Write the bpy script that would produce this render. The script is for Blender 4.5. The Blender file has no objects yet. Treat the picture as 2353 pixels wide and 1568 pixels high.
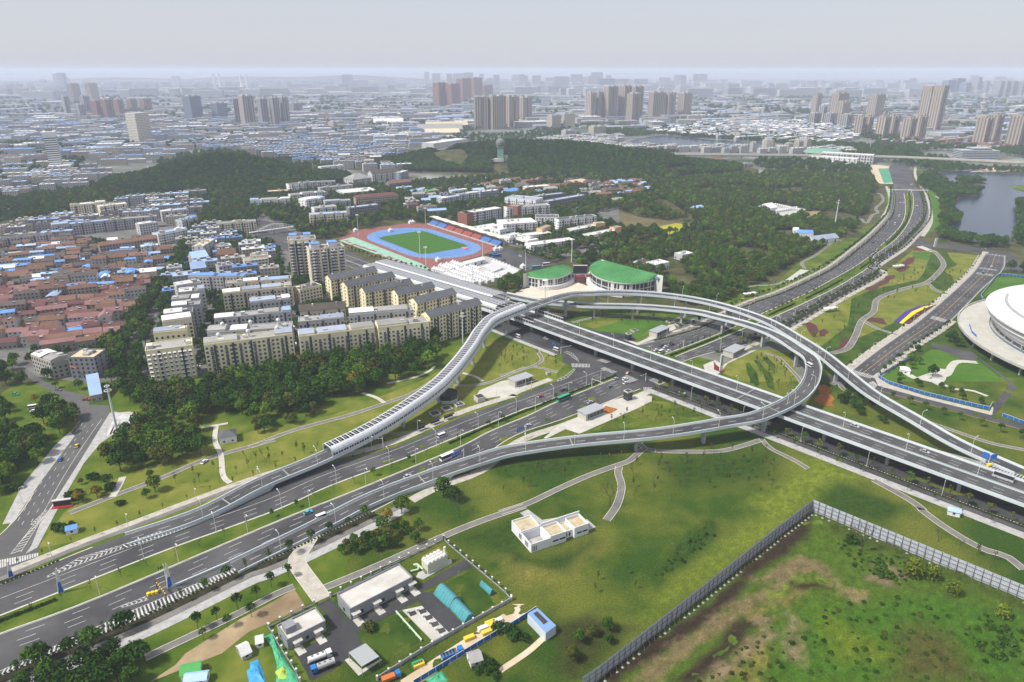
import bpy, math, random
import numpy as np
from mathutils import Vector, Matrix, noise
from mathutils.geometry import tessellate_polygon
random.seed(7)
R = random.Random(11)
SC = bpy.context.scene
COL = SC.collection
rad = math.radians

# ------------------------------------------------------------------ camera, sky, sun, exposure
HC, FP, PT = 195.0, 1600.0, rad(21.3)
cd = bpy.data.cameras.new('camera'); cam = bpy.data.objects.new('camera', cd); COL.objects.link(cam)
cam.location = (0, 0, HC); cam.rotation_euler = (rad(90) - PT, 0, 0)
cd.sensor_width = 36; cd.lens = 36 * FP / 2353; cd.clip_start = 1; cd.clip_end = 60000
SC.camera = cam
SUN_EL, SUN_AZ = 52.0, -112.0          # azimuth from +Y towards +X (negative: left of the view)
w = bpy.data.worlds.new('World'); SC.world = w; w.use_nodes = True
nt = w.node_tree; bg = nt.nodes['Background']
sky = nt.nodes.new('ShaderNodeTexSky'); sky.sky_type = 'NISHITA'; sky.sun_disc = False
sky.sun_elevation = rad(SUN_EL); sky.sun_rotation = rad(SUN_AZ); sky.air_density = 1.0; sky.dust_density = 1.0; sky.ozone_density = 1.0
cl = nt.nodes.new('ShaderNodeMix'); cl.data_type = 'RGBA'; cl.inputs['Factor'].default_value = 0.84   # thin overcast veils the clear sky
cl.inputs[7].default_value = (4.95, 5.1, 5.7, 1)
nt.links.new(sky.outputs[0], cl.inputs[6]); nt.links.new(cl.outputs[2], bg.inputs['Color'])
bg.inputs['Strength'].default_value = 0.1
ld = bpy.data.lights.new('sun', 'SUN'); sun = bpy.data.objects.new('sun', ld); COL.objects.link(sun)
ld.energy = 4.2; ld.angle = rad(7); ld.color = (1, 0.95, 0.87)
sd = Vector((math.sin(rad(SUN_AZ)) * math.cos(rad(SUN_EL)), math.cos(rad(SUN_AZ)) * math.cos(rad(SUN_EL)), math.sin(rad(SUN_EL))))
sun.rotation_euler = sd.to_track_quat('Z', 'Y').to_euler()
SC.view_settings.view_transform = 'Standard'; SC.view_settings.look = 'None'
SC.view_settings.exposure = 0.40; SC.view_settings.gamma = 1
SC.render.engine = 'CYCLES'
cy = SC.cycles
cy.use_denoising = True; cy.max_bounces = 5; cy.diffuse_bounces = 2; cy.glossy_bounces = 2; cy.transmission_bounces = 3
cy.volume_bounces = 2; cy.transparent_max_bounces = 4; cy.use_adaptive_sampling = True; cy.adaptive_threshold = 0.02
cy.caustics_reflective = False; cy.caustics_refractive = False; cy.sample_clamp_indirect = 4

# ------------------------------------------------------------------ survey helpers: a mark read in the photograph becomes a point on the ground (or at height z)
def G(x, y, z=0.0):
 a = x - 1176.5; b = 784 - y
 Y = FP * math.cos(PT) + b * math.sin(PT); Z = -FP * math.sin(PT) + b * math.cos(PT)
 t = (HC - z) / -Z
 return Vector((a * t, Y * t, z))
XC = {'e': (2000, 1000, 2.851), 'f': (2700, 900, 2.851), 'g': (3300, 550, 2.851), 'h': (1350, 850, 2.6144), 'k': (3650, 1050, 3.137)}
XS = {'1': 0, '2': 1000, '3': 2000, '4': 3000}; YS = {'a': 200, 'b': 800, 'c': 1400, 'd': 2030}
def K(c, u, v, z=0.0):
 if c == 'p': return G(u, v, z)
 if c == 'w': return Vector((u, v, z))
 if c in XC: x0, y0, s = XC[c]; return G((x0 + u / s) / 1.7407, (y0 + v / s) / 1.7407, z)
 s = 2.139 if c[1] != '4' else 2.147
 return G((XS[c[1]] + u / s) / 1.7407, (YS[c[0]] + v / s) / 1.7407, z)
def W(s, z=0.0):
 """'c4 300,585 1000,840,9.5 d1 ...' -> world points"""
 out = []; c = 'p'
 for t in s.split():
  if ',' not in t: c = t; continue
  q = [float(k) for k in t.split(',')]
  out.append(K(c, q[0], q[1], q[2] if len(q) > 2 else z))
 return out
def smooth(pts, step=5.0):
 """Catmull-Rom through the points, resampled about every step metres"""
 n = len(pts)
 if n < 3:
  d = (pts[1] - pts[0]).length; m = max(1, int(d / step))
  return [pts[0].lerp(pts[1], i / m) for i in range(m + 1)]
 out = []
 for i in range(n - 1):
  p0 = pts[max(i - 1, 0)]; p1 = pts[i]; p2 = pts[i + 1]; p3 = pts[min(i + 2, n - 1)]
  if i == 0: p0 = p1 * 2 - p2
  if i + 2 > n - 1: p3 = p2 * 2 - p1
  m = max(2, int((p2 - p1).length / 2))
  for k in range(m):
   t = k / m
   out.append(0.5 * ((2 * p1) + (p2 - p0) * t + (2 * p0 - 5 * p1 + 4 * p2 - p3) * t * t + (3 * p1 - p0 - 3 * p2 + p3) * t ** 3))
 out.append(pts[-1].copy())
 return resample(out, step)
def resample(pts, step=None, n=None):
 L = [0.0]
 for a, b in zip(pts, pts[1:]): L.append(L[-1] + (b - a).length)
 if n is None: n = max(2, int(round(L[-1] / step)) + 1)
 out = []; j = 0
 for i in range(n):
  s = L[-1] * i / (n - 1)
  while j < len(L) - 2 and L[j + 1] < s: j += 1
  d = L[j + 1] - L[j]
  out.append(pts[j].lerp(pts[j + 1], (s - L[j]) / d if d > 1e-9 else 0))
 return out
def length(pts): return sum((b - a).length for a, b in zip(pts, pts[1:]))
def nrm(pts, i):
 """unit normal to the left of travel (in plan)"""
 a = pts[max(i - 1, 0)]; b = pts[min(i + 1, len(pts) - 1)]
 d = Vector((b.x - a.x, b.y - a.y, 0)); d.normalize()
 return Vector((-d.y, d.x, 0))
def off(pts, o): return [p + nrm(pts, i) * o for i, p in enumerate(pts)]
def zed(pts, z): return [Vector((p.x, p.y, z)) for p in pts]
def inpoly(x, y, poly):
 r = False; j = len(poly) - 1
 for i in range(len(poly)):
  a = poly[i]; b = poly[j]
  if (a.y > y) != (b.y > y) and x < (b.x - a.x) * (y - a.y) / (b.y - a.y) + a.x: r = not r
  j = i
 return r

# ------------------------------------------------------------------ materials (procedural)
def mat(name, col, rough=0.8, col2=None, scale=0.1, col3=None, rand=0.0, bump=0.0, metal=0.0, detail=6.0, spec=0.3, alpha=1.0, trans=0.0, lo=0.35, hi=0.65):
 m = bpy.data.materials.new(name); m.use_nodes = True
 n = m.node_tree; b = n.nodes['Principled BSDF']; L = n.links.new
 b.inputs['Roughness'].default_value = rough; b.inputs['Metallic'].default_value = metal
 b.inputs['Specular IOR Level'].default_value = spec if rough < .94 else .06
 b.inputs['Base Color'].default_value = (*col, 1)
 out = None
 if col2:
  g = n.nodes.new('ShaderNodeNewGeometry'); t = n.nodes.new('ShaderNodeTexNoise')
  t.inputs['Scale'].default_value = scale; t.inputs['Detail'].default_value = detail; t.inputs['Roughness'].default_value = 0.6
  L(g.outputs['Position'], t.inputs['Vector'])
  r = n.nodes.new('ShaderNodeValToRGB'); e = r.color_ramp.elements
  e[0].position = lo; e[0].color = (*col, 1); e[1].position = hi; e[1].color = (*col2, 1)
  if col3:
   k = e.new((lo + hi) / 2); k.color = (*col3, 1)
  L(t.outputs['Fac'], r.inputs['Fac']); out = r.outputs['Color']
  if bump:
   bp = n.nodes.new('ShaderNodeBump'); bp.inputs['Strength'].default_value = bump; bp.inputs['Distance'].default_value = 0.5
   t2 = n.nodes.new('ShaderNodeTexNoise'); t2.inputs['Scale'].default_value = scale * 6; t2.inputs['Detail'].default_value = 4
   L(g.outputs['Position'], t2.inputs['Vector']); L(t2.outputs['Fac'], bp.inputs['Height']); L(bp.outputs['Normal'], b.inputs['Normal'])
 if rand:
  o = n.nodes.new('ShaderNodeObjectInfo'); h = n.nodes.new('ShaderNodeHueSaturation')
  mr = n.nodes.new('ShaderNodeMapRange'); mr.inputs['To Min'].default_value = 1 - rand; mr.inputs['To Max'].default_value = 1 + rand
  L(o.outputs['Random'], mr.inputs['Value']); L(mr.outputs[0], h.inputs['Value'])
  if out: L(out, h.inputs['Color'])
  else: h.inputs['Color'].default_value = (*col, 1)
  out = h.outputs['Color']
 if out: L(out, b.inputs['Base Color'])
 if trans: b.inputs['Transmission Weight'].default_value = trans
 if alpha < 1: b.inputs['Alpha'].default_value = alpha
 return m
def windowed(name, wall, glass, px=3.4, pz=3.0, fx=0.5, fz=0.5, stripe=None, rand=0.12, sill=None):
 """a wall too far away for single windows: rows of panes laid out in metres by UV; the stripe colour fills the band between"""
 m = bpy.data.materials.new(name); m.use_nodes = True
 n = m.node_tree; b = n.nodes['Principled BSDF']; L = n.links.new
 uv = n.nodes.new('ShaderNodeUVMap'); s = n.nodes.new('ShaderNodeSeparateXYZ'); L(uv.outputs[0], s.inputs[0])
 def frac(o, p, f):
  a = n.nodes.new('ShaderNodeMath'); a.operation = 'DIVIDE'; a.inputs[1].default_value = p; L(o, a.inputs[0])
  c = n.nodes.new('ShaderNodeMath'); c.operation = 'FRACT'; L(a.outputs[0], c.inputs[0])
  d = n.nodes.new('ShaderNodeMath'); d.operation = 'SUBTRACT'; d.inputs[1].default_value = 0.5; L(c.outputs[0], d.inputs[0])
  e = n.nodes.new('ShaderNodeMath'); e.operation = 'ABSOLUTE'; L(d.outputs[0], e.inputs[0])
  k = n.nodes.new('ShaderNodeMath'); k.operation = 'LESS_THAN'; k.inputs[1].default_value = f / 2; L(e.outputs[0], k.inputs[0])
  return k.outputs[0]
 fx_, fz_ = frac(s.outputs['X'], px, fx), frac(s.outputs['Y'], pz, fz)
 w_ = n.nodes.new('ShaderNodeMath'); w_.operation = 'MULTIPLY'; L(fx_, w_.inputs[0]); L(fz_, w_.inputs[1])
 o = n.nodes.new('ShaderNodeObjectInfo'); h = n.nodes.new('ShaderNodeHueSaturation'); h.inputs['Color'].default_value = (*wall, 1)
 mr = n.nodes.new('ShaderNodeMapRange'); mr.inputs['To Min'].default_value = 1 - rand; mr.inputs['To Max'].default_value = 1 + rand
 L(o.outputs['Random'], mr.inputs['Value']); L(mr.outputs[0], h.inputs['Value'])
 cur = h.outputs['Color']
 if stripe:
  x = n.nodes.new('ShaderNodeMix'); x.data_type = 'RGBA'; L(fx_, x.inputs['Factor']); L(cur, x.inputs[6]); x.inputs[7].default_value = (*stripe, 1); cur = x.outputs[2]
 x = n.nodes.new('ShaderNodeMix'); x.data_type = 'RGBA'; L(w_.outputs[0], x.inputs['Factor']); L(cur, x.inputs[6]); x.inputs[7].default_value = (*glass, 1)
 L(x.outputs[2], b.inputs['Base Color']); b.inputs['Roughness'].default_value = 0.7
 return m
M = {}
def lin(h):
 v = [int(h[i:i + 2], 16) / 255 for i in (0, 2, 4)]
 return tuple(c / 12.92 if c < .04045 else ((c + .055) / 1.055) ** 2.4 for c in v)
M['asphalt'] = mat('asphalt', (.042, .042, .046), .9, (.088, .087, .089), .035, bump=.1)
M['asphalt_old'] = mat('asphalt_old', (.075, .075, .078), .9, (.11, .108, .105), .05)
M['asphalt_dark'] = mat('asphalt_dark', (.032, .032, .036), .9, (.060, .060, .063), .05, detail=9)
M['path'] = mat('path_asphalt', (.13, .125, .12), .9, (.19, .18, .165), .15)
M['paint'] = mat('road_paint', (.36, .36, .35), .7, (.60, .60, .58), .25)
M['paint_y'] = mat('yellow_road_paint', (.62, .40, .06), .6)
M['kerb'] = mat('kerb_stone', (.50, .47, .40), .8, (.60, .57, .50), .4)
M['paver'] = mat('paver', (.34, .315, .27), .85, (.46, .43, .37), .35, bump=.1)
M['paver_grey'] = mat('grey_paver', (.30, .30, .29), .85, (.42, .41, .40), .35)
M['concrete'] = mat('concrete', (.36, .36, .35), .85, (.46, .46, .44), .08)
M['concrete_lt'] = mat('pale_concrete', (.40, .385, .345), .85, (.50, .48, .43), .12)
M['deck_conc'] = mat('viaduct_concrete', (.33, .36, .37), .8, (.42, .45, .46), .05)
M['parapet'] = mat('viaduct_parapet', (.47, .52, .54), .6, (.55, .60, .62), .05)
M['pier'] = mat('pier_concrete', (.30, .31, .31), .85, (.38, .39, .39), .1)
M['rail'] = mat('galvanised_rail', (.55, .56, .57), .4, metal=.6)
M['ground'] = mat('ground', (.05, .075, .04), .95, (.26, .26, .25), .010, (.13, .14, .12), detail=10)
M['urban'] = mat('urban_ground', (.10, .10, .095), .95, (.18, .175, .165), .05)
M['soil'] = mat('bare_soil', (.20, .145, .085), .95, (.36, .28, .17), .05, (.27, .20, .12), bump=.3)
M['mud'] = mat('dark_mud', (.035, .024, .016), .95, (.085, .06, .038), .15, bump=.5)
M['sandlot'] = mat('sand_lot', (.45, .36, .24), .95, (.58, .50, .37), .08)
G_MID, G_YEL, G_DRK = (.075, .118, .012), (.160, .172, .030), (.032, .070, .008)
M['lawn'] = mat('lawn_grass', G_DRK, .95, G_YEL, .045, G_MID, bump=.25, detail=9, lo=.30, hi=.70)
M['lawn_lt'] = mat('pale_lawn_grass', (.085, .122, .014), .95, (.205, .200, .042), .06, (.135, .155, .024), bump=.2, detail=9, lo=.32, hi=.68)
M['lawn_dk'] = mat('dark_lawn_grass', (.020, .050, .006), .95, (.060, .100, .013), .07, bump=.25, detail=8)
M['lawn_vivid'] = mat('vivid_lawn_grass', (.045, .115, .012), .95, (.075, .155, .02), .05, bump=.2)
M['lawn_bright'] = mat('bright_lawn_grass', (.16, .22, .02), .95, (.23, .27, .035), .12, bump=.3)
M['wild'] = mat('wild_grass', (.035, .065, .008), .95, (.22, .19, .05), .05, (.075, .12, .012), bump=.8, detail=10, lo=.3, hi=.72)
M['field_brown'] = mat('fallow_field', (.08, .075, .03), .95, (.16, .13, .07), .03, detail=8)
M['yellowcrop'] = mat('yellow_crop', (.26, .27, .02), .95, (.36, .33, .03), .05)
M['undergrowth'] = mat('undergrowth_soil', (.028, .046, .011), .95, (.105, .095, .042), .05, bump=.4, detail=8)
M['water'] = mat('lake_water', (.016, .032, .055), .22, (.022, .040, .065), .004, spec=.3)
M['green_water'] = mat('algae_water', (.16, .20, .04), .4)

# ------------------------------------------------------------------ mesh helpers
CNT = {}
def new(name, data, parent=None, loc=None, rz=None, sc=None):
 o = bpy.data.objects.new(name, data); COL.objects.link(o)
 if parent: o.parent = parent
 if loc is not None: o.location = loc
 if rz is not None: o.rotation_euler = (0, 0, rz)
 if sc is not None: o.scale = sc if hasattr(sc, '__len__') else (sc, sc, sc)
 return o
def tag(o, label=None, cat=None, group=None, kind=None):
 if label: o['label'] = label
 if cat: o['category'] = cat
 if group: o['group'] = group
 if kind: o['kind'] = kind
 return o
def thing(name, label, cat, loc=(0, 0, 0), rz=0.0, group=None):
 return tag(new(name, None, None, loc, rz), label, cat, group)
class MB:
 """collects faces; build() turns them into one mesh object"""
 def __init__(s, *mats):
  s.v = []; s.f = []; s.m = []; s.uv = []; s.mats = list(mats); s.hasuv = False
 def mi(s, m):
  if m is None: return 0
  if isinstance(m, int): return m
  if m not in s.mats: s.mats.append(m)
  return s.mats.index(m)
 def face(s, pts, m=None, uv=None):
  i = len(s.v); s.v.extend([tuple(p) for p in pts]); s.f.append(tuple(range(i, i + len(pts)))); s.m.append(s.mi(m))
  if uv: s.hasuv = True
  s.uv.append(uv)
 def box(s, c, size, rz=0.0, m=None, top=None, bottom=False):
  """c: centre of the base"""
  x, y, z = c; a, b, h = size[0] / 2, size[1] / 2, size[2]; cs, sn = math.cos(rz), math.sin(rz)
  q = [(x + px * cs - py * sn, y + px * sn + py * cs) for px, py in ((-a, -b), (a, -b), (a, b), (-a, b))]
  s.prism(q, z, z + h, m, top, bottom)
 def prism(s, q, z0, z1, m=None, top=None, bottom=False, cap=True):
  n = len(q); u = 0.0
  for i in range(n):
   p, r = q[i], q[(i + 1) % n]; l = math.hypot(r[0] - p[0], r[1] - p[1])
   s.face([(p[0], p[1], z0), (r[0], r[1], z0), (r[0], r[1], z1), (p[0], p[1], z1)], m, [(u, 0), (u + l, 0), (u + l, z1 - z0), (u, z1 - z0)]); u += l
  if cap: s.face([(p[0], p[1], z1) for p in q], m if top is None else top)
  if bottom: s.face([(p[0], p[1], z0) for p in reversed(q)], m)
 def cyl(s, c, r0, r1, h, n=8, m=None, top=True):
  x, y, z = c
  a = [(math.cos(2 * math.pi * i / n), math.sin(2 * math.pi * i / n)) for i in range(n)]
  for i in range(n):
   p, q = a[i], a[(i + 1) % n]
   s.face([(x + p[0] * r0, y + p[1] * r0, z), (x + q[0] * r0, y + q[1] * r0, z), (x + q[0] * r1, y + q[1] * r1, z + h), (x + p[0] * r1, y + p[1] * r1, z + h)], m)
  if top: s.face([(x + p[0] * r1, y + p[1] * r1, z + h) for p in a], m)
 def tube(s, p, q, r0, r1=None, n=5, m=None):
  p, q = Vector(p), Vector(q); r1 = r0 if r1 is None else r1
  d = (q - p); 
  if d.length < 1e-6: return
  d.normalize(); u = d.orthogonal().normalized(); v = d.cross(u)
  for i in range(n):
   a, b = 2 * math.pi * i / n, 2 * math.pi * (i + 1) / n
   A = u * math.cos(a) + v * math.sin(a); B = u * math.cos(b) + v * math.sin(b)
   s.face([p + A * r0, p + B * r0, q + B * r1, q + A * r1], m)
 def beam(s, p, q, wd, h, m=None):
  """box along p-q, h upward from the line"""
  p, q = Vector(p), Vector(q); d = q - p; n = Vector((-d.y, d.x, 0)); n.normalize(); n *= wd / 2; z = Vector((0, 0, h))
  A = [p - n, q - n, q + n, p + n]
  for i in range(4): s.face([A[i], A[(i + 1) % 4], A[(i + 1) % 4] + z, A[i] + z], m)
  s.face([a + z for a in A], m); s.face([a for a in reversed(A)], m)
 def ribbon(s, A, B, m=None):
  for i in range(len(A) - 1): s.face([A[i], A[i + 1], B[i + 1], B[i]], m)
 def strip(s, rows, m=None, close=False):
  """rows: list of cross-sections (each a list of points)"""
  for a, b in zip(rows, rows[1:]):
   n = len(a)
   for i in range(n if close else n - 1): s.face([a[i], a[(i + 1) % n], b[(i + 1) % n], b[i]], m)
 def poly(s, pts, z, m=None):
  P3 = [Vector((p.x, p.y, 0)) for p in pts]
  for t in tessellate_polygon([P3]):
   q = [P3[i] for i in t]
   if (q[1] - q[0]).cross(q[2] - q[0]).z < 0: q.reverse()
   s.face([(p.x, p.y, z) for p in q], m)
 def sphere(s, c, r, n=10, k=6, m=None, z0=-1.0, sz=1.0):
  c = Vector(c); rows = []
  a0 = math.asin(max(-1, z0))
  for j in range(k + 1):
   t = a0 + (math.pi / 2 - a0) * j / k
   rows.append([c + Vector((math.cos(t) * math.cos(2 * math.pi * i / n) * r, math.cos(t) * math.sin(2 * math.pi * i / n) * r, math.sin(t) * r * sz)) for i in range(n)])
  s.strip(rows, m, True)
 def mesh(s, name='mesh', smooth=False):
  me = bpy.data.meshes.new(name); me.from_pydata(s.v, [], s.f)
  for m in s.mats: me.materials.append(m if not isinstance(m, str) else M[m])
  if len(s.mats) > 1: me.polygons.foreach_set('material_index', s.m)
  if s.hasuv:
   l = me.uv_layers.new(name='UVMap'); buf = []
   for f, uv in zip(s.f, s.uv):
    for k in range(len(f)): buf.extend(uv[k] if uv else (0.0, 0.0))
   l.data.foreach_set('uv', buf)
  if smooth: me.polygons.foreach_set('use_smooth', [True] * len(s.f))
  me.update(); return me
 def build(s, name, parent=None, loc=None, rz=None, smooth=False):
  return new(name, s.mesh(name, smooth), parent, loc, rz)
def sheet(name, pts, z, m, label=None, parent=None, kind='structure'):
 CNT['s'] = CNT.get('s', 0) + 1; z += .0011 * (CNT['s'] % 13)      # no two sheets in one plane
 b = MB(M[m] if isinstance(m, str) else m); b.poly(pts, z); o = b.build(name, parent)
 if kind and not parent: o['kind'] = kind
 if label: o['label'] = label
 return o
def dashes(mb, ref, z, wd=.11, on=6.0, gap=9.0, start=0.0, m=None):
 pts = resample(zed(ref, 0), 1.0); n = len(pts); s = start
 while s + on < n - 1:
  a = [pts[int(s)], pts[int(s + on / 2)], pts[int(s + on)]]
  l = [p + nrm(a, i) * wd for i, p in enumerate(a)]; r = [p - nrm(a, i) * wd for i, p in enumerate(a)]
  if callable(z): zz = z; mb.ribbon([Vector((p.x, p.y, zz(int(s + on * i / 2) / (n - 1)))) for i, p in enumerate(r)], [Vector((p.x, p.y, zz(int(s + on * i / 2) / (n - 1)))) for i, p in enumerate(l)], m)
  else: mb.ribbon(zed(r, z), zed(l, z), m)
  s += on + gap
def line(mb, ref, z, wd=.12, m=None): mb.ribbon(zed(off(ref, -wd), z), zed(off(ref, wd), z), m)
def kerb(parent, ref, wd=.35, h=.14, name='kerb', m='kerb', z=0.0):
 b = MB(M[m]); A = zed(off(ref, -wd / 2), z + h); B = zed(off(ref, wd / 2), z + h)
 b.ribbon(A, B); b.ribbon(zed(A, z - .02), A); b.ribbon(B, zed(B, z - .02)); return b.build(name, parent)
ORD = ['first', 'second', 'third', 'fourth', 'fifth', 'sixth', 'seventh', 'eighth', 'ninth', 'tenth', 'eleventh', 'twelfth', 'thirteenth', 'fourteenth', 'fifteenth', 'sixteenth', 'seventeenth', 'eighteenth', 'nineteenth', 'twentieth']
def nth(i): return ORD[i] if i < 20 else '%d%s' % (i + 1, {1: 'st', 2: 'nd', 3: 'rd'}.get((i + 1) % 10, 'th') if (i + 1) % 100 not in (11, 12, 13) else 'th')

# ================================================================== ground, hills, water
HILLS = [(-545, 1315, 105, 70, 38), (-635, 1295, 60, 50, 8), (-440, 1330, 80, 58, 14),
         (-40, 1580, 150, 70, 36), (130, 1530, 130, 75, 35), (290, 1500, 110, 70, 20), (-180, 1540, 90, 50, 14)]
def hz(x, y):
 z = 0.0
 for cx, cy_, sx, sy, h in HILLS: z += h * math.exp(-((x - cx) / sx) ** 2 - ((y - cy_) / sy) ** 2)
 return z if z > .15 else 0.0
g = MB(M['ground']); S = 45000
g.face([(-S, -2000, 0), (S, -2000, 0), (S, S, 0), (-S, S, 0)]); tag(g.build('ground'), kind='structure')
for nm, x0, x1, y0, y1, lab in (('hill', -860, -60, 1130, 1530, 'low wooded hill on the left of the view'), ('hill', -390, 560, 1390, 1740, 'long low wooded ridge carrying the green radar tower')):
 b = MB(M['undergrowth']); st = 20; nx = int((x1 - x0) / st); ny = int((y1 - y0) / st)
 own = [h for h in HILLS if (h[1] < 1450) == (x0 < -400) or True]
 rows = [[Vector((x0 + i * st, y0 + j * st, hz(x0 + i * st, y0 + j * st) - .3 + (.0 if hz(x0 + i * st, y0 + j * st) else -.2))) for i in range(nx + 1)] for j in range(ny + 1)]
 b.strip(rows); o = b.build(nm, smooth=True); tag(o, lab, kind='structure')

def P_(name, s, z, m, label=None): return sheet(name, W(s), z, m, label)
# large ground covers (each a few mm or cm above the one below)
P_('ground_cover', 'p -200,800 400,560 700,470 1000,430 1500,420 2000,390 2700,400 2700,800 1500,720 1000,830 700,900 330,980 -200,1300', .03, 'undergrowth')
P_('lawn', 'w -330,120 w 330,120 w 420,300 w 420,420 w 280,440 w 200,420 w 120,480 w 0,560 w -60,520 w -110,470 w -240,440 w -330,420', .06, 'lawn')
P_('town_ground', 'p -250,560 60,520 450,455 470,560 330,870 190,880 -250,820', .09, 'urban')
P_('town_ground', 'p 330,870 470,560 560,480 700,500 690,560 800,660 1110,690 1105,760 700,800 500,850 450,870', .10, 'urban')
P_('town_ground', 'p 900,470 1420,470 1430,560 1330,600 1150,560 980,500', .09, 'urban')
P_('lawn', 'e 0,1020 420,1150 760,1290 650,1400 640,1500 300,1568 0,1568 c2 2100,700 1400,620 1250,830 600,1010 c2 0,1240 d1 1030,230 320,350 c1 560,1380 c1 1000,1100 c2 0,700 700,560 1500,250 1900,10', .075, 'lawn_lt')
P_('lawn', 'e 780,830 1020,910 1400,1040 1560,1070 1690,985 1990,850 2281,750 f 300,1020 0,1000 e 1500,690 900,690', .075, 'lawn')
P_('lawn', 'e 1080,900 1400,800 1900,790 1990,800 1700,920 1560,1010 1400,1010 1180,960', .09, 'lawn_vivid')
P_('lawn', 'e 930,850 1100,820 1400,800 1250,850 1060,900', .105, 'lawn_lt')
P_('lawn', 'f 2281,900 b4 700,1290 880,1210 1180,1080 1660,870 1900,600 2000,480 1560,440 1400,430 1230,570 560,960 330,1080 430,1200 600,1270', .08, 'lawn_lt')
P_('lawn', 'b4 870,850 1050,770 1440,690 1490,630 1530,530 1560,450 1680,460 1640,580 1500,700 1280,760 1080,860 1060,930 930,1060 890,1150 820,1290 700,1300 840,1080 860,950', .095, 'lawn_dk')
P_('lawn', 'b4 1560,450 1680,430 1720,500 1780,560 1660,610 1740,660 1760,730 1700,790 1590,760 1530,700 1640,580', .11, 'lawn_dk')
P_('lawn', 'b4 1400,450 1560,445 1530,520 1400,500', .125, 'lawn_vivid')
P_('lawn', 'c4 0,0 200,0 330,20 440,290 400,350 300,380 0,280 c3 2200,330 1750,130 1800,90 1900,120 2100,30', .08, 'lawn_lt')
P_('lawn', 'c4 620,120 900,300 1700,720 2060,860 2353,930 2353,1020 1900,950 1200,650 560,470 440,440 540,330', .08, 'lawn')
P_('lawn', 'c4 1110,270 1200,160 1420,90 1550,0 1750,0 1900,40 2160,250 2110,420 2080,470 1700,420', .08, 'lawn_vivid')
P_('lawn', 'c4 1130,390 1500,500 2353,730 2353,900 2060,850 1700,700', .075, 'lawn')
P_('lawn', 'c3 1290,440 1400,440 1850,600 1500,650 780,690 1000,580', .085, 'lawn')
P_('lawn', 'a4 1440,1010 1480,1040 1500,1110 1640,1180 1600,1260 1660,1400 b4 1640,230 1490,310 1540,170 1550,0', .08, 'lawn_vivid')
P_('lawn', 'b4 2110,660 2353,670 2353,720 2150,770 1990,840 2010,780', .09, 'lawn_vivid')
P_('field', 'b3 860,110 1000,90 1200,150 1640,200 1560,250 1320,250 1250,280 1000,230 840,190', .07, 'field_brown')
P_('field', 'b3 1310,240 1500,200 1640,215 1540,265 1440,300 1350,275', .085, 'yellowcrop')
P_('pond', 'b3 850,420 1000,390 1080,370 900,440 700,500 500,470 620,440', .07, 'lawn_vivid', 'lotus pond covered in green leaves behind the sports hall')
P_('sand_lot', 'a3 520,1130 700,1100 810,1140 740,1180 560,1170', .07, 'sandlot')
P_('sand_lot', 'a2 1560,985 1640,955 1880,1010 1800,1040 1580,1010', 1.0, 'sandlot')
P_('sand_lot', 'a4 940,990 1110,990 1250,1010 1290,1150 1250,1150 1130,1150 1075,1140 1050,1070 1030,1020', .07, 'sandlot')
P_('excavation', 'a4 1100,1020 1190,1018 1235,1140 1150,1145', .085, mat('green_dust_net', (.05, .22, .13), .9, (.08, .30, .18), .08), 'green net spread over the excavation by the boulevard')
P_('sand_lot', 'a4 1880,1050 2060,1015 2200,1010 2353,1030 2200,1045', .07, 'sandlot')
P_('sand_lot', 'b4 430,330 560,310 560,360 540,400 430,370', .07, 'sandlot')
P_('sand_lot', 'b4 480,100 610,95 600,150 520,190 440,130', .07, 'soil')
P_('plaza', 'e 250,450 420,420 870,370 1020,420 1180,470 1040,500 700,540 300,560 170,540 150,510', .09, mat('stone_plaza', (.55, .47, .38), .8, (.64, .56, .46), .1))
P_('plaza', 'b2 1560,600 2000,480 2353,560 2353,640 2000,720 1830,740', .08, 'paver_grey')
P_('car_park', 'b2 2030,430 2200,420 2353,470 b3 0,400 520,540 360,570 230,610 0,560 b2 2353,610 2080,500', .085, 'asphalt')
P_('lake', 'g 1290,410 1500,390 1800,400 2353,430 2600,600 2500,1150 2150,1190 2050,1215 1700,1190 1450,1110 1400,1010 1550,900 1460,760 1560,680 1400,560', .06, 'water', 'broad grey blue lake on the right')
P_('lake', 'a3 1080,790 1190,755 1330,740 1400,735 1750,765 2250,795 2353,800 2353,850 1600,860 1000,830', .06, 'water', 'narrow pale lake behind the white apartment blocks')
P_('lake_islet', 'g 1480,520 1520,470 1750,480 1850,530 1700,545', .09, 'undergrowth')
P_('lake_islet', 'g 2090,555 2200,545 2400,560 2400,650 2200,610', .09, 'lawn')
P_('lake_shore', 'g 1400,560 1600,600 1790,620 1730,680 1560,690 1470,710', .09, 'undergrowth')
P_('lake_shore', 'g 2170,740 2400,700 2600,1000 2500,1250 2160,1200 2130,1100 2200,1000 2180,830', .09, 'undergrowth')
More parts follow.
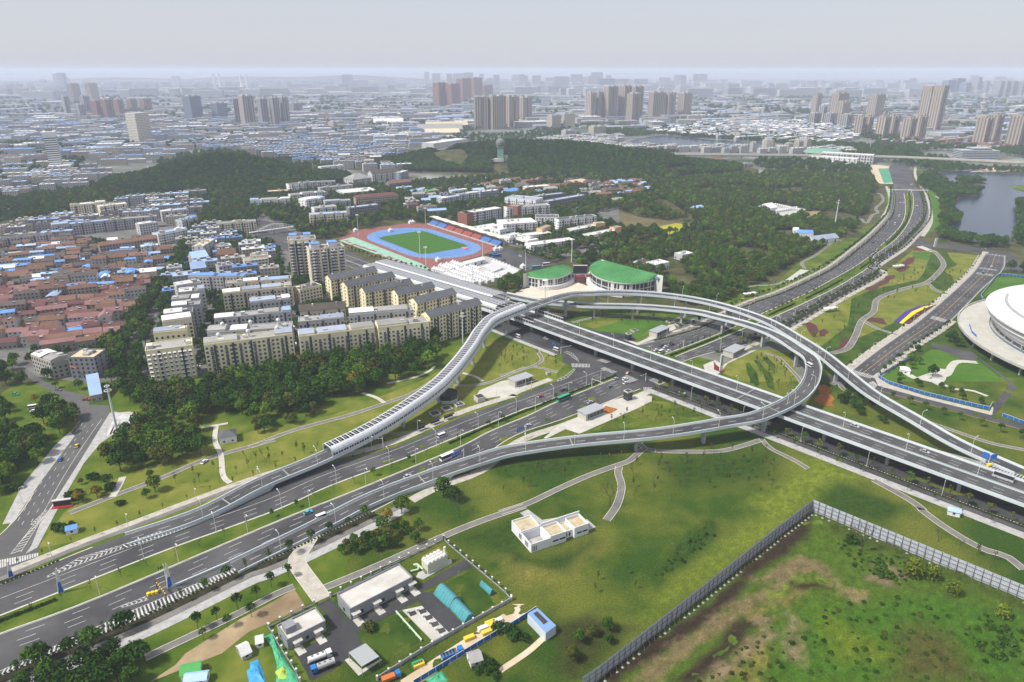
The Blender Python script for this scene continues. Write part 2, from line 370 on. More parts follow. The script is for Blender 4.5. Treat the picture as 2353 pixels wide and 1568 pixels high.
# near lawns and the waste ground: one gently uneven sheet; grass, mud, bare earth and painted ramp shade grow into one another
def sdist(X, Y, poly):
 """signed distance in plan, positive inside"""
 d = np.full(X.shape, 1e9); ins = np.zeros(X.shape, bool); n = len(poly)
 for i in range(n):
  a, b = poly[i], poly[i - 1]; ex, ey = b.x - a.x, b.y - a.y; t = np.clip(((X - a.x) * ex + (Y - a.y) * ey) / (ex * ex + ey * ey + 1e-9), 0, 1)
  d = np.minimum(d, np.hypot(X - a.x - ex * t, Y - a.y - ey * t)); c = (a.y > Y) != (b.y > Y); ins ^= c & (X < ex * (Y - a.y) / (ey if abs(ey) > 1e-9 else 1e-9) + a.x)
 return np.where(ins, d, -d)
def meadow(name, x0, x1, y0, y1, st, clip, coats, z0, label=None):
 nx, ny = int((x1 - x0) / st) + 1, int((y1 - y0) / st) + 1; xs, ys = np.linspace(x0, x1, nx), np.linspace(y0, y1, ny); X, Y = np.meshgrid(xs, ys)
 nz = lambda f, o: np.array([[noise.fractal(Vector((x * f, y * f, o)), 1.0, 2.0, 4) for x in xs] for y in ys])
 n1, n2, n3 = nz(.03, 1), nz(.11, 5), nz(.35, 9); C = np.zeros(X.shape + (3,)); k = np.clip(.5 + n1 * .9 + n2 * .35, 0, 1)[..., None]
 C[:] = np.array(G_DRK) * 1.25 * (1 - k) + np.array((.140, .160, .024)) * k; Z = np.full(X.shape, z0) + .12 * np.maximum(0, n2)
 for s_, col, f, relief in coats:
  w_ = np.clip((sdist(X, Y, W(s_)) + (n2 * 2.6 + n3 * 1.8) * min(1, f)) / f + .5, 0, 1)[..., None]; col2 = np.array(col) * (1 + .45 * n3[..., None]); C = C * (1 - w_) + col2 * w_; Z += relief * w_[..., 0] * (.6 + n2)
 cl = sdist(X, Y, W(clip)) > -st; idx = np.arange(nx * ny).reshape(ny, nx); f4 = np.stack([idx[:-1, :-1], idx[:-1, 1:], idx[1:, 1:], idx[1:, :-1]], -1)[cl[:-1, :-1]]
 me = bpy.data.meshes.new(name); me.from_pydata(np.stack([X, Y, Z], -1).reshape(-1, 3).tolist(), [], f4.reshape(-1, 4).tolist()); me.materials.append(M['meadow']); at_ = me.color_attributes.new('tint', 'FLOAT_COLOR', 'POINT'); at_.data.foreach_set('color', np.concatenate([np.clip(C, .008, 1), np.ones(X.shape + (1,))], -1).astype(np.float32).ravel()); me.polygons.foreach_set('use_smooth', [True] * len(me.polygons)); o = new(name, me); tag(o, label, kind='structure')
m_ = M['meadow'] = mat('meadow', (.8, .8, .8), .95, (1.4, 1.36, 1.25), 1.4, (.95, .97, 1.0), bump=.9, detail=8); n_ = m_.node_tree; va = n_.nodes.new('ShaderNodeVertexColor'); va.layer_name = 'tint'; mx = n_.nodes.new('ShaderNodeMix'); mx.data_type = 'RGBA'; mx.blend_type = 'MULTIPLY'; mx.inputs['Factor'].default_value = 1; bs_ = n_.nodes['Principled BSDF']; lk = bs_.inputs['Base Color'].links[0]; n_.links.new(lk.from_socket, mx.inputs[6]); n_.links.new(va.outputs[0], mx.inputs[7]); n_.links.new(mx.outputs[2], bs_.inputs['Base Color'])
MUD, SOIL, BRI, DGR_AND_SHADE, YGR = (.045, .031, .02), (.24, .175, .10), (.155, .20, .022), (.038, .075, .010), (.21, .19, .045)
meadow('lawn', -70, 330, 150, 425, 1.7, 'w -70,150 w 330,150 w 420,300 w 330,425 w 200,420 w 120,440 w -70,330', (
 ('d3 640,1500 d4 0,440 525,35 d4 2353,790 d4 2700,950 d4 2700,1800 d3 400,1800', (.08, .135, .015), 3, .25), ('d4 200,1100 500,820 900,850 1400,760 2353,900 2353,1500 100,1500', (.062, .142, .013), 8, .3), ('d4 1300,1000 1700,1100 2000,1500 1200,1500', (.085, .088, .020), 10, .2), ('d4 600,880 760,1000 1150,1200 1200,1350 700,1300', (.12, .17, .014), 9, .2), ('d4 330,930 420,1000 430,1350 330,1300', SOIL, 6, 0),
 ('d3 800,1500 1700,900 2353,290 d4 0,450 520,50 570,130 330,400 0,620 d3 1800,1000 1000,1500', MUD, 3, .1), ('d3 1080,1500 1900,900 2353,640 d4 0,640 430,420 700,520 720,640 560,560 380,590 260,740 0,900 d3 2050,960 1500,1350 1300,1500', (.19, .15, .07), 4, .2), ('d3 1480,1500 2080,930 2250,1000 2000,1250 1700,1500', MUD, 3, -.3), ('d3 1700,1500 2050,1230 2250,1020 2353,940 d4 0,960 150,1050 0,1150 d3 2353,1080 2130,1280 1900,1500', SOIL, 4, .5), ('d3 2050,1400 2300,1230 d4 150,1200 60,1450 d3 2150,1500', (.22, .19, .05), 5, .7), ('d4 0,900 370,830 400,780 470,690 420,650 250,820 0,960', (.20, .165, .05), 4, .5),
 ('d4 160,720 300,690 390,600 560,600 690,660 690,685 560,640 400,640 340,700 260,780 180,780', (.165, .20, .035), 1.6, -.4), ('d4 360,650 560,650 690,680 690,720 520,690 400,720', MUD, 2, .2), ('d4 1040,460 1200,500 1370,580 1330,630 1230,590 1260,680 1180,690 1000,610 1110,580', (.20, .16, .09), 2, 0), ('d4 690,680 870,720 1000,730 1010,790 930,830 800,760', (.22, .18, .075), 3, 0), ('d4 560,40 2353,800 2353,900 1500,520 700,230', (.065, .095, .016), 5, .3),
 ('d3 1250,980 2353,190 2353,50 1900,320 1300,820', BRI, 12, .1), ('c4 260,1490 530,1290 560,1180 740,1200 900,1090 600,900 300,1100 0,1330', BRI, 12, .1), ('d3 1230,620 1500,370 1600,230 1800,110 1900,200 1700,400 1450,560', DGR_AND_SHADE, 5, .8), ('d3 0,420 300,430 420,520 760,260 850,320 600,560 200,620', YGR, 12, 0), ('d3 50,280 250,420 560,400 780,250 840,290 560,560 100,470', DGR_AND_SHADE, 8, 0), ('c3 1350,950 2353,850 2353,1100 1500,1200', DGR_AND_SHADE, 16, 0), ('c3 0,960 900,840 1100,950 700,1050 300,1050', DGR_AND_SHADE, 12, 0), ('c4 650,1330 740,1130 1000,1230 1350,1350 1150,1497 800,1400', DGR_AND_SHADE, 8, 0), ('d3 480,1000 760,940 1150,1040 640,1480 480,1400', (.052, .062, .014), 7, .1), ('d2 1680,270 1800,240 2300,60 2353,300 2100,400', DGR_AND_SHADE, 9, 0)), .085, 'wide lawns and churned waste ground in the foreground')  # dark coat beside the loop ramp's tail is its shadow painted into the grass
# ================================================================== ground-level roads
def road(name, pts, m='asphalt', z=.13, label=None):
 o = sheet(name, pts, z, m); o['kind'] = 'structure'
 if label: o['label'] = label
 return o
ML = smooth(W('d1 0,930 860,590 1500,340 2353,30 c2 700,1160 1300,940 1640,800 2353,505 c3 300,480 980,215'), 6)
ML[0:0] = [ML[0] + (ML[0] - ML[3]) * 4]
MR = smooth(W('d1 0,1085 860,765 2353,130 c2 800,1245 1300,1040 1800,830 2050,700 2353,575 c3 250,560 480,450 1000,240'), 6)
MR[0:0] = [MR[0] + (MR[0] - MR[3]) * 4]
FL = smooth(W('w -240,198 d1 0,665 700,380 1030,255 c2 0,1180 590,1000 1240,830 1650,650 1900,540 2353,395 c3 150,400 480,270'), 6)
NR = smooth(W('w -215,148 d1 0,1445 1230,935 2100,520 2353,430 c2 1050,1385 1500,1150 1900,1000 c3 0,810 200,705 450,625 640,555 900,455 1200,335'), 6)
r1 = road('road', FL + W('c3 640,190 700,120 800,60') + list(reversed(ML)), label='far carriageway of the boulevard from the lower left corner')
r2 = road('road', MR + list(reversed(NR)), label='near carriageway of the boulevard from the lower left corner')
LE = smooth(W('e 1560,1090 2000,985 f 285,1185 600,1040 920,895 1250,780 1580,625 1850,480 2090,290 2215,190 g 505,1185 575,1120 690,1000 780,870 805,660 795,590'), 6)
L2 = smooth(W('e 1880,1195 f 285,1330 600,1200 970,1025 1400,830 1730,660 2080,460 2281,310 g 600,1270 830,1050 910,900 915,740 900,640'), 6)
R2 = smooth(W('f 0,1505 400,1345 830,1165 1090,1065 1500,880 1900,680 2281,430 g 560,1350 800,1170 940,990 1000,830 1005,680 980,610'), 6)
RE = smooth(W('f 70,1568 300,1490 560,1420 760,1340 960,1270 1270,1130 1480,1010 1850,800 2281,560 g 500,1470 800,1270 960,1120 1090,970 1125,830 1105,700 1075,620'), 6)
r3 = road('road', LE + list(reversed(L2)), label='left carriageway of the boulevard curving away past the wood')
r4 = road('road', R2 + list(reversed(RE)), label='right carriageway of the boulevard curving away past the lake')
r5 = road('road', W('g 795,590 900,640 980,610 1075,620 1000,470 965,360 985,300 1010,220 1060,170 1200,100 1300,40 1420,0 a4 2000,620 2353,520 2353,490 1900,620 1700,720 1450,830 1290,920 1200,1000 1190,1020'), z=.125, label='boulevard running under the metro viaduct towards the towers')
F0, FD, FN = Vector((3.5, 524, 0)), Vector((.6742, -.7386, 0)), Vector((.7386, .6742, 0))
def FF(s, n, z=0): return F0 + FD * s + FN * n + Vector((0, 0, z))
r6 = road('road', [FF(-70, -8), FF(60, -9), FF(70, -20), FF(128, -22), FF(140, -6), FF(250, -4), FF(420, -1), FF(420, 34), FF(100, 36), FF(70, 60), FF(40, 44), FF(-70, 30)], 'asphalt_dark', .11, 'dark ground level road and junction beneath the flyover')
road('road', W('e 730,1170 830,1290 870,1330 800,1420 640,1510 c3 480,270 640,230 760,190 840,80 e 1110,1250 860,1130'), 'asphalt', .12, 'curved slip road by the metro pavilion')
road('road', W('c3 1200,335 1110,310 1230,250 1400,330 1850,520 2060,590 2353,700 c4 0,630 c4 0,660 c3 2100,640 1900,590 1560,440 1390,380'), 'asphalt', .125, 'slip road curving from the junction beside the flyover')
# lanes
def lanes(parent, A, B, fr, solid=(), z=.155, n=None, on=6, gap=9):
 n = int(length(A) / 6); a, b_ = resample(A, n=n), resample(B, n=n); mb = MB(M['paint'])
 for f in fr: dashes(mb, [p.lerp(q, f) for p, q in zip(a, b_)], z, start=R.uniform(0, 6), on=on, gap=gap)
 for f in solid: line(mb, [p.lerp(q, f) for p, q in zip(a, b_)], z)
 tag(mb.build('lane_markings', parent), kind='stuff')
def offl(parent, ref, offs, solid=(), z=.155, yellow=(), on=6, gap=9):
 mb = MB(M['paint'], M['paint_y'])
 for o in offs: dashes(mb, off(ref, o), z, start=R.uniform(0, 6), on=on, gap=gap, m=0)
 for o in solid: line(mb, off(ref, o), z, m=0)
 for o in yellow: line(mb, off(ref, o), z, m=1)
 tag(mb.build('lane_markings', parent), kind='stuff')
offl(r1, ML, (3.9, 7.5), (.5, 11.2)); offl(r2, MR, (-3.9, -7.5, -11.0), (-.5,))
lanes(r3, LE, L2, (.25, .5, .75), (.03, .97)); lanes(r4, R2, RE, (.25, .5, .75), (.03, .97))
for par, rf in ((r1, off(ML, -.1)), (r2, off(MR, .1)), (r3, LE), (r3, L2), (r4, R2), (r4, RE), (r2, NR)): kerb(par, rf, .5, .16, z=.12)
kerb(r1, FL[:14], .5, .16, z=.12)
# medians and verges
sheet('median_lawn', ML + list(reversed(MR)), .20, 'lawn')
sheet('median_lawn', L2 + list(reversed(R2)), .20, 'lawn')
def band(name, ref, o0, o1, z, m, i0=0, i1=None, label=None):
 CNT['s'] = CNT.get('s', 0) + 1; z += .0011 * (CNT['s'] % 13); r = ref[i0:i1]; b = MB(M[m]); A, B = zed(off(r, o0), z), zed(off(r, o1), z)
 if o1 > o0: b.ribbon(A, B)
 else: b.ribbon(B, A)
 o = b.build(name); o['kind'] = 'structure'
 if label: o['label'] = label
 return o
hedge_soil = M['hedge_soil'] = mat('hedge_bed', (.02, .028, .012), .95, (.05, .04, .028), .4, bump=.5)
band('planting_strip', RE, -.4, -3.4, .16, 'hedge_soil', 6); band('cycle_path', RE, -3.4, -6.8, .15, 'path', 6); band('pavement', RE, -6.8, -11, .17, 'paver', 6)
band('planting_strip', LE, .4, 3.2, .16, 'hedge_soil', 3); band('cycle_path', LE, 3.2, 6.2, .15, 'path', 3); band('pavement', LE, 6.2, 9.4, .17, 'paver', 3)
band('planting_strip', FL, .4, 2.6, .16, 'hedge_soil', 0, 10); band('cycle_path', FL, 2.6, 5.6, .15, 'path', 0, 30); band('pavement', FL, 5.6, 9.4, .17, 'paver', 8, 30)
band('pavement', FL, 2.5, 7.5, .165, 'paver', 30, None)
band('planting_strip', NR, -.6, -4.2, .16, 'hedge_soil', 0, 34); band('cycle_path', NR, -4.2, -7.4, .15, 'path', 0, 36); band('pavement', NR, -7.6, -12.2, .17, 'paver_grey', 0, 36)
band('pavement', NR, -3.5, -9, .165, 'paver', 36, None)
UN = [FF(s, -4.6 + s * .006) for s in range(140, 431, 8)]
kerb(r6, UN, .5, .16, z=.1)
band('planting_strip', UN, -.4, -2.2, .19, 'hedge_soil'); band('cycle_path', UN, -2.4, -6.0, .18, 'asphalt'); band('pavement', UN, -6.2, -11.5, .19, 'paver_grey')
UM = [FF(s, -8.6) for s in range(-70, 62, 8)]
band('cycle_path', UM, -.5, -4, .18, 'asphalt'); band('pavement', UM, -4, -8, .19, 'paver_grey')
# left street running up to the old quarter
DL = smooth(W('w -232,228 c1 100,1490 350,1130 600,770 650,640 480,380 300,250 130,160'), 6); DR = smooth(W('w -205,240 d1 90,400 c1 420,1380 700,930 940,540 930,480 760,370 560,340'), 6)
rd = road('road', W('d1 -200,650 0,640 220,545 330,370 c1 420,1380 700,930 945,540 930,480 760,470 750,390 560,350 400,280 200,150 130,160 330,300 480,380 620,470 680,600 600,770 350,1130 80,1497 d1 0,250 -200,500'), 'asphalt_old', .125, 'worn street running up from the boulevard to the old quarter')
offl(rd, smooth(W('c1 200,1497 440,1090 640,790 780,600'), 6), (-2.9, 0.6, 3.4), (6.0, -5.9), z=.15, on=3, gap=5)
kerb(rd, DL[3:12], .4, .16, z=.1); kerb(rd, DR[4:11], .4, .16, z=.1)
sheet('pavement', W('d1 320,345 220,400 270,330 c1 340,1497 700,930 940,540 1000,530 1010,700 860,800 720,970 560,1240'), .16, 'paver_grey')
sheet('pavement', W('c1 20,1497 190,1160 470,820 600,700 640,740 350,1130 110,1480'), .16, 'paver_grey')
sq = sheet('plaza', W('c1 1000,540 1110,530 1240,570 1010,700 920,740'), .18, 'paver')
mb = MB(M['paint'])
for i in range(6):
 a = i / 6; p = W('c1 %f,%f' % (1010 + a * 220, 540 + a * 35))[0]; q = W('c1 %f,%f' % (930 + a * 150, 735 - a * 60))[0]
 n = (q - p).normalized(); n = Vector((-n.y, n.x, 0)) * 1.2; mb.face([p - n + Vector((0, 0, .2)), q - n + Vector((0, 0, .2)), q + n + Vector((0, 0, .2)), p + n + Vector((0, 0, .2))])
mb.build('pale_stripe', sq)
# street past the stadium
CL = smooth(W('c4 870,180 b4 1100,1290 1500,1000 1900,640 2010,480 2050,450'), 8); CR = smooth(W('c4 1050,240 b4 1400,1260 1700,1060 2000,760 2170,600 2190,480'), 8)
rc = road('road', W('c4 600,250 870,180 b4 1100,1290 1500,1000 1900,640 2010,480 2000,460 1700,420 1480,400 1350,380 1440,300 1500,370 1800,390 2230,450 2353,560 2353,620 2150,600 b4 2000,760 1700,1060 1400,1260 c4 1060,220 1100,310 1500,420 2060,560 2090,590 2353,640 2353,700 1700,510 1100,370 950,330'), 'asphalt', .125, 'street beside the white stadium with zebra crossings')
lanes(rc, CL, CR, (.3, .7), (.04, .96), on=5, gap=7); mbc = MB(M['paint_y']); n = 40
line(mbc, [p.lerp(q, .5) for p, q in zip(resample(CL, n=n), resample(CR, n=n))], .16); line(mbc, W('c4 1110,350 1700,520 2353,690'), .16); mbc.build('centre_line', rc)
kerb(rc, CL, .4, .16, z=.1); kerb(rc, CR, .4, .16, z=.1)
band('pavement', CL, .3, 5.5, .17, 'paver'); band('pavement', CR, -.3, -4, .17, 'paver', 0, 22)
P_('pavement', 'c4 1060,220 1105,240 1200,300 1500,395 2060,530 2075,480 2090,500 2080,560 2060,560 1500,420 1100,310', .17, 'paver')
P_('road', 'c4 1900,20 2250,280 2290,330 2160,490 2090,570 2070,560 2100,470 2230,290 2000,110', .13, 'asphalt', 'narrow drive beside the stadium podium')
P_('road', 'b4 1560,1230 1700,1260 1900,1300 1960,1350 1900,1400 1560,1260', .13, 'asphalt')
# north-west road by the track
P_('road', 'w -300,905 b2 820,430 1050,540 950,610 820,580 w -330,850', .12, 'asphalt', 'wide dark road leading to the canopied tunnel')
mb = MB(M['paint']); 
for k in (4, 7.5, 15, 18.5): dashes(mb, [FF(s, k) for s in (-420, -230)], .15)
for k in (0.5, 10.8, 12.2, 23): line(mb, [FF(s, k) for s in (-420, -230)], .15, .25)
tag(mb.build('lane_markings', rc), kind='stuff')
P_('road', 'a2 0,1440 60,1460 b2 50,180 300,350 400,290 200,200 60,160', .12, 'asphalt', 'road under the pale arched footbridge')
P_('road', 'b1 2353,200 b2 60,160 300,300 320,350 0,250', .115, 'asphalt')
# park paths
def path(s, wd=1.6, m='path', z=.17, edge=True):
 CNT['p'] = CNT.get('p', 0) + 1; z += .016 + .0013 * (CNT['p'] % 11)
 p = smooth(W(s), 4); b = MB(M[m]); b.ribbon(zed(off(p, -wd), z), zed(off(p, wd), z)); o = b.build('path'); o['kind'] = 'structure'
 if edge:
  for d in (-wd - .12, wd + .12): kerb(o, off(p, d), .24, .05, z=z - .02, name='path_edging')
 return o
path('c1 590,1400 1000,1240 1400,1090 1680,970 c1 1920,890 2353,770'); path('c2 0,835 300,715 550,640 850,560 1150,460 1400,370 1560,270')
path('c2 1150,455 1080,410 960,370', 1, 'concrete_lt'); path('c1 1850,650 1840,780 1890,900 1910,1080 1970,1140', 1.1, 'concrete_lt'); path('c1 960,1260 1020,1160 1050,1090', 1.4, 'concrete_lt')
path('c2 1170,290 1400,240 1540,180 1580,140', .8, 'concrete_lt'); path('c1 1420,680 1600,690 1720,670 1950,630', .9, 'concrete_lt')
path('c3 0,1395 250,1310 480,1200 750,1080 1000,990 1110,950 1200,870 1240,840'); path('c3 1240,850 1190,800'); path('c3 1240,850 1400,870 1850,870 2050,830 2240,770')
path('c3 1020,1000 1010,1060 1040,1170 1000,1330 910,1460', 1.7); path('d2 640,690 1050,520 1700,230 2000,110 2353,-10', 1.7); path('d1 1240,1290 1600,1120 2000,930 2353,750 d2 380,680', 1.6)
path('c4 100,770 180,850 380,950 500,1025', 1.3); path('c4 1060,1120 1230,1210 1400,1310 1500,1390 d4 1440,0 1700,190 2000,360 2200,420 2353,540', 1.8)
path('b4 700,1320 830,1280 900,1180 960,1040 1060,960 1100,850 1300,770 1520,710 1640,600 1660,540 1600,460 1540,430', 2.2); path('b4 960,1030 1080,1100 1260,1160', 1.6); path('b4 1530,720 1600,780 1700,810', 1.5)
path('e 820,830 1100,770 1500,750 1800,770 1960,800 2281,880', 1.2); path('e 1960,800 2200,740', 1.0); path('e 0,1440 200,1380 370,1330 430,1300 480,1250 440,1180 430,1150', 1.2); path('e 370,1330 520,1360 660,1400', 1.0)
path('f 480,830 560,780 800,710 1150,680 1250,640', 1.2); path('f 1480,500 1450,430 1600,350 1700,270 1780,210 1900,170', 1.2); path('a4 950,1450 1000,1490 a4 1050,1420 1100,1400 1080,1360 1140,1300 1130,1250 1090,1230', 1.5)
path('c4 120,30 230,60 330,150 420,250 440,290', 1.1); path('c4 700,300 760,280 800,340 900,380', 1.4); path('c4 1340,200 1440,250 1580,210 1680,220 1740,130 1800,100 1950,110', 2.2, 'concrete_lt')
path('c4 1640,290 1760,340 1900,350 2040,400', 1, 'concrete_lt'); path('c4 1380,570 1700,680 2060,800 2353,860', 1.4); path('g 650,920 710,820 740,700 700,560', 1.6, 'paver'); path('g 1110,1130 1190,1010 1210,900 1180,730 1100,580 1030,440 1030,340', 2, 'paver')
path('g 1350,910 1340,860 1370,800 1330,720 1260,670', 1.5, 'paver'); path('d3 0,1400 250,1230 380,1110', 1.2, 'sandlot', edge=False); path('d2 560,190 430,400 400,480 620,790', 3.4, 'paver')
path('c2 2353,150 2200,220 2050,280 1900,305 1740,305', 1.2); path('c2 1990,270 1930,230 1820,200', .9, 'concrete_lt')
P_('pavement', 'c2 1960,350 2150,270 2353,230 2353,330 2200,390 2000,420 1940,390', .17, 'concrete_lt'); P_('pavement', 'c3 0,280 60,260 250,310 0,430', .17, 'concrete_lt')
P_('pavement', 'c3 370,760 500,650 700,560 960,430 1200,380 1300,400 1300,440 1180,500 680,720 560,680 400,760', .175, 'concrete_lt')
P_('pavement', 'c3 1740,130 1840,90 1910,130 2100,20 2200,0 b3 2230,1270 1950,1400 1870,1490 1760,1490 1740,1420', .17, 'concrete_lt')
P_('pavement', 'e 1400,1020 1570,1060 1700,1000 1920,860 1980,850 2010,900 1800,1000 1650,1060 1560,1090', .17, 'concrete_lt')
P_('pavement', 'f 1260,630 1430,510 1530,520 1400,590 1330,640', .17, 'concrete_lt'); P_('pavement', 'd3 170,50 240,20 360,110 490,90 520,150 330,180', .17, 'paver_grey'); P_('pavement', 'd3 740,100 820,170 760,200 720,140', .17, 'paver_grey')
P_('plaza', 'g 1040,1250 1110,1240 1290,1310 1220,1310 1150,1290', .17, 'concrete_lt'); P_('plaza', 'c4 1340,230 1560,280 1620,310 1680,260 1700,170 1600,160 1560,250 1440,240', .18, 'concrete_lt')

P_('lawn', 'w 200,470 w 420,700 w 600,700 w 600,280 w 420,280', .045, 'lawn_dk')
P_('lawn', 'f 330,860 480,800 800,690 1180,640 1420,420 1600,340 1750,220 1900,160 2200,150 2090,300 1850,490 1580,640 1250,790 920,905 600,1000 400,900', .05, 'lawn')
P_('lawn', 'g 380,1060 480,1000 560,1000 640,900 690,800 700,560 740,560 760,700 720,900 560,1110 480,1130', .05, 'lawn')
# flower beds
def bed(s, m, label): return tag(sheet('flower_bed', W(s), .2, m), label, kind='structure')
M['fl_purple'] = mat('purple_flowers', (.06, .018, .022), .9, (.10, .03, .03), 1.0); M['fl_yellow'] = mat('yellow_flowers', (.72, .50, .01), .9, (.80, .62, .02), .6); M['fl_blue'] = mat('violet_flowers', (.035, .03, .16), .9, (.06, .05, .22), .6)
M['fl_red'] = mat('dark_red_flowers', (.10, .012, .014), .9, (.16, .02, .02), .6); M['fl_orange'] = mat('orange_flowers', (.26, .075, .012), .9, (.34, .13, .02), .4)
bed('b4 1230,1050 1330,960 1450,910 1600,893 1480,920 1390,960 1310,1030 1280,1060', 'fl_blue', 'violet band of the striped flower bed by the stadium street'); bed('b4 1281,1060 1311,1030 1391,961 1481,921 1600,894 1520,925 1430,970 1350,1030 1310,1065', 'fl_yellow', 'yellow band of the striped flower bed by the stadium street')
bed('b4 1311,1066 1351,1031 1431,971 1521,926 1605,896 1560,930 1470,990 1370,1070', 'fl_purple', 'dark red band of the striped flower bed by the stadium street')
for s, l in (('b4 1360,500 1420,490 1400,540 1350,560 1370,580 1330,610 1280,625 1250,600 1290,580 1330,570 1300,545', 'wavy'), ('b4 1160,660 1240,645 1250,660 1200,690 1180,720 1120,740 1080,770 1020,780 980,770 1010,750 1060,740 1110,710 1150,690', 'wavy')): bed(s, 'fl_purple', 'dark purple %s flower bed on the pale lawn, %s of two' % (l, 'the upper' if '1360' in s else 'the lower'))
bed('b4 430,1075 510,1050 570,1080 590,1130 560,1170 600,1180 540,1180 500,1130 480,1080', 'fl_purple', 'dark curved flower bed shaped like a swirl near the overpass'); bed('b4 590,1125 640,1110 680,1140 640,1160 650,1175 600,1175', 'fl_purple', 'small ragged purple flower bed beside the swirl bed')
bed('b4 780,1230 830,1180 860,1190 820,1260 790,1290 690,1310 760,1270', 'fl_purple', 'purple bed hugging the bend of the park path'); bed('b4 990,1040 1040,1010 1140,1020 1180,1080 1060,1050', 'fl_purple', 'dark purple bed in the path junction on the lawn')
bed('c4 540,420 600,380 570,310 640,300 700,330 680,370 730,430 690,450 730,490 640,480 580,460', 'fl_orange', 'rust orange flower bed inside the loop ramp'); bed('g 1000,1295 1050,1255 1150,1300', 'fl_red', 'dark red triangular bed at the tip of the park')
bed('c3 1830,100 1850,130 1930,190 1900,200 1830,170', 'fl_red', 'crimson bed round the white sign pillar'); bed('c3 900,480 1010,510 940,550 870,530', 'fl_orange', 'orange green bed beside the metro pavilion')
for i, s in enumerate(('c3 2100,120 2130,110 2200,200 2220,300 2190,320 2120,220', 'c3 2170,90 2200,90 2330,230 2350,350 2290,320 2250,200', 'c3 2240,60 2280,60 2353,130 2353,210', 'c4 0,170 40,230 60,290 0,290')): tag(sheet('hedge_strip', W(s), .2, 'lawn_dk'), kind='structure')

# ================================================================== elevated roads
M['jointm'] = mat('expansion_joint', (.28, .27, .25), .7)
def pier_mesh(h, wd, top, round_=False):
 b = MB(M['pier']); a = wd / 2; d = .8; q = lambda x, y: [(-x, -y), (x, -y), (x, y), (-x, y)]
 prof = [(0, a), (max(.5, h - 2.6), a), (h - .9, top / 2 * .8 + a * .2), (h, top / 2)]
 rows = [[Vector((x, y, z)) for x, y in q(r, d + (.15 if z > h - 1 else 0))] for z, r in prof]
 b.strip(rows, close=True); b.face(rows[-1]); return b.mesh('pier')
def deck(name, pts, wd, label, cat='flyover', piers=(), girder=.55, solid_below=3.2, marks=(0,), joints=(), pier_w=2.2, par_h=1.0, no_par=((), ()), thick=1.9):
 """pts: centre line (x, y, deck level). parts: deck, carriageway, parapets, lane markings, joints, piers"""
 pts = smooth(pts, 4); n = len(pts); h = wd / 2
 t = thing(name, label, cat)
 b = MB(M['deck_conc']); rows = []
 for i, p in enumerate(pts):
  N = nrm(pts, i); z = p.z; g_ = h * girder; c = Vector((p.x, p.y, 0))
  if z < solid_below: prof = [(-h, -.1), (-h, -z - .3), (-h, -z - .3), (h, -z - .3), (h, -z - .3), (h, -.1)]
  else: prof = [(-h, -.1), (-h, -.75), (-g_, -thick), (g_, -thick), (h, -.75), (h, -.1)]
  rows.append([c + N * o + Vector((0, 0, z + dz)) for o, dz in prof])
 b.strip(rows, close=True); b.face(rows[0]); b.face(list(reversed(rows[-1]))); b.build('deck', t)
 up = lambda o, dz: [p + nrm(pts, i) * o + Vector((0, 0, dz)) for i, p in enumerate(pts)]
 b = MB(M['asphalt']); b.ribbon(up(-h + .45, .0), up(h - .45, .0)); b.build('carriageway', t)
 for sgn, skip in ((1, no_par[0]), (-1, no_par[1])):
  b = MB(M['parapet']); rows = []
  for i, p in enumerate(pts):
   if skip and skip[0] <= i / n <= skip[1]: continue
   N = nrm(pts, i) * sgn
   rows.append([p + N * (h + .12) + Vector((0, 0, -.85)), p + N * (h + .12) + Vector((0, 0, par_h)), p + N * (h - .3) + Vector((0, 0, par_h)), p + N * (h - .5) + Vector((0, 0, .0))])
  if sgn > 0: rows = [list(reversed(r)) for r in rows]
  b.strip(rows); b.face(rows[0]); b.face(list(reversed(rows[-1]))); b.build('parapet', t)
 mb = MB(M['paint'])
 fz = lambda f: pts[min(n - 1, int(round(f * (n - 1))))].z + .03
 def zf(f):
  k = f * (n - 1); i = min(n - 2, int(k)); return pts[i].z + (pts[i + 1].z - pts[i].z) * (k - i) + .02
 for o in marks: dashes(mb, off(pts, o), zf, on=5, gap=6, start=2)
 for o in (-h + .9, h - .9): mb.ribbon(up(o - .1, .012), up(o + .1, .012))
 tag(mb.build('lane_markings', t), kind='stuff')
 for f in joints:
  i = int(f * (n - 1)); p = pts[i]; N = nrm(pts, i); T = Vector((N.y, -N.x, 0))
  b = MB(M['jointm']); A = [p + N * (-h + .5) - T * .35, p + N * (-h + .5) + T * .35, p + N * (h - .5) + T * .35, p + N * (h - .5) - T * .35]
  b.face([a + Vector((0, 0, .025)) for a in A]); b.build('expansion_joint', t)
 for f in piers:
  i = int(f * (n - 1)); p = pts[i]; N = nrm(pts, i); hh = p.z - thick + .1
  if hh < 1.2: continue
  o = new('pier', pier_mesh(hh, pier_w, wd * girder * .95), t, (p.x, p.y, -.1), math.atan2(N.y, N.x))
 return t, pts
def cen(edge, o): return off(edge, o)
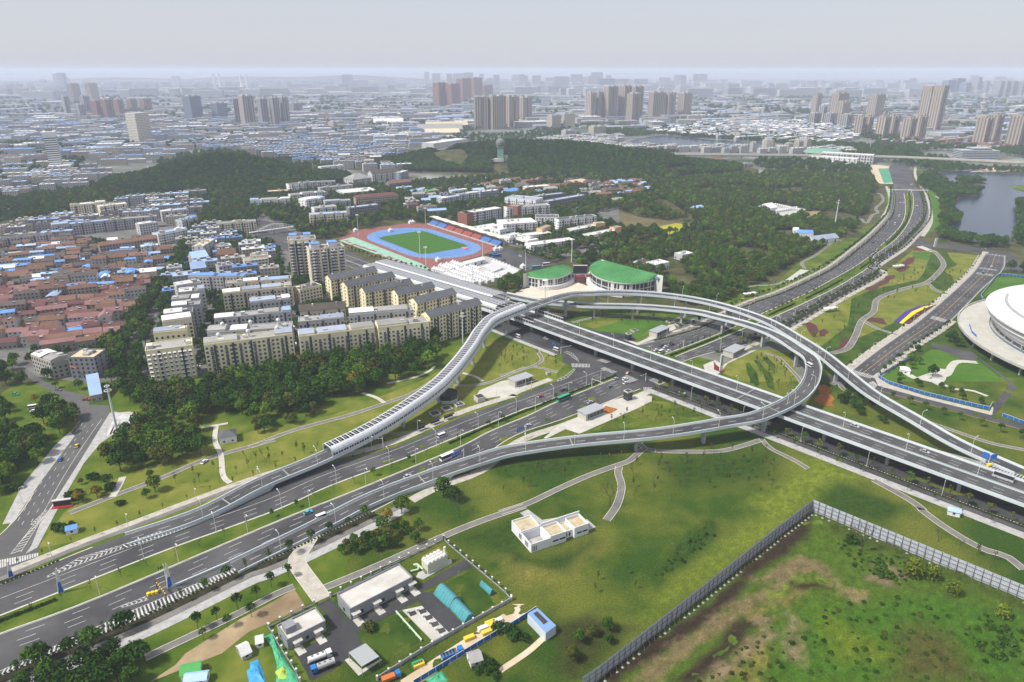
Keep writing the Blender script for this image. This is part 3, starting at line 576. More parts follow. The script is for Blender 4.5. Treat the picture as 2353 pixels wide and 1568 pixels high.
# 1 covered ramp: near edge read in the photo, centre 5 m to the left of travel
W1 = 9.6
e1 = smooth(W('d1 1090,330,.5 1500,195,1.0 1880,40,1.8 c2 0,1235,2.8 580,990,4.1 700,925,4.6 1000,790,6 1300,610,7.6 1600,400,9.4 1800,200,11 1950,0,12.4 b2 2100,1075,14.2 2353,955,16 e 330,700,17'), 8)
for p in e1: p.z += .0
c1 = off(e1, W1 / 2)
top_e = smooth(W('e 330,592,18 760,500,18.4 1000,478,18.5 1230,472,18.3 1500,472,18 1900,500,17.3 2281,560,16.6 f 400,865,16 800,975,15 1100,1085,14.2 1400,1250,13.2 1700,1440,12.2 b4 700,1335,11.4 860,1470,10.6 c4 1100,370,10 1500,600,9.2 1900,825,8.7 2353,1020,8.5'), 8)
c1b = off(top_e, -W1 / 2)
full = resample(c1, 30) ; full2 = resample(c1b, 30)
up_c = [p for p in full[:-1]] + [p for p in full2[1:]]
RAMP1, rp1 = deck('overpass_ramp', up_c, W1, 'long grey ramp rising under the silver canopy and sweeping right over the junction', piers=[.20, .245, .285, .325, .37, .415, .455, .495, .535, .58, .63, .68, .73, .78, .83], joints=(.06, .1, .46, .62, .8))
# 2 loop ramp
in_e = smooth(W('e 0,520,7.5 380,600,8.4 700,632,9 1000,655,9.8 1500,665,10.8 1900,690,11.6 2281,735,12.3 f 300,1030,12.7 600,1100,13 900,1190,13.2 1130,1290,13.3 1350,1440,13.3 c4 455,60,13.2 478,170,13 420,310,12.8 270,430,12.3 0,548,11.6 c3 2000,570,10.9 1600,640,10.2 1240,690,9.2 900,720,8.2 600,750,7.2 300,790,6.1 0,840,5.2 c2 2100,855,4.6 1800,945,3.7 1500,1050,2.7 1000,1240,1.5 490,1497,.6 d1 1960,470,.35'), 8)
cl2 = []
tmp = off(in_e, W1 / 2)
# first part of the edge was read on the near (right) side, the rest on the inner side: shift so the deck stays continuous
RAMP2, rp2 = deck('overpass_ramp', resample(tmp, 16), W1, 'loop ramp curling round the green island and down to the lower left', piers=[.075, .13, .18, .235, .29, .34, .40, .455, .51, .57, .63, .69], joints=(.3, .56, .74, .86))
bz = MB(M['parapet']); q_ = resample(W('d1 1960,478 1700,590 1465,690'), 4)
for p, r in zip(q_, q_[1:]): bz.beam(p, r, .6, 1.1)
tag(bz.build('barrier', RAMP2))
# 3 main flyover
MW = 23.6; MZ = 8.5
pm = [FF(s, MW / 2, MZ if s > 0 else MZ + s * .034 if s > -245 else .2) for s in range(-245, 441, 14)]
FLY, pf = deck('flyover', pm, MW, 'straight six lane flyover crossing the whole junction to the right edge', marks=(-9.9 + 2.2, -4.4, 4.4, 7.7), piers=(), joints=(.66, .9), girder=.62)
for s in range(10, 440, 34):
 for nn in (7.0, 16.6): new('pier', pier_mesh(MZ - 1.8, 2.2, 5), FLY, FF(s, nn, -.1), math.atan2(FN.y, FN.x))
b = MB(M['parapet']); A = [FF(s, MW / 2 - .55) for s in range(-240, 441, 8)]; B = [FF(s, MW / 2 + .55) for s in range(-240, 441, 8)]
zz = lambda P, dz: [p + Vector((0, 0, (MZ if i * 8 > 240 else max(.3, MZ + (i * 8 - 240) * .034)) + dz)) for i, p in enumerate(P)]
b.ribbon(zz(A, .8), zz(B, .8)); b.ribbon(zz(A, 0), zz(A, .8)); b.ribbon(zz(B, .8), zz(B, 0)); b.build('median_barrier', FLY)
b = MB(M['lawn_dk']); b.ribbon(zz([a + FN * .3 for a in A], .83), zz([a - FN * .3 for a in B], .83)); b.build('planter_hedge', FLY)
# chevrons painted on the nose at the right and on the lower-left gores
def hatch(s1, s2, z, n, par, wd=.45, chev=False, name='hatching'):
 A, B = resample(W(s1, z), n=n), resample(W(s2, z), n=n); mb = MB(M['paint'])
 for i in range(n - 1):
  a, c = A[i], B[min(n - 1, i + (0 if not chev else 0))]; d = (A[min(i + 1, n - 1)] - a).normalized() * wd
  if chev:
   m = a.lerp(c, .5) + d.normalized() * (a - c).length * .45
   mb.face([a, a + d, m + d, m]); mb.face([m, m + d, c + d, c])
  else: mb.face([a, a + d, c + d * 1.0 + d.normalized() * 1.2, c + d.normalized() * 1.2])
 for P in (A, B): line(mb, P, z, .12)
 return mb.build(name, par)
hatch('c4 1560,860 1950,990 2353,1120', 'c4 1650,870 2050,980 2353,1080', MZ + .04, 30, FLY, .5)
hatch('d1 1090,345 1500,210 1880,60', 'd1 1020,330 1480,165 1860,30', .9, 26, RAMP1, .5)
hatch('d1 400,600 700,480 1060,350', 'd1 400,590 680,430 1010,330', .165, 16, r1, .6, True); hatch('d1 0,1440 1230,925 2100,510', 'd1 0,1400 1180,860 2050,500', .175, 62, r2, .6)
hatch('d1 1040,860 1270,790', 'd1 1030,850 1250,760', .165, 7, r2, .5, True); hatch('c2 1160,715 1340,745', 'c2 1440,680 1450,700', .175, 5, r1, .5)
hatch('e 730,1165 800,1200 900,1280', 'e 760,1150 830,1180 890,1250', .165, 9, r6, .5, True); hatch('e 650,1500 770,1460 860,1360', 'e 640,1480 740,1440 850,1350', .165, 9, r6, .5, True)
hatch('c1 260,1497 390,1370', 'c1 340,1497 400,1370', .165, 7, rd, .45); hatch('d1 90,400 390,20', 'd1 180,380 400,30', .165, 16, rd, .45)
def zebra(s1, s2, n, z=.17, par=None, wd=.45):
 """bars run from line 1 to line 2"""
 A, B = resample(W(s1, z), n=n), resample(W(s2, z), n=n); mb = MB(M['paint'])
 for a, c in zip(A, B):
  d = (A[-1] - A[0]).normalized() * wd / 2; mb.face([a - d, a + d, c + d, c - d])
 mb.build('zebra_crossing', par)
zebra('c3 615,115 765,120', 'c3 620,148 765,150', 13, par=r6); zebra('d1 0,520 320,420', 'd1 0,450 320,390', 16, par=rd, wd=.6); zebra('c4 855,195 1030,245', 'c4 885,170 1050,220', 15, par=rc)
zebra('c4 1010,290 1060,335', 'c4 1060,270 1095,300', 9, par=rc); zebra('b4 1550,1020 1690,1055', 'b4 1570,995 1710,1035', 14, par=rc); zebra('b4 1970,590 2120,610', 'b4 1985,580 2120,600', 13, par=rc); zebra('b4 1940,635 2080,655', 'b4 1955,622 2090,642', 12, par=rc); zebra('b4 2040,470 2180,488', 'b4 2045,462 2185,480', 12, par=rc)
zebra('c3 1240,370 1330,365', 'c3 1230,320 1320,320', 8, par=r6); zebra('c3 1040,240 1100,280', 'c3 1090,215 1180,255', 10, par=r6); zebra('c3 860,160 960,200', 'c3 900,150 1000,185', 11, par=r6)
zebra('c3 1270,260 1360,300', 'c3 1330,240 1420,275', 10, par=r6); zebra('e 1100,1260 1200,1290', 'e 1180,1240 1280,1270', 10, par=r6)
# lettering band on the flyover fascia (illegible at this distance: pale characters)
for k in range(8):
 b = MB(M['paint']); p = FF(100 + k * 1.7, -.13, MZ - .6)
 for ln in ((0, 0, .9, .16), (0, .5, .9, .16), (0, 1.0, .9, .16), (.1, 0, .16, 1.1), (.7, .1, .16, 1.0)) if k % 2 else ((0, 0, 1, .16), (.4, 0, .16, 1.1), (0, .6, 1, .16), (.1, .9, .7, .16)):
  q = p + FD * ln[0] + Vector((0, 0, ln[1])); b.face([q, q + FD * ln[2], q + FD * ln[2] + Vector((0, 0, ln[3])), q + Vector((0, 0, ln[3]))])
 b.build('lettering', FLY)

# ================================================================== canopies over the covered ramps
M['can_metal'] = mat('canopy_metal', (.60, .62, .65), .35, (.68, .70, .72), .2, metal=.25); M['can_frame'] = mat('canopy_frame', (.66, .67, .69), .4, metal=.2); M['can_glass'] = mat('canopy_pane', (.045, .05, .055), .25, spec=.5)
M['can_louvre'] = mat('canopy_louvre', (.50, .52, .55), .5)
def canopy(path_pts, wd, label, bay=3.2, side=4.6, rise=1.4, top_open=.50, left_windows=True, ridge=0, slats=3):
 """ribbed tunnel of curved panels: ribs, shoulder panels, windowed side walls, open slatted top"""
 pts = resample(path_pts, bay); n = len(pts); t = thing('ramp_canopy', label, 'canopy'); h = wd / 2 + .1
 sec = [(-h, .9), (-h, side * .62)] + [(-h + (h * (1 - top_open)) * (1 - math.cos(a)), side * .62 + (side * .38 + rise) * math.sin(a)) for a in (.35, .75, 1.15, math.pi / 2)]
 full_ = sec + [(-x, z) for x, z in reversed(sec)]
 br = MB(M['can_frame'])                       # one rib
 for (x0, z0), (x1, z1) in zip(full_, full_[1:]):
  dx, dz = x1 - x0, z1 - z0; l = math.hypot(dx, dz); ox, oz = -dz / l * .14, dx / l * .14
  for y0, y1 in ((-.24, .24),):
   A = [(y0, x0 + ox, z0 + oz), (y1, x0 + ox, z0 + oz), (y1, x1 + ox, z1 + oz), (y0, x1 + ox, z1 + oz)]; B = [(p[0], p[1] - 2 * ox, p[2] - 2 * oz) for p in A]
   br.face(A); br.face(list(reversed(B))); br.face([A[0], A[3], B[3], B[0]]); br.face([A[1], B[1], B[2], A[2]])
 rib = br.mesh('rib')
 def panel(m, sgn):
  b = MB(m); s = [(sgn * x, z) for x, z in sec[1:]]
  b.strip([[Vector((-bay / 2, x, z)) for x, z in s], [Vector((bay / 2, x, z)) for x, z in s]]); return b.mesh('panel')
 pan = {s: panel(M['can_metal'], s) for s in (-1, 1)}
 def pane(sgn):
  b = MB(M['can_glass'], M['can_frame']); x = sgn * (h - .05)
  b.face([(-bay / 2, x, 1.5), (bay / 2, x, 1.5), (bay / 2, x, side * .60), (-bay / 2, x, side * .60)], 0)
  for k in (-.5, 0, .5): b.box((bay * k, x, .9), (.22, .16, side * .62 - .9), 0, 1)
  b.box((0, x, .9), (bay, .14, .6), 0, 1); return b.mesh('pane')
 pn = {s: pane(s) for s in (-1, 1)}
 bl = MB(M['can_louvre']); zt = full_[5][1]; xt = abs(full_[5][0])
 for k in range(slats): bl.box((bay * ((k + .5) / slats - .5), 0, zt - .3), (.16, 2 * xt, .2), 0)
 if ridge:
  for k in range(1, ridge + 1): bl.box((0, -xt + 2 * xt * k / (ridge + 1), zt - .3), (bay, .35, .35), 0)
 slat = bl.mesh('roof_slat')
 for i in range(n):
  a, b_ = pts[max(i - 1, 0)], pts[min(i + 1, n - 1)]; d = b_ - a; rz = math.atan2(d.y, d.x); ry = -math.atan2(d.z, math.hypot(d.x, d.y))
  o = new('rib', rib, t, pts[i]); o.rotation_euler = (0, ry, rz)
  if i < n - 1:
   m = pts[i].lerp(pts[i + 1], .5)
   for nm, me in (('shoulder_panel', pan[1]), ('shoulder_panel', pan[-1]), ('window_pane', pn[1]), ('window_pane', pn[-1]), ('roof_slat', slat)):
    o = new(nm, me, t, m); o.rotation_euler = (0, ry, rz)
 return t
def near_idx(pts, q):
 return min(range(len(pts)), key=lambda i: (pts[i].x - q.x) ** 2 + (pts[i].y - q.y) ** 2)
ia = near_idx(rp1, off(W('c2 690,930,4.6 720,915,4.6'), 4.8)[0]); ib = near_idx(rp1, off(W('e 300,700,17 330,695,17'), 4.8)[0])
canopy(rp1[ia:ib + 1], W1, 'curving silver canopy of ribs and windows over the rising ramp', slats=1)
canopy([FF(s, 8.9, MZ + s * .034 if s < 0 else MZ) for s in (-234, -120, -26)], 16.6, 'near half of the wide silver tunnel canopy beside the yellow apartments', 3.6, 5.4, 1.2, .74, ridge=3)
deck('overpass_ramp', [FF(s, 29.4, MZ + s * .034) for s in (-238, -120, -46)], 10.4, 'side ramp hidden under the far half of the silver tunnel canopy', piers=(.6, .75, .9))
canopy([FF(s, 25.9, MZ + s * .034 if s < 0 else MZ) for s in (-238, -120, -50)], 17.0, 'far half of the wide silver tunnel canopy beside the white tents', 3.6, 5.4, 1.3, .8, ridge=4)
# low side screens past the tunnel mouth
for s0, s1, nn, lab in ((-28, 22, -.2, 'low silver windowed screen on the near edge of the flyover'), (-40, 30, 23.8, 'low silver windowed screen on the far edge of the flyover')):
 t = thing('side_screen', lab, 'screen'); me = None
 for k in range(int((s1 - s0) / 3)):
  if me is None:
   b = MB(M['can_frame'], M['can_glass']); b.box((0, 0, 0), (3, .3, .5), 0, 0); b.box((0, 0, 2.6), (3, .35, .4), 0, 0); b.box((-1.4, 0, .5), (.25, .25, 2.1), 0, 0); b.box((0, 0, .5), (2.8, .08, 2.1), 0, 1); me = b.mesh('screen_panel')
  new('screen_panel', me, t, FF(s0 + 1.5 + k * 3, nn, MZ + .9 + min(0, s0 + k * 3) * .034), math.atan2(FD.y, FD.x))

# ================================================================== where things stand (so trees keep off roads and houses)
OC = {}
def mark(poly, v=1, step=3.0):
 """scan-line fill of the plan grid"""
 n = len(poly); y0, y1 = min(p.y for p in poly), max(p.y for p in poly)
 for j in range(int(y0 // step), int(y1 // step) + 1):
  y = (j + .5) * step; xs = []
  for i in range(n):
   a, b = poly[i], poly[i - 1]
   if (a.y > y) != (b.y > y): xs.append((b.x - a.x) * (y - a.y) / (b.y - a.y) + a.x)
  xs.sort()
  for k in range(0, len(xs) - 1, 2):
   for i in range(int(xs[k] // step), int(xs[k + 1] // step) + 1): OC[(i, j)] = v
def taken(x, y, step=3.0): return OC.get((int(x // step), int(y // step)), 0)
for P in (FL + W('c3 640,190 700,120 800,60') + list(reversed(ML)), MR + list(reversed(NR)), LE + list(reversed(L2)), R2 + list(reversed(RE)), ML + list(reversed(MR)), L2 + list(reversed(R2)),
          [FF(-70, -16), FF(430, -12), FF(430, 34), FF(-70, 34)], [FF(-420, -3), FF(-60, -3), FF(-60, 28), FF(-420, 28)], off(CL, 6) + list(reversed(off(CR, -5))), off(LE, 9.5) + list(reversed(LE)), RE + list(reversed(off(RE, -11.5)))): mark(P)
for o in list(COL.objects):
 if o.type == 'MESH' and o.name.split('.')[0] in ('road', 'plaza', 'car_park', 'lake', 'sand_lot', 'excavation', 'pavement', 'field', 'flower_bed', 'path', 'pond') and o.data.polygons and max(o.dimensions.x, o.dimensions.y) < 700:
  for f in o.data.polygons: mark([o.data.vertices[i].co for i in f.vertices])

# ================================================================== buildings
WALLS = {'cream': (.74, .67, .44), 'cream2': (.64, .58, .44), 'white': (.66, .66, .65), 'grey': (.33, .33, .33), 'greyw': (.45, .45, .45), 'dgrey': (.17, .175, .19), 'brick': (.24, .10, .07), 'brown': (.28, .23, .19), 'old': (.27, .25, .23), 'old2': (.35, .33, .30), 'tan': (.42, .35, .27), 'orange': (.62, .38, .20), 'bluegrey': (.24, .27, .33), 'redbrown': (.30, .15, .11)}
for k, c in WALLS.items(): M['w_' + k] = mat('wall_' + k, c, .85, tuple(min(1, x * 1.14) for x in c), .15, rand=.08)
ROOFS = {'dark': (.075, .08, .09), 'greyflat': (.26, .255, .245), 'pale': (.55, .55, .54), 'white': (.60, .61, .62), 'blue': (.10, .23, .52), 'bluelt': (.27, .38, .57), 'bluegrey': (.27, .31, .39), 'tile': (.145, .080, .054), 'maroon': (.115, .048, .046), 'brownroof': (.08, .064, .055), 'pink': (.19, .10, .095), 'greenroof': (.06, .27, .07), 'sand': (.50, .42, .28)}
for k, c in ROOFS.items(): M['r_' + k] = mat('roof_' + k, c, .6 if 'blue' in k or k == 'white' else .85, tuple(min(1, x * 1.25) for x in c), .12, rand=.18)
M['glass'] = mat('window_glass', (.03, .035, .045), .2, spec=.5); M['frame'] = mat('window_frame', (.55, .55, .53), .6); M['balc'] = mat('balcony_dark', (.06, .065, .075), .6)
M['tank'] = mat('white_tank', (.62, .62, .61), .4); M['unit'] = mat('roof_unit', (.40, .39, .37), .8)
WIN = {}
def winmesh(ww, wh, key):
 if (ww, wh, key) not in WIN:
  b = MB(M['glass'], M['frame'], M['balc'])
  b.face([(-ww / 2, -.04, 0), (ww / 2, -.04, 0), (ww / 2, -.04, wh), (-ww / 2, -.04, wh)], 0)
  b.box((0, -.06, -.12), (ww + .2, .3, .12), 0, 1); b.box((0, -.05, wh), (ww + .2, .2, .1), 0, 1); b.box((0, -.05, 0), (.07, .08, wh), 0, 1)
  if key == 'balcony': b.box((0, -.75, -1.0), (ww + .5, 1.4, 1.1), 0, 2); b.box((0, -.75, -1.15), (ww + .7, 1.5, .15), 0, 1)
  if key == 'awning': b.face([(-ww / 2 - .3, -.05, wh + .5), (ww / 2 + .3, -.05, wh + .5), (ww / 2 + .3, -1.3, wh - .1), (-ww / 2 - .3, -1.3, wh - .1)], 1)
  WIN[(ww, wh, key)] = b.mesh('window')
 return WIN[(ww, wh, key)]
def bld(name, label, cat, c, rz, L, D, H, wall='white', roof='greyflat', rt='flat', win=(3.4, 3.0, 1.5, 1.4), units=4, parts=False, group=None, bal=None, bands=None, tanks=0, over=.7):
 """c: centre of the footprint on the ground; local x along the length, -y the front"""
 t = thing(name, label, cat, c, rz, group); a, d = L / 2, D / 2
 cs, sn = math.cos(rz), math.sin(rz)
 mark([Vector((c[0] + x * cs - y * sn, c[1] + x * sn + y * cs, 0)) for x, y in ((-a - 2, -d - 2), (a + 2, -d - 2), (a + 2, d + 2), (-a - 2, d + 2))])
 b = MB(M['w_' + wall]); b.prism([(-a, -d), (a, -d), (a, d), (-a, d)], -.3, H, cap=False); b.build('wall', t)
 if rt == 'gable':
  b = MB(M['r_' + roof], M['w_' + wall]); o = over; r = D * .28; A = [(-a - o, -d - o, H - .25), (a + o, -d - o, H - .25), (a + o, 0, H + r), (-a - o, 0, H + r)]; B = [(a + o, d + o, H - .25), (-a - o, d + o, H - .25), (-a - o, 0, H + r), (a + o, 0, H + r)]
  b.face(A, 0); b.face(B, 0)
  for s in (-1, 1): b.face([(s * a, -d, H), (s * a, d, H), (s * a, 0, H + r - .2)], 1)
  b.face([(-a - o, -d - o, H - .45), (a + o, -d - o, H - .45), (a + o, -d - o, H - .25), (-a - o, -d - o, H - .25)], 0)
  ro = b.build('roof', t)
 elif rt == 'hip':
  b = MB(M['r_' + roof]); o = over; r = D * .28; k = min(a * .8, D * .5); q = [(-a - o, -d - o, H), (a + o, -d - o, H), (a + o, d + o, H), (-a - o, d + o, H)]; e, f = (-a + k, 0, H + r), (a - k, 0, H + r)
  b.face([q[0], q[1], f, e]); b.face([q[2], q[3], e, f]); b.face([q[1], q[2], f]); b.face([q[3], q[0], e]); ro = b.build('roof', t)
 else:
  b = MB(M['r_' + roof], M['w_' + wall]); b.face([(-a, -d, H - .7), (a, -d, H - .7), (a, d, H - .7), (-a, d, H - .7)], 0)
  for x0, y0, x1, y1 in ((-a, -d, a, -d), (a, -d, a, d), (a, d, -a, d), (-a, d, -a, -d)): b.beam((x0 * .995, y0 * .99, H - .7), (x1 * .995, y1 * .99, H - .7), .3, .72, 1)
  ro = b.build('roof', t)
  if rt == 'part':                       # metal sheet roofs laid over stretches of the flat roof
   x = -a
   while x < a - 4:
    l = min(a - x, R.uniform(9, 24))
    if R.random() < .8:
     b = MB(M['r_' + ('blue' if roof == 'blue' else R.choice(('bluegrey', 'pale', 'greyflat', 'bluegrey', 'pale', 'bluelt')))], M['w_' + wall]); y = d - .2; zt = H + R.uniform(.3, 1.6)
     b.face([(x, -y, zt), (x + l, -y, zt), (x + l, 0, zt + 1), (x, 0, zt + 1)], 0); b.face([(x, 0, zt + 1), (x + l, 0, zt + 1), (x + l, y, zt), (x, y, zt)], 0)
     for xx in (x + .1, x + l - .1): b.face([(xx, -y, H - .6), (xx, y, H - .6), (xx, y, zt), (xx, 0, zt + 1), (xx, -y, zt)], 1)
     b.face([(x, -y + .1, H - .6), (x + l, -y + .1, H - .6), (x + l, -y + .1, zt), (x, -y + .1, zt)], 1); b.build('metal_roof', t)
    x += l + R.uniform(.5, 5)
 z0 = H - .7 if rt != 'gable' else H + 1
 for k in range(units):
  b = MB(M[R.choice(('unit', 'unit', 'w_' + wall))]); s = R.uniform(1.5, 4) if rt != 'gable' else 1.2; b.box((R.uniform(-a * .85, a * .85), R.uniform(-d * .5, d * .5), z0), (s, min(s * R.uniform(.7, 1.2), D * .5), R.uniform(1.2, 3.0))); b.build('rooftop_unit', ro)
 for k in range(tanks):
  b = MB(M['tank']); b.sphere((-a + (k + .5) * L / tanks, d * .2, H + 3.4), 1.5, 8, 6); b.cyl((-a + (k + .5) * L / tanks, d * .2, H - .7), .8, .8, 3, 6); b.build('water_tank', ro)
 if win:
  px, pz, ww, wh = win; nf = max(1, int((H - .8) / pz)); b = MB(M['glass'], M['frame'])
  for (ux, uy, nx, ny, ll) in ((1, 0, 0, -1, L), (0, -1, -1, 0, D), (0, 1, 1, 0, D)):
   nc = max(1, int(ll / px)); ox, oy = nx * (a if nx else 0), ny * (d if ny else 0)
   for i in range(nc):
    s = (i + .5) * ll / nc - ll / 2
    if ll == D and i % 2: continue
    for j in range(nf):
     z = j * pz + 1.0
     if parts and (ny or nx < 0):
      kd = bal(i, j) if bal and ny else None
      if kd == 'none': continue
      o = new('window' if kd != 'balcony' else 'balcony_window', winmesh(ww, wh, kd), t, (ux * s + ox, uy * s + oy, z), math.atan2(uy, ux) if not nx else -math.pi / 2)
     else:
      x, y = ux * s + ox + nx * .05, uy * s + oy + ny * .05
      b.face([(x - ux * ww / 2, y - uy * ww / 2, z), (x + ux * ww / 2, y + uy * ww / 2, z), (x + ux * ww / 2, y + uy * ww / 2, z + wh), (x - ux * ww / 2, y - uy * ww / 2, z + wh)], 0)
  if b.f: tag(b.build('windows', t), kind='stuff')
  if L > 24 and wall in ('cream', 'cream2', 'greyw', 'white', 'grey'):
   for i in range(int(L / 10.5)):
    b = MB(M['balc'], M['unit']); x = (i + .5) * L / int(L / 10.5) - a + .9; b.box((x, -d - .05, .5), (1.5, .34, H - 1.6), 0, 0); [b.box((x + 1.6, -d - .3, j * pz + .6), (.9, .5, .6), 0, 1) for j in range(nf)]; b.build('stair_strip', t)
  if bands:
   for j in range(1, nf + 1):
    b = MB(M['w_' + bands]); b.box((0, -d - .55, j * pz - .5), (L * .96, 1.1, .75)); b.build('balcony_band', t)
 return t
def bldr(s, H, D, label, name='apartment_block', cat='building', **k):
 a, b = W(s, H)[:2]; d = b - a; L = math.hypot(d.x, d.y); rz = math.atan2(d.y, d.x); n = Vector((-math.sin(rz), math.cos(rz), 0)); c = (a + b) / 2 + n * D / 2
 return bld(name, label, cat, (c.x, c.y, 0), rz, L, D, H, **k)
GC = 'cream apartment blocks with dark pitched roofs'
bal = lambda i, j: 'balcony' if i % 4 == 1 else None
for i, s in enumerate(('b2 690,682 1088,606', 'b2 830,740 1240,655', 'b2 985,790 1390,715', 'b2 1265,810 1580,745', 'b2 1430,882 1765,800')):
 bldr(s, 22, 12, 'cream block with dark pitched roof, %s of the stepped row from the twin towers' % nth(i), group=GC, wall='cream', roof='dark', rt='gable', win=(2.9, 3.0, 1.4, 1.6), units=3)
bldr('b2 1540,1003 1980,885', 22, 12, 'cream apartment block with dark pitched roof right beside the curving silver canopy', group=GC, wall='cream', roof='dark', rt='gable', win=(2.9, 3.0, 1.5, 1.7), units=4, parts=True, bal=bal)
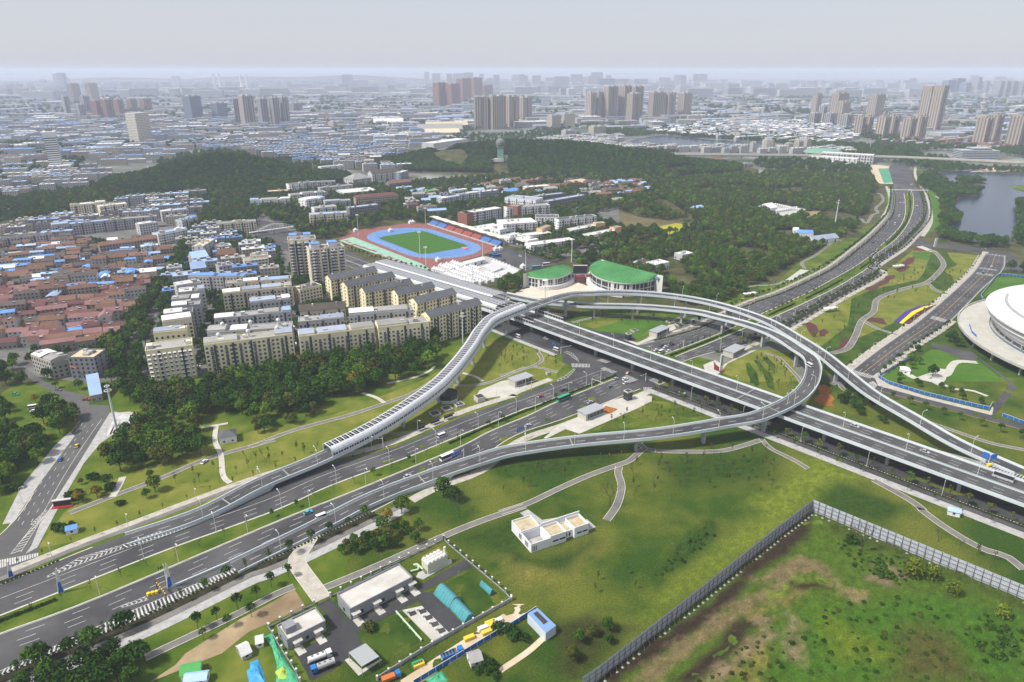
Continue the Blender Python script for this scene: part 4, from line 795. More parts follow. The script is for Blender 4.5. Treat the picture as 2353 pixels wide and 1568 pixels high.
for s, H, D, wl, rf, rt, tk, pt, lab in (
 ('b2 425,950 815,918', 15, 12, 'cream2', 'brownroof', 'gable', 0, 0, 'low cream block under a brown tiled roof in the middle of the estate'),
 ('b2 412,1040 805,1005', 15, 11, 'greyw', 'greyflat', 'part', 0, 0, 'grey block with pale blue sheet roof behind the front left cream block'),
 ('b2 848,985 1400,940', 17, 12, 'greyw', 'greyflat', 'part', 0, 0, 'long grey block with a straw coloured roof patch mid estate'),
 ('b2 420,1168 1062,1090', 18, 12, 'cream', 'greyflat', 'part', 0, 1, 'cream apartment block with white sheet roof behind the tree belt'),
 ('b2 1095,1092 1530,1040', 18, 13, 'cream', 'greyflat', 'part', 0, 1, 'cream apartment block with grey and white roof next to the canopy corner block'),
 ('b1 1240,1292 1640,1240', 20, 15, 'cream', 'greyflat', 'flat', 0, 1, 'cream corner block with stacked pale balcony awnings at the estate edge'),
 ('b1 1742,1240 b2 365,1145', 19, 12, 'cream', 'greyflat', 'part', 3, 1, 'long cream apartment block with white roof balls above the tree belt'),
 ('b1 1770,1135 b2 355,1085', 17, 12, 'greyw', 'greyflat', 'part', 3, 0, 'long grey block with blue sheet roof and white roof balls'),
 ('b1 1830,1015 b2 350,950', 17, 11, 'greyw', 'greyflat', 'part', 0, 0, 'grey block with pale blue roof, third row back in the estate'),
 ('b2 0,878 345,840', 17, 11, 'greyw', 'greyflat', 'part', 0, 0, 'short grey block with one blue roof corner in the estate'),
 ('b1 1905,800 b2 355,740', 17, 11, 'cream2', 'greyflat', 'part', 0, 0, 'cream block with long grey sheet roof near the twin towers'),
 ('b1 1925,715 b2 350,672', 17, 10, 'cream2', 'greyflat', 'part', 0, 0, 'cream block with blue grey roof, rearmost of the long rows'),
 ('b1 1310,1140 1590,1110', 20, 10, 'cream', 'greyflat', 'part', 0, 0, 'narrow cream block tucked behind the awning corner block'),
 ('b1 1390,1045 1640,1008', 18, 13, 'cream2', 'greyflat', 'part', 0, 0, 'cream grey block with twin grey sheet roofs on the estate street'),
 ('b1 1400,985 1650,955', 18, 12, 'grey', 'dark', 'part', 0, 0, 'grey block with dark flat roof on the estate street'),
 ('b1 1465,915 1710,890', 18, 12, 'grey', 'greyflat', 'part', 0, 0, 'grey block with blue roof edge, third along the estate street'),
 ('b1 1465,862 1700,842', 18, 12, 'grey', 'greyflat', 'part', 0, 0, 'grey block with blue roof edge, fourth along the estate street'),
 ('b1 1530,792 1750,768', 18, 12, 'greyw', 'greyflat', 'part', 0, 0, 'grey block with pale roof, fifth along the estate street'),
 ('b1 1510,738 1720,704', 17, 12, 'greyw', 'greyflat', 'part', 0, 0, 'grey block with pale roof, sixth along the estate street'),
 ('b1 1610,655 2080,650', 14, 10, 'greyw', 'blue', 'part', 0, 0, 'long grey block with bright blue roof strip across the estate street'),
 ('b1 1640,590 1760,575', 11, 16, 'old2', 'bluelt', 'gable', 0, 0, 'low building with rounded pale blue roofs by the tree lined street'),
 ('b1 1650,500 1780,480', 11, 18, 'old2', 'bluelt', 'gable', 0, 0, 'low building with pale blue and orange roofs by the tree lined street'),
 ('b1 1735,395 1840,330', 16, 12, 'greyw', 'sand', 'flat', 0, 0, 'pale slab with sand roof standing end on beside the trees'),
 ('b1 1840,402 1980,385', 10, 12, 'white', 'pale', 'flat', 0, 0, 'low white block with arcade beside the pale slab'),
 ('b1 2070,362 2230,350', 13, 11, 'white', 'pale', 'flat', 0, 0, 'small white block among trees left of the arched footbridge'),
 ('b1 2090,515 2290,492', 16, 13, 'cream2', 'greyflat', 'flat', 0, 0, 'cream block with dark window bands behind the blue shed'),
 ('b1 1870,570 2000,550', 13, 12, 'greyw', 'bluegrey', 'flat', 0, 0, 'grey block with flat blue grey roof near the white cars'),
 ('b1 1860,470 2010,460', 11, 16, 'old2', 'tile', 'gable', 0, 0, 'old block with brown tiled roof between white slabs'),
 ('b1 1852,205 2190,180', 17, 13, 'cream2', 'greyflat', 'flat', 0, 0, 'cream block with brown facade panels left of the arched footbridge'),
 ('b1 440,222 930,172', 15, 12, 'grey', 'bluelt', 'part', 0, 0, 'long grey slab with pale blue roof at the top of the old quarter'),
 ('b1 930,172 1340,138', 15, 12, 'grey', 'greyflat', 'flat', 0, 0, 'long grey slab with roof garden beside the blue roofed slab'),
 ('b1 0,330 440,285', 14, 11, 'greyw', 'brownroof', 'flat', 0, 0, 'long low grey slab at the left picture edge above the old quarter'),
 ('b1 600,48 900,22', 17, 11, 'cream2', 'white', 'part', 0, 0, 'pale slab with white roof boxes among the left woods'),
 ('b1 850,55 1085,28', 18, 12, 'cream2', 'white', 'flat', 0, 0, 'pale square block with window columns among the left woods'),
 ('b1 1190,215 1350,190', 13, 12, 'greyw', 'bluelt', 'part', 0, 0, 'grey block with blue roof patches above the brick tenement'),
 ('b1 1350,290 1600,240', 14, 12, 'white', 'bluelt', 'flat', 0, 0, 'white block with stacked balcony bands by the tree lined street'),
 ('b1 1380,105 1610,82', 14, 12, 'greyw', 'pale', 'part', 0, 0, 'grey block with long pale roof below the left hill'),
 ('b1 1555,175 1690,145', 15, 12, 'greyw', 'blue', 'part', 0, 0, 'grey block with blue roof at the head of the tree lined street'),
 ('b1 850,392 1345,325', 13, 10, 'old', 'tile', 'gable', 0, 0, 'long brown tenement with tiled roof in the old quarter'),
 ('b1 1200,400 1350,385', 10, 10, 'white', 'pale', 'flat', 0, 0, 'small white house block in front of the brown tenement'),
 ('b1 575,1345 800,1345', 16, 15, 'dgrey', 'sand', 'flat', 0, 0, 'dark grey corner block with red sign at the old quarter edge'),
 ('b1 430,1395 575,1365', 12, 12, 'old', 'greyflat', 'flat', 0, 0, 'old grey block with cluttered roof next to the red sign block'),
 ('b1 260,1325 430,1385', 13, 12, 'old2', 'tile', 'part', 0, 0, 'old pale block with balconies at the old quarter corner'),
 ('b2 425,768 612,725', 14, 13, 'cream2', 'dark', 'flat', 0, 0, 'small cream block with slate flat roof at the foot of the twin towers'),
 ('b2 0,480 150,470', 15, 12, 'cream2', 'greyflat', 'flat', 0, 0, 'cream block with balconies at the edge of the dark wood')):
 kw = dict(wall=wl, roof=rf, rt=rt, tanks=tk, units=5 if rt != 'gable' else 2, win=(3.0, 3.0, 1.5, 1.6))
 if pt: kw.update(parts=True, bal=(lambda i, j: 'awning') if 'awnings' in lab else (lambda i, j: 'balcony' if i % 3 == 1 else None))
 if 'bands' in lab: kw['bands'] = 'white'
 bldr(s, H * (1.2 if s[:2] == 'b2' or float(s.split()[1].split(',')[0]) > 1200 and float(s.split(',')[1].split()[0]) > 650 else 1), D, lab, **kw)
# red sign on the dark corner block
sg = MB(mat('red_sign', (.45, .03, .03), .5), M['paint']); a, b_ = W('b1 600,1425 660,1445', 9.5); n_ = Vector((0, -.4, 0)); Z = Vector((0, 0, 1))
sg.face([a + n_, b_ + n_, b_ + n_ + Z * 1.4, a + n_ + Z * 1.4], 0)
for k in range(6):
 q = a.lerp(b_, .1 + k * .14) + n_ * 1.3 + Z * .35; sg.face([q, q + (b_ - a) * .08, q + (b_ - a) * .08 + Z * .6, q + Z * .6], 1)
tag(sg.build('shop_sign'), 'red sign board with white characters on the dark grey corner block', 'sign')

b = MB(M['r_blue']); q = W('b1 1480,735 1560,585 1640,440 1672,450 1600,595 1540,725'); b.prism([(p.x, p.y) for p in reversed(q)], 0, 3.2); tag(b.build('market_roof'), 'long low blue market roof between the trees and the estate street', 'shed')
# twin round-bayed towers
def bay_tower(s, H, D, label):
 a, b = W(s, H)[:2]; d = b - a; L = math.hypot(d.x, d.y); rz = math.atan2(d.y, d.x); n = Vector((-math.sin(rz), math.cos(rz), 0)); c = (a + b) / 2 + n * D / 2
 t = bld('apartment_tower', label, 'tower', (c.x, c.y, 0), rz, L, D, H, 'cream2', 'greyflat', 'flat', (3.2, 3.0, 1.4, 1.5), 4)
 for k, x in enumerate((-L * .36, -L * .1, L * .16, L * .40)):
  by = MB(M['w_greyw'], M['glass'])
  for j in range(int(H / 3) - 1): by.cyl((x, -D / 2, j * 3 + .4), 2.3, 2.3, 1.3, 10, 0, False); by.cyl((x, -D / 2, j * 3 + 1.7), 2.15, 2.15, 1.7, 10, 1, False)
  by.cyl((x, -D / 2, H - 3.5), 2.3, 2.3, .5, 10, 0); by.build('bay_window_stack', t)
 for x in (-L * .3, L * .2): b_ = MB(M['w_white'], M['r_blue']); b_.box((x, 1, H - .7), (L * .24, D * .5, 4), 0, 0, 0); b_.box((x, 1, H + 3.3), (L * .28, D * .6, .4), 0, 1); b_.build('penthouse', t)
bay_tower('b2 320,345 560,330', 41, 17, 'cream apartment tower with round glazed bays, the left one of the pair'); bay_tower('b2 505,425 808,395', 37, 17, 'cream tower with round bays and blue roof edges, the right one of the pair')

# campus and the district behind the track
for s, H, D, wl, rf, rt, lab in (
 ('a2 510,1410 830,1390', 17, 13, 'cream2', 'bluelt', 'flat', 'cream hostel with tall window strips beside the green roofed hall'),
 ('a2 550,1355 740,1335', 16, 14, 'white', 'greyflat', 'flat', 'white hostel with horizontal window slots behind the cream hostel'),
 ('a2 850,1352 1105,1322', 18, 13, 'dgrey', 'bluegrey', 'flat', 'dark grey slab with white balconies above the track trees'),
 ('a2 905,1268 1270,1238', 15, 13, 'tan', 'maroon', 'hip', 'tan school block with long maroon roof'),
 ('a2 800,1225 1090,1200', 9, 40, 'greyw', 'pale', 'flat', 'low wide pale hall with curved roof behind the maroon roofed school'),
 ('a2 480,1290 640,1262', 14, 18, 'white', 'pale', 'part', 'white stepped block with grey roof terraces'),
 ('a2 640,1300 860,1285', 13, 14, 'greyw', 'bluegrey', 'part', 'grey block with cluttered solar roof next to the stepped block'),
 ('a2 330,1150 450,1138', 17, 12, 'white', 'brownroof', 'flat', 'white square block with brick side below the left hill'),
 ('a2 455,1135 730,1122', 15, 12, 'greyw', 'greyflat', 'flat', 'grey white slab right of the brick sided block'),
 ('a2 600,1180 880,1152', 14, 11, 'greyw', 'greyflat', 'flat', 'long grey slab with tree shaded front'),
 ('a2 0,1290 340,1272', 13, 11, 'white', 'white', 'part', 'long white slab with pale roofs in front of the red hall'),
 ('a2 345,1243 650,1212', 14, 11, 'white', 'bluelt', 'part', 'white slab with blue roof patches right of the long white slab'),
 ('a2 150,1212 370,1200', 9, 14, 'redbrown', 'sand', 'flat', 'dark red hall with a small pointed turret'),
 ('a2 880,1112 1040,1092', 11, 30, 'greyw', 'greyflat', 'hip', 'grey hall with hipped roof among campus trees'),
 ('a2 1045,1062 1285,1042', 13, 22, 'greyw', 'brownroof', 'gable', 'long grey building with orange roof end on campus'),
 ('a2 1285,1050 1355,1030', 14, 12, 'bluegrey', 'pale', 'flat', 'blue grey block at the end of the orange roof building'),
 ('a2 605,1002 805,985', 17, 14, 'white', 'pale', 'flat', 'white block with dark windows right of the left hill'),
 ('a2 875,950 1040,935', 14, 12, 'greyw', 'bluelt', 'flat', 'grey block with blue roof line beyond the campus trees'),
 ('a2 1190,1145 1380,1125', 13, 14, 'dgrey', 'tile', 'gable', 'dark block with orange tiled roof on campus'),
 ('a2 1270,1180 1390,1170', 9, 12, 'white', 'bluelt', 'flat', 'small white block with blue roof in front of the tiled block'),
 ('a2 1385,1215 1510,1190', 7, 10, 'greyw', 'bluelt', 'gable', 'low shed with long pale blue roof on campus'),
 ('a2 1470,1220 1620,1195', 10, 14, 'tan', 'greenroof', 'flat', 'low tan building with green sports roof'),
 ('a2 1640,1272 1790,1248', 15, 12, 'greyw', 'bluelt', 'part', 'grey dormitory with blue roof canopies, left of three'),
 ('a2 1790,1238 1960,1222', 15, 12, 'greyw', 'bluelt', 'part', 'grey dormitory with blue roof canopies, middle of three'),
 ('a2 1970,1215 2130,1198', 17, 13, 'bluegrey', 'pale', 'flat', 'grey dormitory with blue roof canopies, right of three'),
 ('a2 1730,1208 1860,1195', 12, 12, 'greyw', 'bluelt', 'part', 'pale block with blue roof behind the three dormitories'),
 ('a2 2095,1130 2320,1105', 8, 12, 'redbrown', 'tile', 'gable', 'low red brick range under the ridge'),
 ('a2 1848,1398 2152,1352', 21, 14, 'greyw', 'pale', 'flat', 'white framed library block with brick red end wall'),
 ('a3 40,1262 305,1285', 17, 26, 'white', 'bluegrey', 'flat', 'white gymnasium hall with flat blue grey roof'),
 ('a3 60,1352 428,1325', 20, 13, 'white', 'greyflat', 'flat', 'white teaching block with brick red stair tower'),
 ('a3 305,1432 505,1432', 14, 20, 'white', 'dark', 'flat', 'white two wing block with black flat roof'),
 ('a3 505,1452 827,1418', 16, 12, 'white', 'dark', 'flat', 'white dormitory with stepped black roof edge'),
 ('a3 318,1252 555,1225', 15, 12, 'dgrey', 'bluegrey', 'flat', 'dark grey slab behind the gymnasium, shorter of two'),
 ('a3 418,1295 735,1240', 15, 12, 'dgrey', 'bluegrey', 'flat', 'dark grey slab behind the gymnasium, longer of two'),
 ('a3 225,1175 425,1160', 11, 14, 'cream2', 'pale', 'flat', 'cream low block left of the sand lot'),
 ('a3 115,1160 250,1165', 8, 16, 'cream2', 'dark', 'hip', 'cream hall with dark hipped roof below the ridge'),
 ('a3 220,1120 355,1105', 13, 14, 'redbrown', 'pink', 'flat', 'pink brown block under the ridge trees'),
 ('a3 55,1215 155,1200', 9, 12, 'white', 'blue', 'gable', 'small white house with bright blue roof on campus'),
 ('b3 25,208 322,190', 15, 30, 'white', 'pale', 'flat', 'large white campus building with roof dome'),
 ('b3 0,255 90,238', 10, 22, 'white', 'pale', 'flat', 'rounded low white wing left of the large campus building'),
 ('b2 1975,258 2170,225', 8, 24, 'white', 'white', 'flat', 'low white pavilion beside the grandstand'),
 ('b2 2215,330 2353,300', 8, 20, 'white', 'white', 'flat', 'low white annex beside the grandstand end'),
 ('b3 78,325 440,280', 9, 14, 'white', 'pale', 'flat', 'long white classroom range with orange end, rear wing'),
 ('b3 262,388 640,340', 9, 14, 'white', 'pale', 'flat', 'long white classroom range, front wing above the car park trees'),
 ('b3 240,350 330,335', 9, 26, 'white', 'pale', 'flat', 'white link building with a dome between the classroom wings'),
 ('b3 625,258 850,215', 9, 12, 'white', 'pale', 'flat', 'white range with orange stair tower, rear wing on the right'),
 ('b3 765,305 985,262', 9, 12, 'white', 'pale', 'flat', 'white range with peach end walls, front wing on the right'),
 ('b3 1330,555 1450,530', 7, 14, 'white', 'pale', 'flat', 'white house hidden in the wood right of the sports hall'),
 ('b3 1200,540 1260,525', 7, 10, 'white', 'brownroof', 'gable', 'small white cottage hidden in the wood'),
 ('b3 1560,470 1655,452', 7, 12, 'greyw', 'white', 'flat', 'low white roofed block alone in the wood'),
 ('b3 1680,85 1755,75', 4, 16, 'greyw', 'bluelt', 'gable', 'pale blue roofed shed in the far wood'),
 ('a3 1460,1040 1640,1020', 7, 16, 'redbrown', 'tile', 'gable', 'long brick house with tiled roof right of the ridge'),
 ('a3 1610,980 1700,970', 9, 16, 'redbrown', 'tile', 'gable', 'brick house with twin gables right of the ridge'),
 ('a3 1780,945 1925,935', 7, 18, 'redbrown', 'tile', 'hip', 'brick hall with orange roof near the metro line'),
 ('a3 1505,965 1610,955', 7, 12, 'redbrown', 'brownroof', 'gable', 'brick row with grey brown roof near the ridge end'),
 ('a3 2080,975 2170,970', 8, 10, 'greyw', 'tile', 'flat', 'grey unfinished block beside the sand track')):
 bldr(s, H, D, lab, name='campus_block' if s[0] == 'b' else 'building', wall=wl, roof=rf, rt=rt, units=3 if rt == 'flat' else 1, win=(3.6, 3.3, 2.0, 1.6) if H > 6 else None)
for s, H, wd, wl, lab in (('a2 1775,1385 1855,1400', 21, 12, 'brick', 'brick red end tower of the library block'), ('a3 60,1330 150,1340', 22, 11, 'brick', 'brick red stair tower of the white teaching block'), ('b3 360,248 435,218', 13, 8, 'orange', 'orange open stair tower on the classroom range'), ('b3 985,240 1040,228', 12, 9, 'orange', 'orange block at the end of the right hand range'), ('b3 820,200 900,195', 12, 9, 'orange', 'orange block at the rear of the right hand range')):
 bldr(s, H, wd, lab, name='stair_tower', wall=wl, roof='greyflat', units=0, win=None)

# ---------------------------------------------------------------- old quarter: small houses, each its own thing
HM = {}
def house_mesh(L, D, H, wall, roof):
 key = (L, D, H, wall, roof)
 if key in HM: return HM[key]
 a, d = L / 2, D / 2; b = MB(M['w_' + wall], M['glass']); b.prism([(-a, -d), (a, -d), (a, d), (-a, d)], -.2, H, 0, cap=False)
 for j in range(int(H / 3)):
  for i in range(int(L / 3)):
   x = (i + .5) * L / int(L / 3) - a; b.face([(x - .6, -d - .04, j * 3 + 1), (x + .6, -d - .04, j * 3 + 1), (x + .6, -d - .04, j * 3 + 2.4), (x - .6, -d - .04, j * 3 + 2.4)], 1)
  b.face([(-a - .04, .8, j * 3 + 1), (-a - .04, -.8, j * 3 + 1), (-a - .04, -.8, j * 3 + 2.4), (-a - .04, .8, j * 3 + 2.4)], 1)
 w_ = b.mesh('wall'); b = MB(M['r_' + roof], M['w_' + wall]); o = .5; r = D * .28 if 'blue' not in roof else D * .12
 b.face([(-a - o, -d - o, H - .2), (a + o, -d - o, H - .2), (a + o, 0, H + r), (-a - o, 0, H + r)], 0); b.face([(a + o, d + o, H - .2), (-a - o, d + o, H - .2), (-a - o, 0, H + r), (a + o, 0, H + r)], 0)
 for s in (-1, 1): b.face([(s * a, -d, H), (s * a, d, H), (s * a, 0, H + r - .2)], 1)
 HM[key] = (w_, b.mesh('roof')); return HM[key]
hu = MB(M['tank'], M['glass']); hu.box((0, 0, 0), (2.0, 1.0, .9), 0, 0); hu.face([(-1, -1.2, .1), (1, -1.2, .1), (1, -.5, .95), (-1, -.5, .95)], 1); HEATER = hu.mesh('solar_heater')
QUART = W('b1 -250,460 0,400 440,350 850,420 1330,390 1480,470 1400,640 1210,920 930,1220 800,1310 560,1330 420,1340 250,1300 -100,1250 -300,1000'); QA = rad(20)
hcount = 0; gx, gy = Vector((math.cos(QA), math.sin(QA), 0)), Vector((-math.sin(QA), math.cos(QA), 0)); qc = W('b1 700,800')[0]
RN = {'tile': 'tiled', 'maroon': 'red roofed', 'brownroof': 'brown roofed', 'pink': 'pink roofed', 'blue': 'blue roofed', 'bluelt': 'pale roofed', 'white': 'white roofed', 'greyflat': 'grey'}
for j in range(-24, 26):
 x = -190 + R.uniform(-5, 5); hr = 0
 while x < 190:
  L = R.choice((8, 10, 12, 14, 18, 22)); D = R.choice((7, 8, 9)); H = R.choice((5.5, 6, 6.5, 8.5, 9, 12))
  p = qc + gx * (x + L / 2) + gy * (j * 11.4 + R.uniform(-2, 2)); gap = R.choice((.3, .3, .6, 1.2, 2.5, 4))
  if inpoly(p.x, p.y, QUART) and not taken(p.x, p.y) and not taken(p.x + gx.x * L / 2, p.y + gx.y * L / 2) and hcount < 330 and R.random() < .95:
   near = (p.y - qc.y) / 140; rr = R.random(); up = near > .15
   if up: roof = 'blue' if rr < .15 else 'bluelt' if rr < .27 else 'brownroof' if rr < .58 else 'tile' if rr < .92 else 'white'
   else: roof = 'maroon' if rr < .30 else 'tile' if rr < .60 else 'pink' if rr < .80 else 'blue' if rr < .86 else 'bluelt' if rr < .89 else 'brownroof'
   wall = R.choice(('old', 'old', 'old2', 'brown', 'greyw'))
   w_, rf = house_mesh(L, D, H, wall, roof); rz = QA + R.uniform(-.13, .13) + (math.pi / 2 if R.random() < .06 else 0)
   t = thing('house', '%s house, %s from the left in the %s row back of the quarter' % (RN[roof], nth(hr), nth(max(0, j + 14))), 'house', (p.x, p.y, 0), rz, 'small houses of the old quarter'); hr += 1
   new('wall', w_, t); ro = new('roof', rf, t); hcount += 1
   for k in range(R.choice((0, 1, 1, 2))): new('solar_heater', HEATER, ro, (R.uniform(-L * .35, L * .35), R.choice((-1, 1)) * D * .2, H + (D * .11 if 'blue' not in roof else D * .05)))
   mark([p + gx * sx * (L / 2 + 1) + gy * sy * (D / 2 + 1) for sx, sy in ((-1, -1), (1, -1), (1, 1), (-1, 1))])
  x += L + gap

# ================================================================== landmarks
def ztop(base, s):
 """height of a mark read straight above a known ground point"""
 c, uv = s.split(); u, v = [float(k) for k in uv.split(',')]
 g0 = K(c, u, v); d = g0 - Vector((0, 0, HC)); return HC + d.z * base.y / d.y
M['trackblue'] = mat('blue_track', (.085, .195, .43), .8, (.11, .23, .47), .1); M['trackred'] = mat('maroon_track', (.20, .075, .065), .85, (.25, .10, .085), .1); M['court'] = mat('green_court', (.22, .40, .30), .85, (.28, .46, .35), .1); M['pitch'] = mat('sports_turf', (.035, .105, .012), .95, (.045, .125, .018), .3)
tk = Vector((-109, 831, 0)); ta = math.atan2(-86.4, 67); ux, uy = Vector((math.cos(ta), math.sin(ta), 0)), Vector((-math.sin(ta), math.cos(ta), 0))
def oval(r, st=42.5, n=16): return [tk + ux * (st + math.cos(a) * r) + uy * math.sin(a) * r for a in [-math.pi / 2 + math.pi * i / n for i in range(n + 1)]] + [tk - ux * (st + math.cos(a) * r) - uy * math.sin(a) * r for a in [-math.pi / 2 + math.pi * i / n for i in range(n + 1)]]
sur = W('b2 860,268 1400,195 1530,215 2080,395 2090,430 1990,475 1620,575 1500,610 750,350'); s_ = sheet('sports_ground', sur, .16, 'trackred', 'maroon surround of the running track'); mark(sur)
sheet('sports_court', W('b2 762,350 880,318 1470,548 1550,600 1490,615'), .18, 'court', 'pale green ball courts along the track')
b = MB(M['trackred']); 
for k in range(26):
 p = W('b2 %f,%f' % (830 + k * 24, 360 + k * 9.2 + R.uniform(-12, 12)))[0]; b.box((p.x, p.y, .2), (6, 4, .01), ta)
b.build('court_patch', s_)
tr = sheet('running_track', oval(47), .20, 'trackblue', 'bright blue running track'); mb = MB(M['paint'])
for r in (37.5, 38.7, 39.9, 41.1, 42.3, 43.5, 44.7, 46): line(mb, oval(r) + oval(r)[:1], .235, .06)
tag(mb.build('lane_markings', tr), kind='stuff')
pt = [tk + ux * x + uy * y for x, y in ((-55, -24), (-46, -33), (46, -33), (55, -24), (55, 24), (46, 33), (-46, 33), (-55, 24))]; pi = sheet('football_pitch', pt, .24, 'pitch', 'striped green football pitch inside the blue track')
b = MB(mat('light_turf', (.055, .145, .022), .95))
for k in range(-5, 6): q = [tk + ux * (k * 10 + x) + uy * y for x, y in ((-2.5, -32), (2.5, -32), (2.5, 32), (-2.5, 32))]; b.face([p + Vector((0, 0, .27)) for p in q])
b.build('mown_stripe', pi)
# grandstand
ga, gb = W('h 935,125')[0], W('h 1668,362')[0]; gd = (gb - ga).normalized(); gn = Vector((-gd.y, gd.x, 0)); GL = (gb - ga).length; t = thing('grandstand', 'grandstand with cream scalloped roof and blue and red seats', 'grandstand')
M['seatb'] = mat('blue_seats', (.10, .20, .45), .7); M['seatr'] = mat('red_seats', (.34, .10, .08), .7); M['creamroof'] = mat('membrane_roof', (.70, .64, .50), .6)
for k in range(8):
 s0, s1 = GL * k / 8 + .8, GL * (k + 1) / 8 - .8; bs = MB(M['seatb' if k < 2 or k > 5 else 'seatr'], M['concrete'])
 for j in range(9):
  for (z0, y0) in ((j * .6 + .9, 1.2 + j * .9),): A = [ga + gd * s0 + gn * y0, ga + gd * s1 + gn * y0, ga + gd * s1 + gn * (y0 + .9), ga + gd * s0 + gn * (y0 + .9)]; Z = Vector((0, 0, z0)); bs.face([p + Z for p in A], 0); bs.face([A[0] + Z - Vector((0, 0, .6)), A[1] + Z - Vector((0, 0, .6)), A[1] + Z, A[0] + Z], 0)
 bs.build('seat_section', t)
 br = MB(M['creamroof']); m = (s0 + s1) / 2
 for q0, q1, dz0, dz1 in ((s0 - .8, m, 0, .9), (m, s1 + .8, .9, 0)): br.face([ga + gd * q0 + gn * 4 + Vector((0, 0, 9.6 + dz0)), ga + gd * q1 + gn * 4 + Vector((0, 0, 9.6 + dz1)), ga + gd * q1 + gn * 11.5 + Vector((0, 0, 10.2 + dz1)), ga + gd * q0 + gn * 11.5 + Vector((0, 0, 10.2 + dz0))])
 br.build('roof_bay', t); bc = MB(M['rail']); p = ga + gd * s0 + gn * 11; bc.tube(p, p + Vector((0, 0, 12)), .15); bc.tube(p + Vector((0, 0, 12)), p - gn * 6 + Vector((0, 0, 10)), .08); bc.build('column', t)
b = MB(M['concrete']); b.prism([(p.x, p.y) for p in (ga + gn * 9.4, gb + gn * 9.4, gb + gn * 11.6, ga + gn * 11.6)], 0, 6.8); b.prism([(p.x, p.y) for p in (ga, gb, gb + gn * 1.1, ga + gn * 1.1)], 0, 1.4); b.build('wall', t); mark([ga - gn * 2, gb - gn * 2, gb + gn * 13, ga + gn * 13])
# tents
M['tent'] = mat('tent_fabric', (.60, .60, .61), .6); pg = MB(M['tent']); a_ = 2.5; zt = 3.0
for i in range(4):
 c0, c1_ = [((-1, -1), (1, -1), (1, 1), (-1, 1))[k % 4] for k in (i, i + 1)]
 prev = [(c0[0] * a_, c0[1] * a_, zt), (c1_[0] * a_, c1_[1] * a_, zt)]
 for f, z in ((.55, 3.7), (.22, 4.8), (.03, 6.0)): q = [(c0[0] * a_ * f, c0[1] * a_ * f, z), (c1_[0] * a_ * f, c1_[1] * a_ * f, z)]; pg.face([prev[0], prev[1], q[1], q[0]]); prev = q
TENT_T = pg.mesh('tent_roof'); pg = MB(M['tent'])
for i in range(4):
 c0, c1_ = [((-1, -1), (1, -1), (1, 1), (-1, 1))[k % 4] for k in (i, i + 1)]; pg.face([(c0[0] * a_, c0[1] * a_, 0), (c1_[0] * a_, c1_[1] * a_, 0), (c1_[0] * a_, c1_[1] * a_, zt - .05), (c0[0] * a_, c0[1] * a_, zt - .05)])
TENT_W = pg.mesh('tent_wall')
fa = math.atan2(FD.y, FD.x); rows = [('h 1015,615', 'h 1120,640', 5), ('h 1085,580', 'h 1195,612', 5), ('h 1145,570', 'h 1255,600', 5), ('h 1210,548', 'h 1310,582', 5), ('h 1145,665', 'h 1285,715', 7), ('h 1215,645', 'h 1355,690', 7), ('h 1270,622', 'h 1420,668', 7), ('h 1340,605', 'h 1480,652', 7), ('h 1400,585', 'h 1540,640', 6),
 ('h 1305,728', 'h 1430,752', 5), ('h 1380,712', 'h 1500,750', 5), ('h 1450,690', 'h 1570,738', 6), ('h 1510,672', 'h 1640,712', 6), ('h 1560,655', 'h 1690,705', 6), ('h 1640,540', 'h 1800,600', 6), ('h 1810,612', 'h 1900,650', 4)]
tc = 0
for ri, (a0, a1, n) in enumerate(rows):
 p, q = W(a0)[0], W(a1)[0]
 for i in range(n):
  r = p.lerp(q, i / (n - 1)); t = thing('pagoda_tent', 'white peaked tent, %s from the right in the %s tent row' % (nth(n - 1 - i), nth(ri)), 'tent', (r.x, r.y, .2), fa, 'white peaked tents on the plaza'); new('tent_roof', TENT_T, t); new('tent_wall', TENT_W, t)
for i, (s, lab) in enumerate((('h 190,205', 'lone white tent at the corner of the track'), ('h 555,205', 'white tent with red base on the blue track'), ('h 765,120', 'left white tent of the pair behind the track'), ('h 790,118', 'right white tent of the pair behind the track'), ('h 1655,402', 'left white tent at the grandstand end'), ('h 1700,398', 'right white tent at the grandstand end'), ('h 1940,585', 'white tent alone on the car park'), ('h 1052,515', 'small white tent below the track bend'))):
 p = W(s)[0]; t = thing('pagoda_tent', lab, 'tent', (p.x, p.y, .25), ta, 'single white tents round the track'); new('tent_roof', TENT_T, t); new('tent_wall', TENT_W, t)
